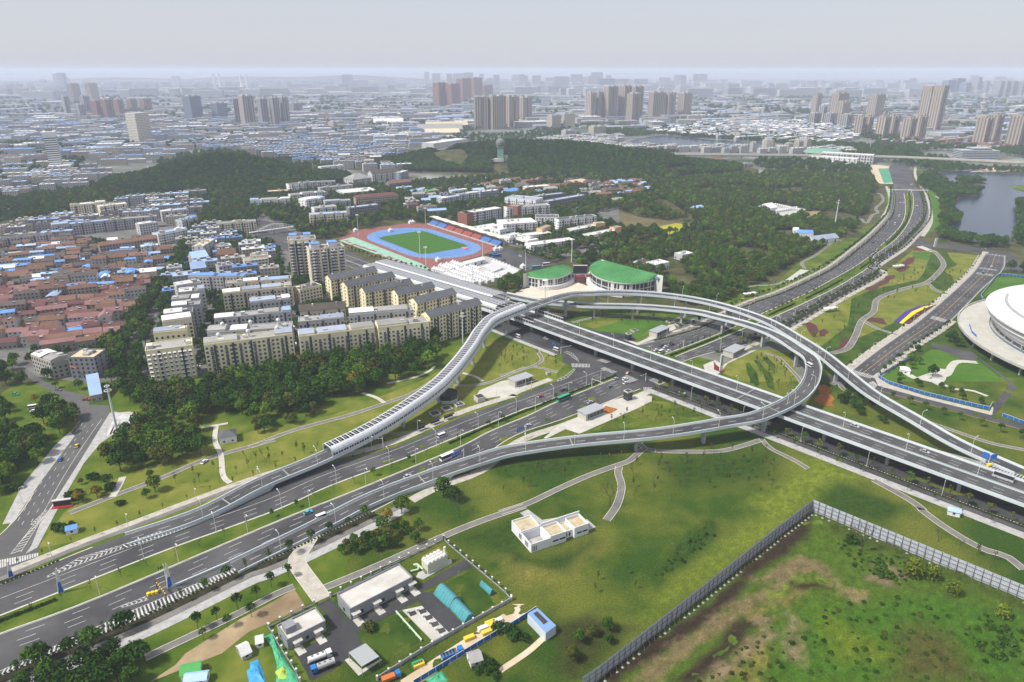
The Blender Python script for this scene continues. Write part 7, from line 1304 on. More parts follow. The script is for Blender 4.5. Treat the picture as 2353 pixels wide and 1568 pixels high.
p = W('c1 535,1345')[0]; t = thing('notice_board', 'dark red notice board on a red base at the street corner', 'sign', p, .25); b = MB(M['p_red']); b.box((0, 0, 0), (9, 2.5, .5)); b.build('base', t); b = MB(mat('dark_board', (.05, .03, .03), .6)); b.box((0, .6, .5), (7.5, .4, 3)); b.build('board', t); b = MB(M['w_greyw']); b.box((0, .6, 3.5), (8.2, 1.4, .4)); b.build('roof', t)
for i, (s, lab) in enumerate((('c2 1465,690', 'left'), ('c2 1590,635', 'middle'), ('c2 1705,590', 'right'))):
 p = W(s)[0]; t = thing('bus_shelter', 'dark bus shelter, the %s one of three by the silver canopy' % lab, 'bus shelter', (p.x, p.y, .2), BA, 'bus shelters'); b = MB(M['p_black']); b.box((0, 0, 2.5), (7, 1.8, .2), bottom=True); b.build('roof', t); [(lambda b: (b.box((x, .7, 0), (.15, .15, 2.5)), b.build('post', t)))(MB(M['p_black'])) for x in (-3.2, 3.2)]; b = MB(M['glass']); b.box((0, .8, .4), (6, .08, 1.8)); b.build('panel', t)
for i in range(9): p = W('c4 %f,%f' % (2005 + 0, 890))[0]
# blue site fences round the stadium garden
for s, lab in (('c4 1100,240 1180,290 1500,385 2050,515 2080,470', 'low blue site fence along the garden street'), ('k 880,470 850,430 1040,190 1100,160 1399,190', 'low blue site fence round the green field by the stadium'), ('c4 2165,570 2353,640', 'low blue site fence at the right hand corner'), ('c4 1110,230 1400,60', 'low blue site fence along the stadium street')):
 pts = resample(W(s), 3.2); t = thing('site_fence', lab, 'fence'); 
 for p, r in zip(pts, pts[1:]): d = r - p; new('panel', me, t, (p + r) / 2, math.atan2(d.y, d.x))
# people
pmv = [(0, 0, .95), (0, 0, 1.15), (0, 0, 1.42), (0, 0, 1.55), (0, 0, 1.72), (.1, 0, .9), (.12, 0, .5), (.12, 0, .06), (.12, .14, .04), (-.1, 0, .9), (-.12, .12, .5), (-.12, .0, .08), (-.12, .14, .05), (.2, 0, 1.4), (.27, 0, 1.12), (.28, .1, .88), (-.2, 0, 1.4), (-.27, 0, 1.12), (-.28, .12, .88)]; pme = [(0, 1), (1, 2), (2, 3), (3, 4), (0, 5), (5, 6), (6, 7), (7, 8), (0, 9), (9, 10), (10, 11), (11, 12), (2, 13), (13, 14), (14, 15), (2, 16), (16, 17), (17, 18)]
pr_ = [.15, .16, .15, .06, .12, .1, .07, .05, .05, .1, .07, .05, .05, .07, .05, .04, .07, .05, .04]; pm_ = bpy.data.meshes.new('body'); pm_.from_pydata(pmv, pme, []); po = bpy.data.objects.new('person_source', pm_); COL.objects.link(po); sk = po.modifiers.new('s', 'SKIN'); sb = po.modifiers.new('b', 'SUBSURF'); sb.levels = 1
for v, r in zip(pm_.skin_vertices[0].data, pr_): v.radius = (r, r)
pm_.skin_vertices[0].data[0].use_root = True
dg = bpy.context.evaluated_depsgraph_get(); PB = bpy.data.meshes.new_from_object(po.evaluated_get(dg)); bpy.data.objects.remove(po)
for i, (s, c, lab) in enumerate((('c3 860,902', 'green', 'person in green on the grass under the loop ramp'), ('c3 935,906', 'orange', 'person in orange on the grass under the loop ramp'), ('c3 1005,880', 'black', 'person in black near the ramp pier'), ('c3 1040,886', 'yellow', 'person in yellow near the ramp pier'), ('c3 375,950', 'black', 'person in black at the foot of the first pier'), ('c3 1300,880', 'blue', 'person in blue by the path fork'), ('c3 1330,882', 'yellow', 'person in yellow by the path fork'), ('d2 548,372', 'black', 'person in black standing on the compound drive'))):
 me_ = PB.copy(); me_.materials.clear(); me_.materials.append(M['p_' + c]); o = new('person', me_, None, W(s)[0] + Vector((0, 0, .1)), R.uniform(0, 6)); tag(o, lab, 'person')

# ================================================================== far city
dk = (.045, .055, .07)
WM = {'tan': windowed('tower_tan', (.37, .31, .25), dk, 8.4, 3.1, .46, .5, (.20, .175, .155)), 'red': windowed('tower_red', (.27, .115, .08), dk, 9, 3.1, .45, .5, (.15, .09, .08)), 'grid': windowed('tower_grid', (.56, .52, .44), (.06, .06, .07), 4.4, 4.2, .52, .55), 'stripe': windowed('tower_stripe', (.74, .74, .71), (.055, .075, .085), 400, 4.2, 2, .5), 'glass': windowed('tower_glass', (.17, .21, .27), (.05, .07, .10), 3.0, 3.4, .7, .6), 'grey': windowed('tower_grey', (.31, .30, .30), dk, 8, 3.1, .5, .5, (.15, .155, .17)), 'white': windowed('block_white', (.42, .42, .41), (.07, .08, .10), 3.4, 3.0, .45, .5), 'cream': windowed('block_cream', (.42, .38, .31), (.07, .08, .09), 3.4, 3.0, .45, .5), 'slab': windowed('block_grey', (.27, .27, .29), (.06, .07, .09), 3.4, 3.0, .45, .5), 'brick': windowed('block_brick', (.26, .14, .11), (.07, .07, .08), 3.4, 3.0, .45, .5), 'band': windowed('office_bands', (.42, .46, .50), (.03, .045, .06), 400, 3.6, 2, .62), 'shed': mat('shed_wall', (.30, .31, .33), .8)}
def tower(s, top, D, wall, label, crown='box', name='tower', cat='tower', group=None, cap=None, split=0):
 a, b = W(s)[:2]; d = b - a; L = math.hypot(d.x, d.y); rz = math.atan2(d.y, d.x); mid = (a + b) / 2; H = max(8, ztop(mid, top)); n = Vector((-math.sin(rz), math.cos(rz), 0)); D = min(D, L * .75) if name == 'tower' and wall != 'stripe' else D; tp = abs(mid.x) / mid.y; L2_ = max(.55 * L, L - D * tp); c = mid + n * D / 2 + (b - a).normalized() * ((L - L2_) / 2 * (1 if mid.x > 0 else -1)); L = L2_ * (.8 if name == 'tower' and wall not in ('stripe', 'grid') else 1)
 t = thing(name, label, cat, (c.x, c.y, 0), rz, group); a_, d_ = L / 2, D / 2; m = MB(WM[wall]); k = min(L, D) * .12
 q = [(-a_, -d_), (-L * .08, -d_), (-L * .08, -d_ + k), (L * .08, -d_ + k), (L * .08, -d_), (a_, -d_), (a_, d_), (-a_, d_)] if L < 60 and wall in ('tan', 'red', 'grey') else [(-a_, -d_), (a_, -d_), (a_, d_), (-a_, d_)]
 m.prism(q, -1, H, cap=False); m.build('wall', t); m = MB(M['w_grey' if wall != 'red' else 'w_redbrown']); m.face([(x, y, H) for x, y in q]); m.build('roof', t)
 if crown == 'box':
  for x in (-a_ * .5, a_ * .5): m = MB(M['w_' + (cap or 'grey')]); m.box((x, 0, H), (L * .3, D * .5, 5 if H > 50 else 3)); m.build('roof_block', t)
 if cap and crown == 'cap': m = MB(M['w_' + cap]); m.prism([(x * 1.02, y * 1.02) for x, y in ((-a_, -d_), (a_, -d_), (a_, d_), (-a_, d_))], H * .88, H + 2); m.build('crown_block', t)
 mark([Vector((c.x, c.y, 0)) + (Vector((math.cos(rz), math.sin(rz), 0)) * x + n * y) for x, y in ((-a_, -d_), (a_, -d_), (a_, d_), (-a_, d_))]); return t, H, L
t, H, L = tower('a1 440,1062 625,1052', 'a1 450,705', 36, 'stripe', 'tall office tower with white and dark horizontal bands left of the hill', crown='none'); m = MB(M['w_white']); m.prism([(-L * .53, -19), (L * .53, -19), (L * .53, 19), (-L * .53, 19)], H - 9, H + 1); m.build('crown_block', t); m = MB(M['w_dgrey']); m.box((0, 0, H + 1), (L * .5, 14, 6)); m.tube((0, 0, H + 7), (0, 0, H + 26), .5); m.build('rooftop_mast', t); m = MB(WM['stripe']); m.prism([(-L * .55, -34), (L * 1.2, -34), (L * 1.4, -20), (L * 1.4, 20), (-L * .55, 20)], -1, 17); m.build('podium', t)
tower('a1 1200,815 1365,797', 'a1 1280,538', 38, 'grid', 'beige tower with a grid of square windows', crown='none')
TW = [('a1 640,470 735,462', 290, 30, 'tan', 'far tan tower, left of the twins'), ('a1 790,470 885,462', 287, 30, 'tan', 'far tan tower, right of the twins'), ('a1 575,582 660,578', 400, 26, 'grey', 'grey tower with pale vertical lines before the twins, leftmost'), ('a1 735,562 825,556', 395, 26, 'grey', 'grey tower with pale vertical lines before the twins, right one'), ('a1 690,605 780,600', 470, 20, 'grey', 'lower grey tower in front of the twins'),
 ('a1 845,602 915,596', 435, 26, 'red', 'brown red tower slab, first of the row of five'), ('a1 925,602 1025,594', 425, 26, 'red', 'brown red tower slab, second of the row of five'), ('a1 1025,572 1105,566', 425, 26, 'red', 'brown red tower slab, third of the row of five'), ('a1 1130,542 1215,536', 420, 26, 'red', 'brown red tower slab, fourth of the row of five'), ('a1 1235,532 1335,524', 418, 26, 'red', 'brown red tower slab, last of the row of five'),
 ('a1 1640,612 1785,600', 395, 40, 'glass', 'blue grey glazed tower with open roof frame'), ('a1 1860,602 1990,592', 455, 34, 'glass', 'lower glazed block right of the blue grey tower'), ('a1 2015,642 2090,640', 420, 34, 'grey', 'dark tower left of the chevron topped tower'), ('a1 2092,650 2240,642', 393, 40, 'tan', 'broad tan tower with chevron top'), ('a2 105,655 208,650', 420, 36, 'grey', 'dark grey tower right of the chevron tower, first of three'), ('a2 212,655 300,650', 410, 36, 'grey', 'dark grey tower right of the chevron tower, second of three'), ('a2 292,650 374,646', 406, 36, 'grey', 'dark grey tower right of the chevron tower, third of three'), ('a2 372,556 472,548', 455, 40, 'grey', 'square grey block behind the dark towers'),
 ('a2 1612,492 1705,486', 282, 44, 'red', 'dark red tower, leftmost of the red group'), ('a2 1718,492 1815,486', 290, 44, 'red', 'dark red tower, second of the red group'), ('a2 1815,452 1905,444', 245, 44, 'red', 'dark red tower, tall third of the red group'), ('a2 1912,432 2000,424', 240, 44, 'red', 'dark red tower, tallest fourth of the red group'), ('a2 2002,420 2088,412', 302, 44, 'red', 'dark red tower, rightmost of the red group'),
 ('a2 1915,682 2058,680', 402, 34, 'tan', 'big tan apartment tower above the ridge, first of four'), ('a2 2062,682 2208,672', 396, 34, 'tan', 'big tan apartment tower above the ridge, second of four'), ('a2 2212,664 2312,656', 400, 34, 'tan', 'big tan apartment tower above the ridge, third of four'), ('a3 188,612 280,604', 410, 34, 'tan', 'big tan apartment tower above the ridge, last of four'), ('a3 432,692 530,684', 560, 26, 'cream', 'mid height pale brown block behind the ridge, left half'), ('a3 532,684 650,682', 545, 26, 'cream', 'mid height pale brown block behind the ridge, right half'),
 ('a3 762,602 820,598', 365, 30, 'tan', 'slim tan tower, leftmost of the central cluster'), ('a3 828,598 905,592', 360, 30, 'tan', 'tan tower, second of the central cluster'), ('a3 905,598 1008,592', 315, 34, 'tan', 'tall tan tower, third of the central cluster'), ('a3 1042,592 1122,586', 310, 34, 'tan', 'tall tan tower, fourth of the central cluster'), ('a3 1108,622 1212,616', 375, 34, 'tan', 'front tan tower of the central cluster'), ('a3 1130,580 1225,574', 315, 30, 'tan', 'tan tower behind the front one of the central cluster'), ('a3 1275,592 1420,588', 365, 40, 'tan', 'broad tan hotel slab, left half with pale ribs'), ('a3 1422,590 1500,582', 368, 46, 'tan', 'broad tan hotel slab, right half'), ('a3 1548,580 1638,572', 372, 34, 'tan', 'squarish tan tower right of the hotel'), ('a3 828,355 995,355', 247, 60, 'glass', 'dark slab tower far behind the central cluster'),
 ('a4 532,562 605,560', 380, 30, 'tan', 'brown topped tower, leftmost of the right hand cluster'), ('a4 702,602 830,594', 375, 34, 'tan', 'brown topped tower, second of the right hand cluster'), ('a4 752,652 846,642', 450, 30, 'tan', 'lower tower before the second of the right hand cluster'), ('a4 972,580 1030,590', 400, 34, 'tan', 'brown topped tower, third of the right hand cluster'), ('a4 1032,600 1140,592', 385, 34, 'tan', 'brown topped tower, fourth of the right hand cluster'), ('a4 925,748 980,742', 575, 26, 'tan', 'short brown tower by the far road, first'), ('a4 982,742 1045,734', 572, 26, 'tan', 'short brown tower by the far road, second'), ('a4 1110,764 1185,756', 575, 26, 'tan', 'short brown tower by the far road, third'), ('a4 1190,752 1270,744', 568, 26, 'tan', 'short brown tower by the far road, fourth'), ('a4 1330,786 1408,778', 590, 26, 'tan', 'short brown tower by the far road, fifth'), ('a4 1415,772 1505,760', 572, 26, 'tan', 'short brown tower by the far road, sixth'),
 ('a4 1962,822 2050,812', 585, 30, 'tan', 'brown tower at the right beyond the lake, left half'), ('a4 2055,806 2142,796', 560, 30, 'tan', 'brown tower at the right beyond the lake, right half'), ('a4 2235,862 2353,852', 572, 34, 'tan', 'brown tower at the right picture edge'), ('a4 520,656 605,650', 545, 26, 'grey', 'short dark block at the foot of the right hand cluster, first'), ('a4 602,642 648,638', 485, 24, 'grey', 'short dark block at the foot of the right hand cluster, second'), ('a4 655,662 740,656', 545, 26, 'grey', 'short dark block at the foot of the right hand cluster, third'), ('a4 800,672 880,666', 555, 26, 'grey', 'short dark block at the foot of the right hand cluster, fourth'),
 ('a4 1650,390 1760,388', 262, 60, 'glass', 'hazy dark tower group far right, left block'), ('a4 1725,386 1835,384', 246, 60, 'glass', 'hazy dark tower group far right, tall block'), ('a4 1815,392 1890,390', 285, 60, 'glass', 'hazy dark tower group far right, right block'), ('a4 1922,372 1975,370', 234, 50, 'grey', 'slim hazy tower far right'), ('a4 2005,372 2045,370', 268, 50, 'grey', 'slimmer hazy tower far right'), ('a4 2112,402 2160,400', 268, 50, 'grey', 'hazy tower pair near the right edge, first'), ('a4 2165,402 2220,400', 268, 50, 'grey', 'hazy tower pair near the right edge, second'), ('a4 2222,402 2270,400', 266, 50, 'grey', 'hazy tower near the right edge, third'), ('a4 2300,402 2353,400', 272, 50, 'grey', 'hazy tower cut by the right edge'),
 ('a4 110,876 195,876', 778, 18, 'cream', 'cream block with pagoda roof beside the metro line, first'), ('a4 302,882 365,880', 806, 16, 'cream', 'cream block with pagoda roof beside the metro line, second'), ('a4 388,882 455,878', 785, 18, 'cream', 'cream block with pagoda roof beside the metro line, third'), ('a4 458,876 525,870', 765, 18, 'cream', 'cream block with pagoda roof beside the metro line, fourth'), ('a3 2248,870 2345,866', 770, 20, 'white', 'white tower block at the far lake end'), ('a4 0,880 60,878', 800, 18, 'white', 'white low block left of the pagoda roofs'), ('a3 545,765 650,760', 690, 26, 'white', 'white square block behind the ridge trees'), ('a3 780,735 915,728', 655, 30, 'cream', 'cream block with pillared front behind the ridge'), ('a2 705,685 835,675', 612, 30, 'cream', 'cream factory block beside the brown chimney')]
for s, tv, D, wl, lab in TW:
 c = s.split()[0]; u = float(s.split()[1].split(',')[0]); tower(s, '%s %f,%f' % (c, u, tv), D, wl, lab, cap='brown' if wl == 'tan' and c == 'a4' else None)
for s, tv, lab in (('a4 1478,640 1552,632', 318, 'very tall slim tower with dark brown crown, left of the pair'), ('a4 1568,692 1640,684', 312, 'very tall slim tower with dark brown crown, right of the pair')): tower(s, 'a4 %d,%d' % (1600, tv), 34, 'tan', lab, crown='cap', cap='brown')
t, H, L = tower('a4 1715,948 2130,950', 'a4 1900,865', 40, 'band', 'dark glass office building with stepped floors by the lake', crown='none', name='office_building', cat='building'); m = MB(WM['band']); m.prism([(-L * .2, -16), (L * .3, -16), (L * .3, 16), (-L * .2, 16)], H, H + 5); m.build('upper_floor', t); bldr('a4 1955,815 2075,820', 15, 22, 'cream villa block with orange hipped roof by the far towers', name='villa', wall='cream2', roof='tile', rt='hip', units=0); bldr('a4 2075,838 2120,838', 10, 16, 'small cream villa with orange roof by the far towers', name='villa', wall='cream2', roof='tile', rt='hip', units=0)
p = W('a2 660,690')[0]; m = MB(M['w_redbrown']); m.cyl((0, 0, 0), 3.2, 2.2, ztop(p, 'a2 655,585'), 10); tag(m.build('chimney', None, p), 'brown factory chimney in the far centre', 'chimney')
# cable-stayed bridge on the skyline
p0 = G(497, 211); y_ = 6200
for i, (x0, x1, gx_) in enumerate(((1845, 1890, 0), (2070, 2118, 0))):
 t = thing('bridge_pylon', 'pale H shaped bridge pylon on the skyline, %s one' % ('left', 'right')[i], 'bridge', (0, 0, 0))
 for x in (x0, x1):
  q = G(x / 3.7234, 211); k = y_ / q.y; b = MB(M['tank']); b.box((q.x * k, y_, 0), (14, 14, 165)); b.build('leg', t)
 qa, qb = G(x0 / 3.7234, 211) * 1, G(x1 / 3.7234, 211) * 1; b = MB(M['tank']); b.box(((qa.x + qb.x) / 2 * y_ / qa.y, y_, 78), (abs(qb.x - qa.x) * y_ / qa.y, 10, 8)); b.build('crossbeam', t)
t = thing('skyline_bridge', 'long pale bridge deck below the pylons on the skyline', 'bridge'); b = MB(M['concrete']); b.beam((-3600, y_, 40), (600, 5200, 18), 30, 5); b.build('deck', t)
for k in range(24): b = MB(M['pier']); b.box((-3600 + 4200 * k / 23, y_ - 1000 * k / 23, 0), (8, 8, 40 - 22 * k / 23)); b.build('pier', t)
# far ridge on the skyline
b = MB(M['undergrowth']); rows = []
for j in range(5):
 rows.append([Vector((-9000 + i * 300, 11500 + j * 400, -5 + math.sin(math.pi * j / 4) * (95 + 75 * noise.noise(Vector((i * .21, 2, 0)))) * max(0, math.sin(math.pi * min(1, i / 34))))) for i in range(35)])
b.strip(rows); tag(b.build('hill', smooth=True), 'hazy ridge of hills on the left skyline', kind='structure')
# ---- rows of slabs, sheds and villas by district
BM = {}; fcnt = {}; REST = {}
def far_mesh(L, D, H, wall, roof, rt):
 k = (L, D, H, wall, roof, rt)
 if k not in BM:
  b = MB(WM[wall], M['r_' + roof]); a, d = L / 2, D / 2; b.prism([(-a, -d), (a, -d), (a, d), (-a, d)], -.5, H, 0, cap=False)
  if rt == 'gable': r = D * .22; b.face([(-a, -d, H), (a, -d, H), (a, 0, H + r), (-a, 0, H + r)], 1); b.face([(a, d, H), (-a, d, H), (-a, 0, H + r), (a, 0, H + r)], 1); [b.face([(s * a, -d, H), (s * a, d, H), (s * a, 0, H + r)], 0, [(0, 0)] * 3) for s in (-1, 1)]
  else: b.face([(-a, -d, H), (a, -d, H), (a, d, H), (-a, d, H)], 1); b.box((a * .3, 0, H), (4, 4, 2.5), 0, 0); b.box((-a * .5, 0, H), (3, 5, 2), 0, 0)
  BM[k] = b
 return BM[k]
def district(poly, ang_, Ls, Ds, Hs, sx, sy, walls, roofs, rt, prob, label, name, cat, cap=60):
 """ordered rows; the first (nearest) ones are things of their own, the rest one mass"""
 P3 = W(poly); c = sum(P3, Vector()) / len(P3); a = rad(ang_); ux_, uy_ = Vector((math.cos(a), math.sin(a), 0)), Vector((-math.sin(a), math.cos(a), 0)); ext = max((p - c).length for p in P3); pos = []
 for j in range(int(-ext / sy) - 1, int(ext / sy) + 2):
  x = -ext
  while x < ext:
   L = R.choice(Ls); q = c + ux_ * (x + L / 2) + uy_ * (j * sy + R.uniform(-.15, .15) * sy)
   if inpoly(q.x, q.y, P3) and R.random() < prob and not any(taken(q.x + ux_.x * k1 * L + uy_.x * k2, q.y + ux_.y * k1 * L + uy_.y * k2) for k1 in (-.5, 0, .5) for k2 in (-6, 0, 6)) and hz(q.x, q.y) < 3: pos.append((q, L))
   x += L + sx * R.uniform(.5, 1.4)
 pos.sort(key=lambda e: e[0].y); rest = MB()
 for i, (q, L) in enumerate(pos):
  D, H = R.choice(Ds), R.choice(Hs); wl, rf = R.choice(walls), R.choice(roofs); k = far_mesh(L, D, H, wl, rf, rt if isinstance(rt, str) else R.choice(rt)); rz = a + R.uniform(-.04, .04)
  mark([q + ux_ * x + uy_ * y for x, y in ((-L / 2, -D / 2), (L / 2, -D / 2), (L / 2, D / 2), (-L / 2, D / 2))])
  if fcnt.get(cat, 0) < 300 and i < cap:
   fcnt[cat] = fcnt.get(cat, 0) + 1; me_ = k.__dict__.get('_m') or k.mesh(name); k._m = me_; o = new(name, me_, None, q, rz); tag(o, label % RN2.get(rf, rf), cat, label % 'alike'.replace('alike', 'various'))
  else:
   cs, sn = math.cos(rz), math.sin(rz); R_ = REST.setdefault(cat, MB()); base_ = [R_.mi(m_) for m_ in k.mats]
   for f, mi_, uv in zip(k.f, k.m, k.uv): R_.face([(q.x + k.v[n_][0] * cs - k.v[n_][1] * sn, q.y + k.v[n_][0] * sn + k.v[n_][1] * cs, k.v[n_][2]) for n_ in f], base_[mi_], uv)
RN2 = {'blue': 'blue', 'bluelt': 'pale blue', 'bluegrey': 'blue grey', 'pale': 'pale', 'white': 'white', 'greyflat': 'grey', 'tile': 'orange', 'brownroof': 'brown', 'maroon': 'dark red', 'pink': 'pink', 'sand': 'sand coloured', 'dark': 'dark'}
SL = ('bluelt', 'blue', 'greyflat', 'pale', 'bluegrey')
district('p 400,345 560,330 700,322 900,345 1010,385 900,400 700,385 560,355', 22, (24, 30, 40), (11, 12), (15, 17, 18), 6, 26, ('slab', 'slab', 'white', 'cream'), SL, 'flat', .9, 'slab apartment block with %s roof beyond the left hill', 'slab_block', 'slab block')
district('p 640,352 800,345 960,372 920,395 760,385', 22, (20, 26), (11, 12), (16, 18), 4, 24, ('cream', 'white', 'brick'), ('brownroof', 'greyflat', 'pale'), 'gable', .95, 'gabled apartment block with %s roof left of the ridge', 'gabled_block', 'slab block')
district('p 1150,355 1250,325 1400,318 1500,330 1700,343 1960,350 1960,357 1600,352 1350,352', 18, (18, 22, 30), (12, 14), (13, 15, 17), 5, 30, ('white', 'white', 'cream'), ('pale', 'white', 'bluegrey'), 'flat', .95, 'white garden block with %s roof behind the ridge', 'garden_block', 'slab block')
district('p -60,430 60,395 250,385 420,370 400,345 200,350 -60,370', 18, (26, 34, 50), (12, 14, 18), (9, 14, 18), 12, 36, ('slab', 'white', 'cream'), ('bluelt', 'blue', 'pale', 'maroon', 'greyflat'), 'flat', .8, 'block with %s roof near the striped tower', 'slab_block', 'slab block')
district('p -140,440 60,405 230,395 250,415 180,440 60,455 -140,480', 18, (22, 30, 40), (11, 13), (12, 15, 18), 6, 24, ('slab', 'white', 'cream'), ('bluelt', 'pale', 'greyflat', 'bluegrey'), 'flat', .75, 'slab with %s roof left of the wooded hill', 'slab_block', 'slab block')
district('p -60,365 420,345 560,325 700,318 950,340 1080,325 900,290 500,275 -60,290', 18, (26, 40, 60), (12, 16, 30), (7, 10, 15, 18), 12, 36, ('slab', 'white', 'cream', 'shed'), ('bluelt', 'pale', 'bluegrey', 'white', 'greyflat', 'blue'), 'flat', .82, 'far block with %s roof in the left town', 'slab_block', 'slab block')
district('p 690,325 1080,335 1090,300 960,285 800,280 690,300', 12, (70, 110, 150), (50, 70), (8, 9, 11), 20, 90, ('shed', 'cream'), ('sand', 'pale', 'greyflat', 'white'), 'gable', .9, 'huge factory hall with %s roof in the far centre', 'factory_hall', 'factory hall')
district('p 1480,305 1620,285 1900,280 1980,320 1900,335 1620,322', 20, (16, 20, 26), (11, 12), (9, 11, 12), 8, 30, ('slab', 'white', 'slab'), ('bluegrey', 'greyflat', 'pale'), 'gable', .85, 'small villa block with %s roof beyond the far lake', 'villa_block', 'slab block')
district('b1 1400,620 1560,430 1720,260 2200,320 2353,420 b2 300,620 360,700 0,760 b1 1900,900 1750,1150 1500,1250', 23, (14, 18, 24), (10, 11), (9, 12, 15), 3, 17, ('slab', 'slab', 'cream', 'white'), SL, 'flat', .9, 'infill block with %s roof squeezed between the estate rows', 'infill_block', 'infill block')
district('p -120,560 60,520 300,470 450,452 470,500 400,520 60,560 -120,600', 20, (18, 26, 34), (10, 12), (10, 13, 15), 4, 20, ('slab', 'slab', 'cream'), ('greyflat', 'bluelt', 'brownroof', 'pale'), 'flat', .9, 'grey block with %s roof above the old quarter', 'infill_block', 'infill block')
district('p 900,480 1000,440 1250,420 1420,430 1420,470 1300,450 1100,460 1000,500', 20, (14, 20, 28), (10, 12), (7, 9, 12), 6, 22, ('slab', 'white', 'brick'), ('bluelt', 'greyflat', 'tile', 'brownroof'), ('flat', 'gable'), .75, 'small campus block with %s roof', 'infill_block', 'infill block')
district('p 1395,425 1470,420 1500,440 1450,460 1400,455', 20, (10, 12), (9,), (7, 8), 4, 14, ('brick', 'slab'), ('tile', 'bluelt', 'brownroof'), 'gable', .8, 'village house with %s roof below the ridge', 'village_house', 'village house')
district('p 1980,330 2400,310 2400,350 2150,345', 20, (20, 30), (12,), (9, 12), 10, 40, ('brick', 'slab', 'white'), ('maroon', 'tile', 'greyflat'), 'gable', .5, 'low block with %s roof near the far right towers', 'villa_block', 'slab block')
district('p -80,300 1100,295 2430,315 2430,235 1100,225 -80,235', 15, (30, 50, 80, 120), (14, 25, 40, 60), (8, 10, 15, 20), 24, 56, ('slab', 'white', 'shed', 'cream'), ('pale', 'bluegrey', 'bluelt', 'bluegrey', 'greyflat', 'greyflat'), 'flat', .72, 'distant block with %s roof', 'far_block', 'slab block', 0)
district('p -80,236 1100,226 2430,236 2430,196 1100,190 -80,196', 10, (60, 120, 200), (40, 80), (10, 16, 25, 60), 80, 170, ('slab', 'white', 'shed'), ('white', 'pale', 'bluelt', 'greyflat'), 'flat', .6, 'distant block with %s roof', 'far_block', 'slab block', 0)
for x0, x1, n_, hm in ((90, 160, 4, 150), (780, 850, 6, 130), (980, 1100, 9, 150), (1080, 1640, 34, 130), (1370, 1410, 3, 150), (2080, 2110, 3, 130), (400, 430, 2, 100), (2230, 2353, 7, 110)):
 for k in range(n_):
  x = R.uniform(x0, x1); q = G(x, 186); D = R.uniform(7500, 10500); q = Vector((q.x * D / q.y, D, 0)); m_ = far_mesh(R.choice((60, 100, 140)), 40, R.choice((hm * .6, hm * .8, hm, hm * 1.1)), 'grey', 'greyflat', 'flat'); R_ = REST.setdefault('slab block', MB()); base_ = [R_.mi(z) for z in m_.mats]
  for f, mi_, uv in zip(m_.f, m_.m, m_.uv): R_.face([(q.x + m_.v[n2][0], q.y + m_.v[n2][1], m_.v[n2][2]) for n2 in f], base_[mi_], uv)
for c_, b in REST.items(): tag(b.build('distant_%ss' % c_.replace(' ', '_')), 'mass of distant pale town blocks fading into haze', kind='stuff')
for s, D, H, rf, lab in (('a1 590,860 1080,815', 60, 9, 'bluelt', 'long pale blue factory roof right of the striped tower'), ('a1 590,880 950,850', 30, 8, 'blue', 'long bright blue factory roof right of the striped tower'), ('a2 1570,800 1860,760', 40, 14, 'pale', 'factory office with white roof balls below the tan towers'), ('a1 0,830 360,800', 50, 9, 'pale', 'wide pale factory roof left of the striped tower')): bldr(s, H, D, lab, name='factory_hall', wall='greyw', roof=rf, rt='flat', units=2, win=None)

# ================================================================== vegetation
def leafmat(name, a, b, rand=.25, hue=.0):
 m = mat(name, a, .95, b, .55, rand=rand, detail=3)
 return m
LEAF = {'dark': leafmat('leaf_dark', (.009, .032, .004), (.036, .084, .010)), 'mid': leafmat('leaf_mid', (.017, .054, .005), (.062, .128, .013)), 'bright': leafmat('leaf_bright', (.048, .112, .008), (.13, .20, .018)), 'olive': leafmat('leaf_olive', (.038, .058, .011), (.105, .118, .022)), 'autumn': leafmat('leaf_autumn', (.11, .085, .010), (.27, .20, .025)), 'brown': leafmat('leaf_brown', (.032, .036, .014), (.070, .068, .027)), 'willow': leafmat('leaf_willow', (.07, .11, .010), (.16, .20, .024))}
M['bark'] = mat('bark', (.055, .042, .032), .95, (.10, .08, .062), 2.0); M['stake'] = mat('blue_stake', (.05, .07, .12), .8)
RT = random.Random(5)
def rdir():
 z = RT.uniform(-1, 1); a = RT.uniform(0, 2 * math.pi); r = math.sqrt(1 - z * z); return Vector((r * math.cos(a), r * math.sin(a), z))
def crown(lobes, n, size, flat=-.5):
 """many leaf clumps spread over a cluster of lobes"""
 b = MB(); tot = sum(r * r for _, r in lobes)
 for c, r in lobes:
  for k in range(int(n * r * r / tot)):
   d = rdir()
   if d.z < flat: d.z *= -.6; d.normalize()
   p = Vector(c) + d * r * RT.uniform(.72, 1.06); nn = (d + rdir() * .75).normalized(); u = nn.orthogonal().normalized(); v = nn.cross(u); a = RT.uniform(0, 6.28); u, v = u * math.cos(a) + v * math.sin(a), v * math.cos(a) - u * math.sin(a); s = size * RT.uniform(.6, 1.25)
   b.face([p - u * s - v * s * .6, p + u * s - v * s * .7, p + u * s * .8 + v * s * .7, p - u * s * .7 + v * s * .6])
 return b
def lobes_round(R0, h0, n, spread, rr):
 out = [((0, 0, h0 + R0 * .25), R0 * .8)]
 for i in range(n):
  a = 2 * math.pi * i / n + RT.uniform(-.4, .4); q = spread * RT.uniform(.6, 1.05); out.append(((math.cos(a) * q, math.sin(a) * q, h0 + RT.uniform(-.35, .55) * R0 * .6), rr * RT.uniform(.7, 1.15)))
 out.append(((RT.uniform(-1, 1), RT.uniform(-1, 1), h0 + R0 * .62), rr * .9)); return out
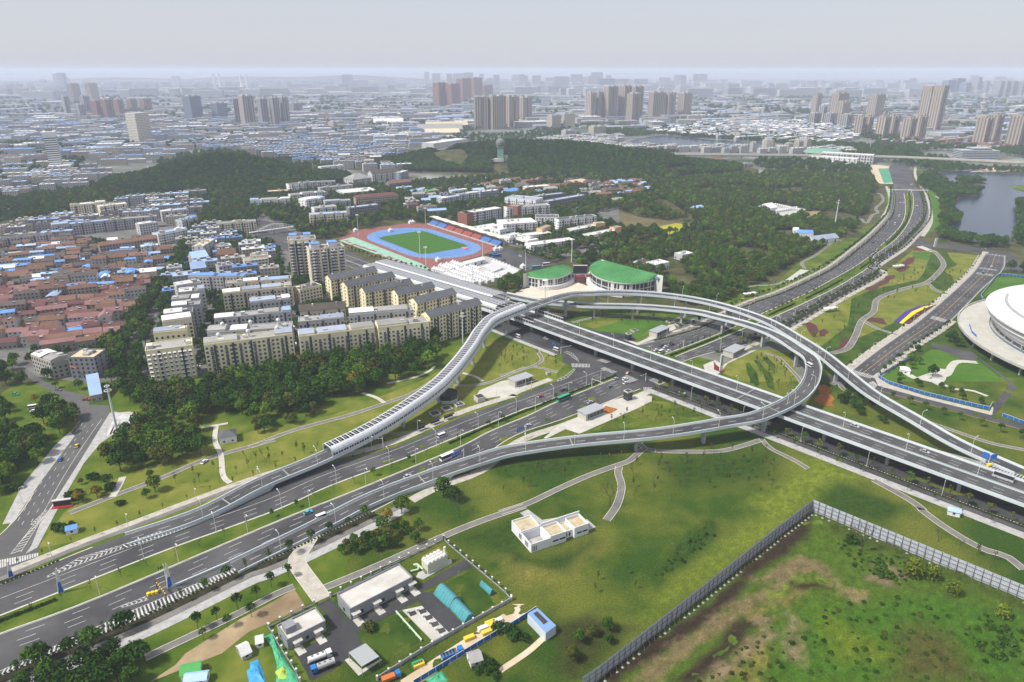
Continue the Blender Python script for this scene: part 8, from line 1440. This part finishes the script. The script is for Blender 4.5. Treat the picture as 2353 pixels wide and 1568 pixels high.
def trunk(h, r, limbs=5, reach=2.0, top=None):
 b = MB(M['bark']); b.cyl((0, 0, -.2), r, r * .6, h, 6)
 for i in range(limbs): a = 6.28 * i / limbs + RT.uniform(-.3, .3); q = reach * RT.uniform(.6, 1); b.tube((0, 0, h * RT.uniform(.6, .95)), (math.cos(a) * q, math.sin(a) * q, h + reach * RT.uniform(.5, 1.1)), r * .4, r * .12, 4)
 return b
PRO = {}
def proto(key, leaf, cb, tb):
 cb.mats = [LEAF[leaf]]; cm = cb.mesh('crown'); tm = tb.mesh('trunk'); j = MB(LEAF[leaf], M['bark'])
 for f in cb.f: j.face([cb.v[i] for i in f], 0)
 for f in tb.f: j.face([tb.v[i] for i in f], 1)
 PRO[key] = (cm, tm, j.mesh(key))
for i in range(3):
 for lf in ('dark', 'mid', 'bright', 'olive', 'autumn'):
  if i == 2 and lf in ('bright', 'autumn'): continue
  proto('%s%d' % (lf, i), lf, crown(lobes_round(4.0, 5.6, 7 + i, 2.7, 2.1), 520, .46), trunk(4.2, .28))
for i, lf in enumerate(('brown', 'dark')): proto('conifer%d' % i, lf, crown([((0, 0, z), r) for z, r in ((3, 2.0), (5, 1.9), (7, 1.6), (9, 1.25), (11, .9), (12.6, .5))], 330, .42), trunk(9, .22, 0))
proto('willow0', 'willow', crown(lobes_round(3.4, 4.2, 6, 2.0, 1.7) + [((x, y, 2.4), 1.2) for x, y in ((2.2, 0), (-2, .8), (0, -2.2), (.6, 2.1))], 520, .40, -.9), trunk(3.4, .25))
for i, lf in enumerate(('mid', 'dark', 'olive')): proto('street%d' % i, lf, crown(lobes_round(1.5, 3.7, 5, .9, .85), 130, .30), trunk(2.9, .10, 4, 1.0))
for i, lf in enumerate(('mid', 'olive', 'brown')): proto('young%d' % i, lf, crown([((0, 0, 3.6), .75), ((.2, .1, 4.6), .7), ((-.2, 0, 5.4), .45), ((.3, -.3, 3.0), .5)], 60 if i < 2 else 26, .24), trunk(4.6, .07, 7, .9))
def bare(h, n):
 b = MB(M['bark'])
 def grow(p, d, l, r, k):
  q = p + d * l; b.tube(p, q, r, r * .65, 4)
  if k:
   for i in range(3 if k > 1 else 4): grow(q, (d + rdir() * .75 + Vector((0, 0, .25))).normalized(), l * RT.uniform(.6, .8), r * .6, k - 1)
 grow(Vector((0, 0, -.2)), Vector((.03, .02, 1)).normalized(), h * .33, h * .018, n); return b
for i in range(2):
 bb = bare(7, 3); e = MB(LEAF['brown']); [e.face([p + Vector((-.1, 0, 0)), p + Vector((.1, 0, .05)), p + Vector((0, .1, .12))]) for p in [Vector((RT.uniform(-1, 1), RT.uniform(-1, 1), RT.uniform(4, 6))) for _ in range(14)]]; proto('bare%d' % i, 'brown', e, bb)
PRO['bigbare'] = (None, bare(15, 4).mesh('trunk'), None)
for i, lf in enumerate(('dark', 'mid', 'olive')):
 cb = crown([((0, 0, .9), 1.15), ((.8, .3, .7), .8), ((-.7, .4, .75), .85), ((.1, -.8, .7), .8)], 170, .26, 0.0); cb.mats = [LEAF[lf]]; PRO['shrub%d' % i] = (cb.mesh('foliage'), None, None)
NT = {}
QUE = []; LIM = {'tree': 320, 'street_tree': 300}; OVER = []
def tree(kind, p, sc, label, group, name='tree', cat='tree', z=0.0, parts=True, sxy=1.0):
 if name in LIM: QUE.append((sc * (3 if name == 'tree' else 1) / math.hypot(p.x, p.y, HC), kind, p, sc, label, group, name, cat, z))
 else: plant(kind, p, sc, label, group, name, cat, z)
def plant(kind, p, sc, label, group, name='tree', cat='tree', z=0.0, parts=True, sxy=1.0):
 cm, tm, jm = PRO[kind]; rz = RT.uniform(0, 6.28); pos = (p.x, p.y, (hz(p.x, p.y) if p.y > 1000 else 0) + z)
 if cm is None or tm is None:
  o = new(name, cm or tm, None, pos, rz, (sc * sxy, sc * sxy, sc)); return tag(o, label, cat, group)
 t = thing(name, label, cat, pos, rz, group); t.scale = (sc * sxy, sc * sxy, sc); new('crown', cm, t); new('trunk', tm, t); return t
def scatter(poly, sp, prob=1.0, jit=.38, free=True):
 x0, x1 = min(p.x for p in poly), max(p.x for p in poly); y0, y1 = min(p.y for p in poly), max(p.y for p in poly); out = []; y = y0; r = 0
 while y < y1:
  x = x0 + (sp / 2 if r % 2 else 0)
  while x < x1:
   q = Vector((x + RT.uniform(-jit, jit) * sp, y + RT.uniform(-jit, jit) * sp, 0))
   if RT.random() < prob and inpoly(q.x, q.y, poly) and not (free and taken(q.x, q.y)): out.append(q)
   x += sp
  y += sp * .87; r += 1
 return out
TONE = {'dark': 'dark green', 'mid': 'mid green', 'bright': 'bright green', 'olive': 'olive', 'autumn': 'golden', 'willow': 'yellow green willow', 'conifer': 'narrow'}
nb = [0]
def grove(poly, sp, mix, sc, where, prob=1.0):
 for q in scatter(W(poly), sp, prob):
  lf = RT.choice(mix); i = RT.randrange(3 if lf in ('dark', 'mid', 'olive') else 2) if lf != 'willow' else 0; s = RT.uniform(*sc); nb[0] += 1
  tree('%s%d' % (lf, i), q, s, '%s %s broadleaf tree %s' % ('tall' if s > (sc[0] + sc[1]) / 2 else 'smaller', TONE[lf], where), 'broadleaf trees ' + where)
DM = ('dark', 'dark', 'mid', 'mid', 'dark', 'bright', 'olive')
grove('c1 1300,380 1500,330 1700,340 1900,270 2353,215 c2 0,215 310,190 700,70 1100,0 1500,-50 1700,-70 1640,40 1500,215 1180,290 1060,330 900,390 700,470 500,520 300,570 0,640 c1 2000,560 1850,560 1720,640 1520,640 1330,640 1250,560', 8.2, DM, (.95, 1.4), 'in the belt below the cream apartments')
grove('c1 1010,740 1280,640 1400,720 1700,690 1680,760 1850,850 1500,990 1250,1040 1000,1040 880,1010 960,860', 8.0, DM, (.9, 1.3), 'in the left park grove')
grove('c2 0,650 350,600 480,540 600,530 480,600 330,650 0,740 c1 2100,700 2000,640', 6.5, ('olive', 'olive', 'dark'), (.55, .85), 'along the grove edge above the curved path')
for s, k, sc, lab in (('c2 900,330', 'autumn0', 1.25, 'large golden tree standing out of the green belt'), ('c2 960,260', 'autumn1', .9, 'smaller golden tree behind the large one'), ('c2 930,380', 'olive1', .8, 'olive tree before the golden pair'), ('c2 1655,1265', 'mid1', 1.15, 'broad green tree below the loop ramp'), ('c2 1740,1300', 'dark1', .9, 'dark tree right of the broad one below the loop ramp'), ('c2 1300,1400', 'bright1', .95, 'yellow green tree beside the ramp abutment'), ('c2 1180,1470', 'autumn0', .7, 'golden green tree beside the ramp abutment'), ('c1 1330,1215', 'bright0', .95, 'round bright tree alone on the left lawn'), ('c1 1255,1270', 'mid0', .55, 'small tree left of the round bright one'), ('c1 480,330', 'bright0', .6, 'small bright tree at the old quarter corner'), ('c1 680,340', 'mid2', .75, 'tree on the corner pavement before the dark block'), ('c1 310,450', 'autumn1', .6, 'golden tree beside the parked minibus'), ('c4 1565,230', 'dark0', .9, 'dark round tree in the stadium garden plaza')): tree(k, W(s)[0], sc, lab, 'single landmark trees')
grove('c1 330,640 420,480 620,560 700,640 560,750 440,720', 6.5, DM, (.9, 1.25), 'beside the left street'); grove('c1 0,740 200,740 330,760 430,860 360,960 230,1010 150,1080 60,1200 0,1250 -150,1200 -150,740', 6, DM, (.8, 1.2), 'at the left edge'); grove('c1 -120,130 300,120 540,330 330,340 200,330 -120,300', 9, DM, (.8, 1.1), 'in front of the old quarter', .8)
grove('c1 820,70 1240,130 1250,330 1280,420 1160,500 1050,380 960,300 830,190', 8, DM, (.8, 1.2), 'between the corner block and the estate', .85); grove('c1 560,1260 760,1090 900,1110 1000,1190 860,1310 650,1340', 6.5, ('mid', 'olive', 'dark', 'autumn'), (.35, .7), 'between the left street and the highway', .75); grove('c1 1150,1060 1500,1010 1900,880 1950,920 1500,1080 1200,1160', 8, ('mid', 'olive', 'autumn', 'bright'), (.35, .65), 'along the left park path', .7); grove('c1 -120,420 60,400 200,480 60,620 -120,640', 9, DM, (.7, 1.0), 'near the left edge blocks', .7)
grove('b1 1700,190 1790,230 1600,480 1480,640 1420,760 1290,960 1180,1180 1080,1330 1000,1480 820,1480 900,1260 1060,1080 1230,880 1400,650 1560,420', 6.6, DM, (.9, 1.3), 'lining the street between old quarter and estate', .95)
grove('d1 100,1420 420,1240 850,1060 1270,990 1290,1080 1230,1290 1180,1497 1180,1600 0,1600', 6.0, ('dark', 'dark', 'mid'), (.7, 1.05), 'in the dark clump at the bottom left'); grove('b2 360,830 480,800 560,860 520,900 380,920', 7, DM, (.6, .8), 'between the estate blocks', .9); grove('e 0,330 180,290 300,330 300,440 200,480 0,500', 8, DM + ('olive',), (.8, 1.1), 'left of the small green hall')
grove('d2 700,320 900,260 1100,200 1500,180 1550,240 1400,330 1150,400 780,420', 5.2, ('olive', 'dark', 'mid'), (.5, .8), 'in the thicket above the compound', .8); grove('d4 1380,560 1620,560 1650,680 1500,720 1380,680', 9, ('willow',), (.9, 1.2), 'in the waste ground by the fence'); grove('d4 1680,700 1860,680 1860,860 1720,880', 10, ('willow',), (.8, 1.1), 'in the waste ground by the fence'); grove('d4 1930,800 2200,760 2353,900 2353,1100 2150,1060', 11, ('willow', 'mid'), (.8, 1.1), 'in the waste ground by the fence')
grove('d3 500,1000 760,960 1000,1050 1150,1040 900,1250 640,1450 520,1300', 8, ('olive', 'mid'), (.45, .7), 'in the scrub beside the corrugated fence', .6); grove('c4 1250,20 1450,0 1550,100 1400,200 1300,180', 8, DM, (.4, .7), 'in the stadium garden', .7); grove('c4 1180,190 1300,230 2000,440 2050,490 1700,420 1250,300', 8, ('dark', 'mid', 'olive'), (.4, .65), 'behind the blue fence', .8); grove('k 430,950 700,900 780,1080 600,1090 380,1000', 6, ('dark', 'mid', 'olive'), (.6, .9), 'between the street and the podium', .8)
grove('c4 700,420 960,400 1100,540 1150,640 900,560', 6, ('dark', 'mid'), (.4, .7), 'under the upper ramp', .8)
# rows of young street trees
def row(ref, step, o, kinds, sc, label, group, start=.5, z=.15):
 pts = resample(ref, 1.0); k = start * step; i = 0
 while k < len(pts) - 1:
  j = int(k); N = nrm(pts, j); q = pts[j] + N * (o + RT.uniform(-.25, .25))
  tree(RT.choice(kinds), q, RT.uniform(*sc), label % nth(i), group, 'street_tree', z=z); k += step * RT.uniform(.9, 1.1); i += 1
row(RE[10:], 8.5, -2, ('street0', 'street1', 'street2'), (1.0, 1.35), '%s young tree in the planting strip on the park side of the boulevard', 'young trees on the park side strip'); row(RE[10:], 11, -9, ('street0', 'street1'), (.8, 1.0), '%s small tree along the park side pavement', 'small trees on the park side pavement'); row(LE[8:], 8.5, 7.6, ('street0', 'street1'), (1.0, 1.35), '%s young tree on the wooded side of the boulevard', 'young trees on the wooded side')
row(FL[3:40], 10, 8.6, ('young1', 'young2', 'young0'), (.6, .85), '%s sapling along the far pavement left of the silver canopy', 'saplings on the far pavement'); row(NR[0:34], 9, -2.4, ('street1', 'street0', 'young0'), (1.0, 1.4), '%s young tree in the near planting strip of the boulevard', 'young trees on the near strip'); row(UN, 9, -1.4, ('street2', 'street0', 'young1'), (1.0, 1.4), '%s young tree beside the road below the flyover', 'young trees below the flyover'); row(UN, 12, -9.5, ('young1', 'young0'), (.7, 1.0), '%s sapling on the pavement below the flyover', 'saplings below the flyover')
row([a.lerp(b, .5) for a, b in zip(resample(ML, n=60), resample(MR, n=60))][2:], 11, 0, ('young2', 'bare0', 'street0', 'bare1'), (.8, 1.0), '%s young tree on the boulevard median from the left edge', 'median trees before the junction'); row([a.lerp(b, .5) for a, b in zip(resample(L2, n=90), resample(R2, n=90))], 7.5, 0, ('young1', 'bare0', 'street2', 'young2'), (.8, 1.1), '%s young tree on the median beyond the junction', 'median trees beyond the junction'); row(CL, 12, 3, ('young0', 'street0'), (.8, 1.0), '%s small tree on the park side of the stadium street', 'small trees on the stadium street')
row(CR[:20], 9, -2.5, ('street0', 'street1', 'street2'), (.9, 1.3), '%s street tree on the stadium side of the street', 'street trees on the stadium side'); row(W('b2 830,430 1100,520 1460,600 1560,640'), 8, 0, ('street0', 'street1'), (.8, 1.1), '%s small tree along the road beside the courts', 'small trees beside the courts'); row(W('b3 20,350 240,420 520,510 440,540 200,450'), 7, 0, ('mid0', 'dark1', 'mid2'), (.55, .75), '%s round tree along the car park', 'round trees along the car park')
row(W('d1 1600,1090 1900,950 2200,790 d2 100,740 380,560'), 8, 0, ('street1', 'street0'), (1.1, 1.5), '%s young tree in the verge left of the compound', 'young trees left of the compound'); row(W('d1 1650,1180 2000,1000 2353,860'), 9, 0, ('street1', 'street0'), (1.0, 1.4), '%s young tree on the bare bank left of the compound', 'young trees on the bare bank'); row(W('c4 1150,410 1500,520 2353,780'), 10, 0, ('street0', 'street2'), (1.0, 1.4), '%s tree on the verge between flyover and garden street', 'trees on the verge by the garden street')
# saplings dotted over the lawns
ns = 0; yk = 'thin young sapling %s'
for poly, sp, n_, where in (('c3 1100,960 2240,830 2353,900 2353,1250 1800,1250 1100,1100', 9, 80, 'on the big lawn below the loop ramp'), ('c3 1090,1020 1350,1150 1300,1350 1050,1300', 11, 14, 'on the lawn beside the white building'), ('c3 0,1050 400,1000 900,960 700,1050 300,1220 0,1320', 9, 26, 'on the lawn left of the forked path'), ('c3 820,650 1290,460 1800,590 1500,640', 7.5, 46, 'in the terraced triangle above the loop ramp'), ('c4 20,80 330,60 420,300 300,370 30,280 c3 2200,150', 8, 34, 'on the terraced island inside the loop'), ('e 830,800 1400,700 2000,720 1900,900 1250,860 1000,850', 9, 30, 'on the island lawn behind the flyover'), ('e 0,1060 420,1170 700,1270 650,1370 300,1330 0,1420', 7.5, 34, 'on the lawn left of the slip road'), ('c2 0,900 600,760 600,850 0,1050', 9, 20, 'on the lawn left of the canopy mouth'), ('c1 1400,1150 1900,980 2353,850 2353,1050 1700,1200', 10, 20, 'on the left park lawn'), ('b4 420,1000 840,860 1000,1000 900,1180 700,1280 500,1200', 14, 16, 'on the lawn inside the park loop'), ('b4 880,900 1600,500 1900,560 1700,760 1200,880', 13, 30, 'on the park lawn by the stadium street'), ('d4 1250,150 1500,200 2300,520 2250,600 1600,330', 9, 22, 'behind the right hand fence'), ('d3 700,450 1300,480 1100,900 700,850', 12, 16, 'on the rough lawn left of the fence'), ('f 500,780 1150,690 1250,700 950,880 700,900', 8, 26, 'on the strip below the eastern wood')):
 c_ = 0
 for q in scatter(W(poly), sp):
  if c_ >= n_ or ns >= 300: break
  tree(RT.choice(('young0', 'young1', 'young2', 'bare0', 'bare1')), q, RT.uniform(.85, 1.25), yk % where, 'saplings ' + where, 'sapling'); c_ += 1; ns += 1
for s, sc, lab in (('c3 940,1340', 1.0, 'tall bare tree beside the curved path'), ('d4 955,390', 1.15, 'large pale bare tree inside the fence corner'), ('c2 1790,1440', .9, 'leaning bare tree below the loop ramp'), ('d3 715,1080', .6, 'pale bare tree in the scrub')): tree('bigbare', W(s)[0], sc, lab, None, 'bare_tree')
# shrubs
for s, n_, r_, kd, where in (('c1 620,1250', 7, 5, 0, 'round dark shrub at the lower end of the left street'), ('c1 780,1110', 5, 4, 0, 'dark shrub by the left park path'), ('c1 920,1200', 3, 2, 0, 'shrub beside the concrete path'), ('c1 1050,1310', 3, 2, 0, 'shrub on the left lawn edge'), ('d1 520,190', 8, 5, 0, 'big dark shrub next to the kiosk'), ('c1 110,1190', 3, 3, 1, 'clipped green shrub at the left edge'), ('d2 1020,1040', 4, 3, 2, 'shrub in the compound planting'), ('d2 2040,1400', 6, 6, 0, 'bush behind the blue hoarding'), ('d3 100,1080', 7, 6, 0, 'bush beside the blue roofed shed'), ('d4 1080,540', 6, 6, 1, 'low bush in the waste ground'), ('d4 870,300', 5, 4, 0, 'bush below the bare tree'), ('d4 2100,1150', 9, 9, 1, 'low bush in the waste ground corner')):
 p = W(s)[0]
 for k in range(n_): a = RT.uniform(0, 6.28); q = p + Vector((math.cos(a), math.sin(a), 0)) * RT.uniform(0, r_); tree('shrub%d' % kd, q, RT.uniform(1.1, 2.0), where, 'shrubs: ' + where, 'shrub', 'shrub')
QUE.sort(key=lambda e: -e[0]); used = {}
for _, kind, p, sc, lab, grp, nm, ct, z in QUE:
 used[nm] = used.get(nm, 0) + 1
 if used[nm] <= LIM[nm]: plant(kind, p, sc, lab, grp, nm, ct, z)
 else: OVER.append((p.x, p.y, z, kind, sc))
# hedges along the strips, tufts on the waste ground, woods: masses
src = bpy.data.collections.new('tree_sources'); KEYS = ['dark0', 'dark1', 'dark2', 'mid0', 'mid1', 'mid2', 'olive0', 'olive1', 'bright0', 'autumn0', 'conifer0', 'conifer1', 'shrub0', 'shrub1', 'shrub2', 'street0', 'street1', 'street2', 'young0', 'young1', 'young2', 'bare0', 'bare1', 'autumn1', 'bright1', 'willow0']
for i, k in enumerate(KEYS): o = bpy.data.objects.new('%02d_source' % i, PRO[k][2] or PRO[k][0]); src.objects.link(o)
ng = bpy.data.node_groups.new('scatter', 'GeometryNodeTree'); ng.interface.new_socket('Geometry', in_out='INPUT', socket_type='NodeSocketGeometry'); ng.interface.new_socket('Geometry', in_out='OUTPUT', socket_type='NodeSocketGeometry'); N_ = ng.nodes.new
gi, go, ci, ip = N_('NodeGroupInput'), N_('NodeGroupOutput'), N_('GeometryNodeCollectionInfo'), N_('GeometryNodeInstanceOnPoints'); ci.inputs['Collection'].default_value = src; ci.inputs['Separate Children'].default_value = True; ci.inputs['Reset Children'].default_value = True; ip.inputs['Pick Instance'].default_value = True
at = {}
for nm, ty in (('idx', 'INT'), ('sc', 'FLOAT'), ('rot', 'FLOAT')): a = N_('GeometryNodeInputNamedAttribute'); a.data_type = ty; a.inputs['Name'].default_value = nm; at[nm] = a.outputs['Attribute']
cx = N_('ShaderNodeCombineXYZ'); ln = ng.links.new; ln(at['rot'], cx.inputs['Z']); e2 = N_('FunctionNodeEulerToRotation'); ln(cx.outputs[0], e2.inputs[0]); ln(e2.outputs[0], ip.inputs['Rotation']); ln(at['sc'], ip.inputs['Scale']); ln(at['idx'], ip.inputs['Instance Index']); ln(ci.outputs[0], ip.inputs['Instance']); ln(gi.outputs[0], ip.inputs['Points']); ln(ip.outputs[0], go.inputs[0])
def mass(name, label, pts):
 """pts: (x, y, z, kind index, scale)"""
 me_ = bpy.data.meshes.new(name); me_.from_pydata([p[:3] for p in pts], [], [])
 for nm, ty, vals in (('idx', 'INT', [p[3] for p in pts]), ('sc', 'FLOAT', [p[4] for p in pts]), ('rot', 'FLOAT', [RT.uniform(0, 6.28) for _ in pts])): me_.attributes.new(nm, ty, 'POINT').data.foreach_set('value', vals)
 o = new(name, me_); md = o.modifiers.new('scatter', 'NODES'); md.node_group = ng; tag(o, label, kind='stuff'); return o
mass('roadside_trees', 'farther roadside and grove trees too many to tell apart', [(x, y, z, KEYS.index(k) if k in KEYS else 3, sc) for x, y, z, k, sc in OVER])
def kidx(q, mix, f=.006):
 v = noise.noise(Vector((q.x * f, q.y * f, 3))) * .9 + RT.uniform(-.35, .35); m = mix; return m[max(0, min(len(m) - 1, int((v + .8) / 1.6 * len(m))))]
WOOD = (1, 0, 2, 4, 3, 5, 1, 0, 6, 7, 4, 8, 2, 5)
P0 = [(q.x, q.y, hz(q.x, q.y) - .4, kidx(q, (0, 1, 2, 0, 4, 1, 3, 5, 2)), RT.uniform(1.0, 1.4)) for q in scatter(W('w -860,1140 w -60,1140 w -60,1530 w -860,1530'), 7.5) if hz(q.x, q.y) > 1.0]; mass('hill_forest', 'dense dark forest covering the left hill', P0)
P0 = [(q.x, q.y, hz(q.x, q.y) - .4, kidx(q, (0, 1, 2, 0, 4, 1, 3, 5, 2)), RT.uniform(1.0, 1.4)) for q in scatter(W('w -390,1390 w 560,1390 w 560,1740 w -390,1740'), 7.5) if hz(q.x, q.y) > 1.0 and not (abs(q.x - p0.x * 0 - G(1150, 345).x * 1500 / G(1150, 345).y) < 16 and q.y < 1510)]; mass('ridge_forest', 'dense dark forest covering the long ridge', P0)
EW = W('p 1385,625 1420,590 1500,560 1640,545 1560,480 1490,440 1560,415 1700,402 1850,398 2000,405 2015,430 1995,480 1965,530 1860,585 1770,635 1690,680 1640,705 1560,700 1520,665 1450,640'); P0 = [(q.x, q.y, 0, kidx(q, (1, 3, 4, 5, 8, 3, 6, 4, 7, 5, 10, 8, 3, 4, 6, 5, 0)), RT.uniform(.65, 1.1)) for q in scatter(EW, 6.0, .9) if noise.noise(Vector((q.x * .014, q.y * .011, 7))) > -.27]; mass('wood', 'broad mixed wood between the boulevard and the campus', P0)
CW = W('p 60,470 250,440 400,455 520,425 700,440 1000,420 1250,400 1560,405 1560,440 1500,470 1640,540 1480,560 1400,600 1340,620 1200,560 1050,520 900,505 800,545 700,560 640,580 560,530 480,525 420,470 150,490'); P0 = [(q.x, q.y, hz(q.x, q.y) * .9, kidx(q, WOOD + (10, 11)), RT.uniform(.8, 1.2)) for q in scatter(CW, 8.0, .72)]; P0 += [(q.x, q.y, 0, kidx(q, (0, 1, 3, 4, 6)), RT.uniform(.5, .85)) for s_ in ('p -120,530 -120,430 60,400 200,420 300,445 250,480', 'b1 -250,460 440,350 1330,390 1480,470 1210,920 800,1310 420,1340 -100,1250', 'b1 1240,1497 1400,1000 1560,500 1800,260 2353,360 b2 300,560 640,640 800,860 1100,900 1000,1230 440,1330 0,1400') for q in scatter(W(s_), 5.5, .7)]
mass('campus_woods', 'trees filling the gaps between campus buildings', P0)
P0 = [(q.x, q.y, 0, kidx(q, (0, 3, 4, 1)), RT.uniform(.8, 1.1)) for q in scatter(W('b1 1100,1480 1230,1180 1400,860 1460,760 1500,800 1400,950 1300,1120 1240,1300 1220,1480'), 6)]
for s, sp in (('g 1030,560 1130,420 1260,420 1400,560 1700,590 1790,620 1720,680 1560,690 1470,720 1450,780 1460,860 1550,920 1500,1000 1400,1030 1320,1060 1300,960 1330,820 1260,640 1180,600', 8), ('g 1290,1080 1450,1110 1700,1190 2050,1220 2090,1260 1900,1270 1500,1210 1270,1150', 7), ('g 1490,520 1520,480 1750,490 1830,530 1700,540', 8), ('g 2180,760 2400,720 2600,1000 2500,1270 2170,1230 2140,1120 2210,1010', 8), ('g 1060,330 1300,330 1900,370 2300,390 2300,420 1800,395 1300,400', 11), ('a4 0,735 460,740 900,830 1020,850 1020,880 600,870 530,850 0,790', 11), ('a3 660,640 940,640 1400,690 2353,740 2353,790 1750,760 1330,735 1180,750 900,740', 12), ('a3 1390,770 1450,740 1680,750 1750,780 1700,800 1450,795', 12), ('a4 1460,950 1700,960 1720,1000 1500,1010', 9), ('k 1150,80 1240,0 1399,0 1399,140 1200,130', 7)): P0 += [(q.x, q.y, 0, kidx(q, (0, 1, 4, 2, 3, 5, 6, 1)), RT.uniform(.85, 1.3)) for q in scatter(W(s), sp, .9, free=s[0] != 'g')]
mass('lakeside_trees', 'tree belts round the lakes and the metro line', P0)
P0 = []
for s, sp, th in (('p -100,440 420,380 1000,400 1000,330 -100,330', 15, .02), ('p 1000,350 2400,330 2400,390 2050,400 1560,405 1300,360', 15, .05), ('p -100,335 1100,330 2430,335 2430,270 -100,265', 22, .1), ('p -100,268 2430,272 2430,228 -100,224', 46, .1)):
 for q in scatter(W(s), sp, 1):
  if noise.noise(Vector((q.x * .005, q.y * .003, 1))) > th and hz(q.x, q.y) < .5: P0.append((q.x, q.y, 0, kidx(q, (0, 1, 4, 2, 3, 5)), RT.uniform(1.0, 1.5) * (1 if sp < 40 else 1.8)))
mass('distant_trees', 'distant belts of trees between the town blocks', P0)
P0 = []
for s, sp, mix, sc in (('d4 200,1100 700,830 1300,750 2353,1000 2353,1500 100,1500', 5, (13, 13, 14, 13), (.4, .9)), ('d4 700,250 1300,420 1600,520 1300,700 900,560', 3.0, (12, 13, 14), (.3, .7)), ('d3 1250,640 1500,380 1620,240 1800,130 1860,230 1650,430 1420,580', 2.4, (12, 13), (.3, .7)), ('d3 1600,1500 2353,1000 d4 150,1100 d3 2353,1500', 3.4, (14, 13, 14), (.35, .8)), ('c2 600,980 1250,830 1150,720 800,860', 3, (12, 14), (.3, .5))): P0 += [(q.x, q.y, .05, RT.choice(mix), RT.uniform(*sc)) for q in scatter(W(s), sp, .8)]
for ref, o, st, n0, n1 in ((RE, -1.9, 1.5, 6, None), (LE, 1.8, 1.6, 3, None), (UN, -1.3, 1.4, 0, None), (NR, -2.4, 1.6, 0, 34), (FL, 1.5, 1.5, 0, 12)):
 for i, p in enumerate(resample(ref[n0:n1], st)): P0.append((p.x, p.y, 0, 12 if i % 5 else 14, RT.uniform(.35, .5))); 
 P0[-1:] = []
P0 = [p if k < 1e9 else p for k, p in enumerate(P0)]
mass('undergrowth', 'low scrub and clipped hedging along the verges and the waste ground', P0)
mdl = resample([a.lerp(b, .35) for a, b in zip(resample(ML, n=60), resample(MR, n=60))], 1.3); mass('median_hedge', 'dark clipped hedge winding along the median', [(p.x, p.y, .2, 12, RT.uniform(.5, .7)) for i, p in enumerate(mdl) if (18 < i < 70) or i > 215])
mdl = resample([a.lerp(b, .6) for a, b in zip(resample(L2, n=60), resample(R2, n=60))], 1.4); mass('median_hedge', 'dark hedge on the median beyond the junction', [(p.x, p.y, .2, 12, RT.uniform(.5, .75)) for i, p in enumerate(mdl) if noise.noise(Vector((i * .02, 0, 0))) > -.1])

# ================================================================== things that still share a label: say which by place
same = {}
for o in COL.objects:
 if o.parent is None and o.get('label') and o.get('category'): same.setdefault(o['label'], []).append(o)
for lab, os_ in same.items():
 if len(os_) > 1 and len(lab.split()) <= 13:
  os_.sort(key=lambda o: o.location.x / max(1, o.location.y))
  for i, o in enumerate(os_): o['label'] = lab + ', %s from left' % nth(i)
# ================================================================== haze: one closed box of pale even air round everything
hb = MB(); hm = bpy.data.materials.new('haze_air'); hm.use_nodes = True; n = hm.node_tree; n.nodes.clear()
ho = n.nodes.new('ShaderNodeOutputMaterial'); hv = n.nodes.new('ShaderNodeVolumePrincipled'); hv.inputs['Color'].default_value = (.75, .82, .99, 1)
hv.inputs['Density'].default_value = 1.06e-4; hv.inputs['Anisotropy'].default_value = 0; n.links.new(hv.outputs[0], ho.inputs['Volume'])
hb.mats = [hm]; X, Y0, Y1, Z0, Z1 = 16000, -1500, 22000, -1.5, 215
hb.prism([(-X, Y0), (X, Y0), (X, Y1), (-X, Y1)], Z0, Z1, bottom=True); tag(hb.build('haze'), kind='stuff')
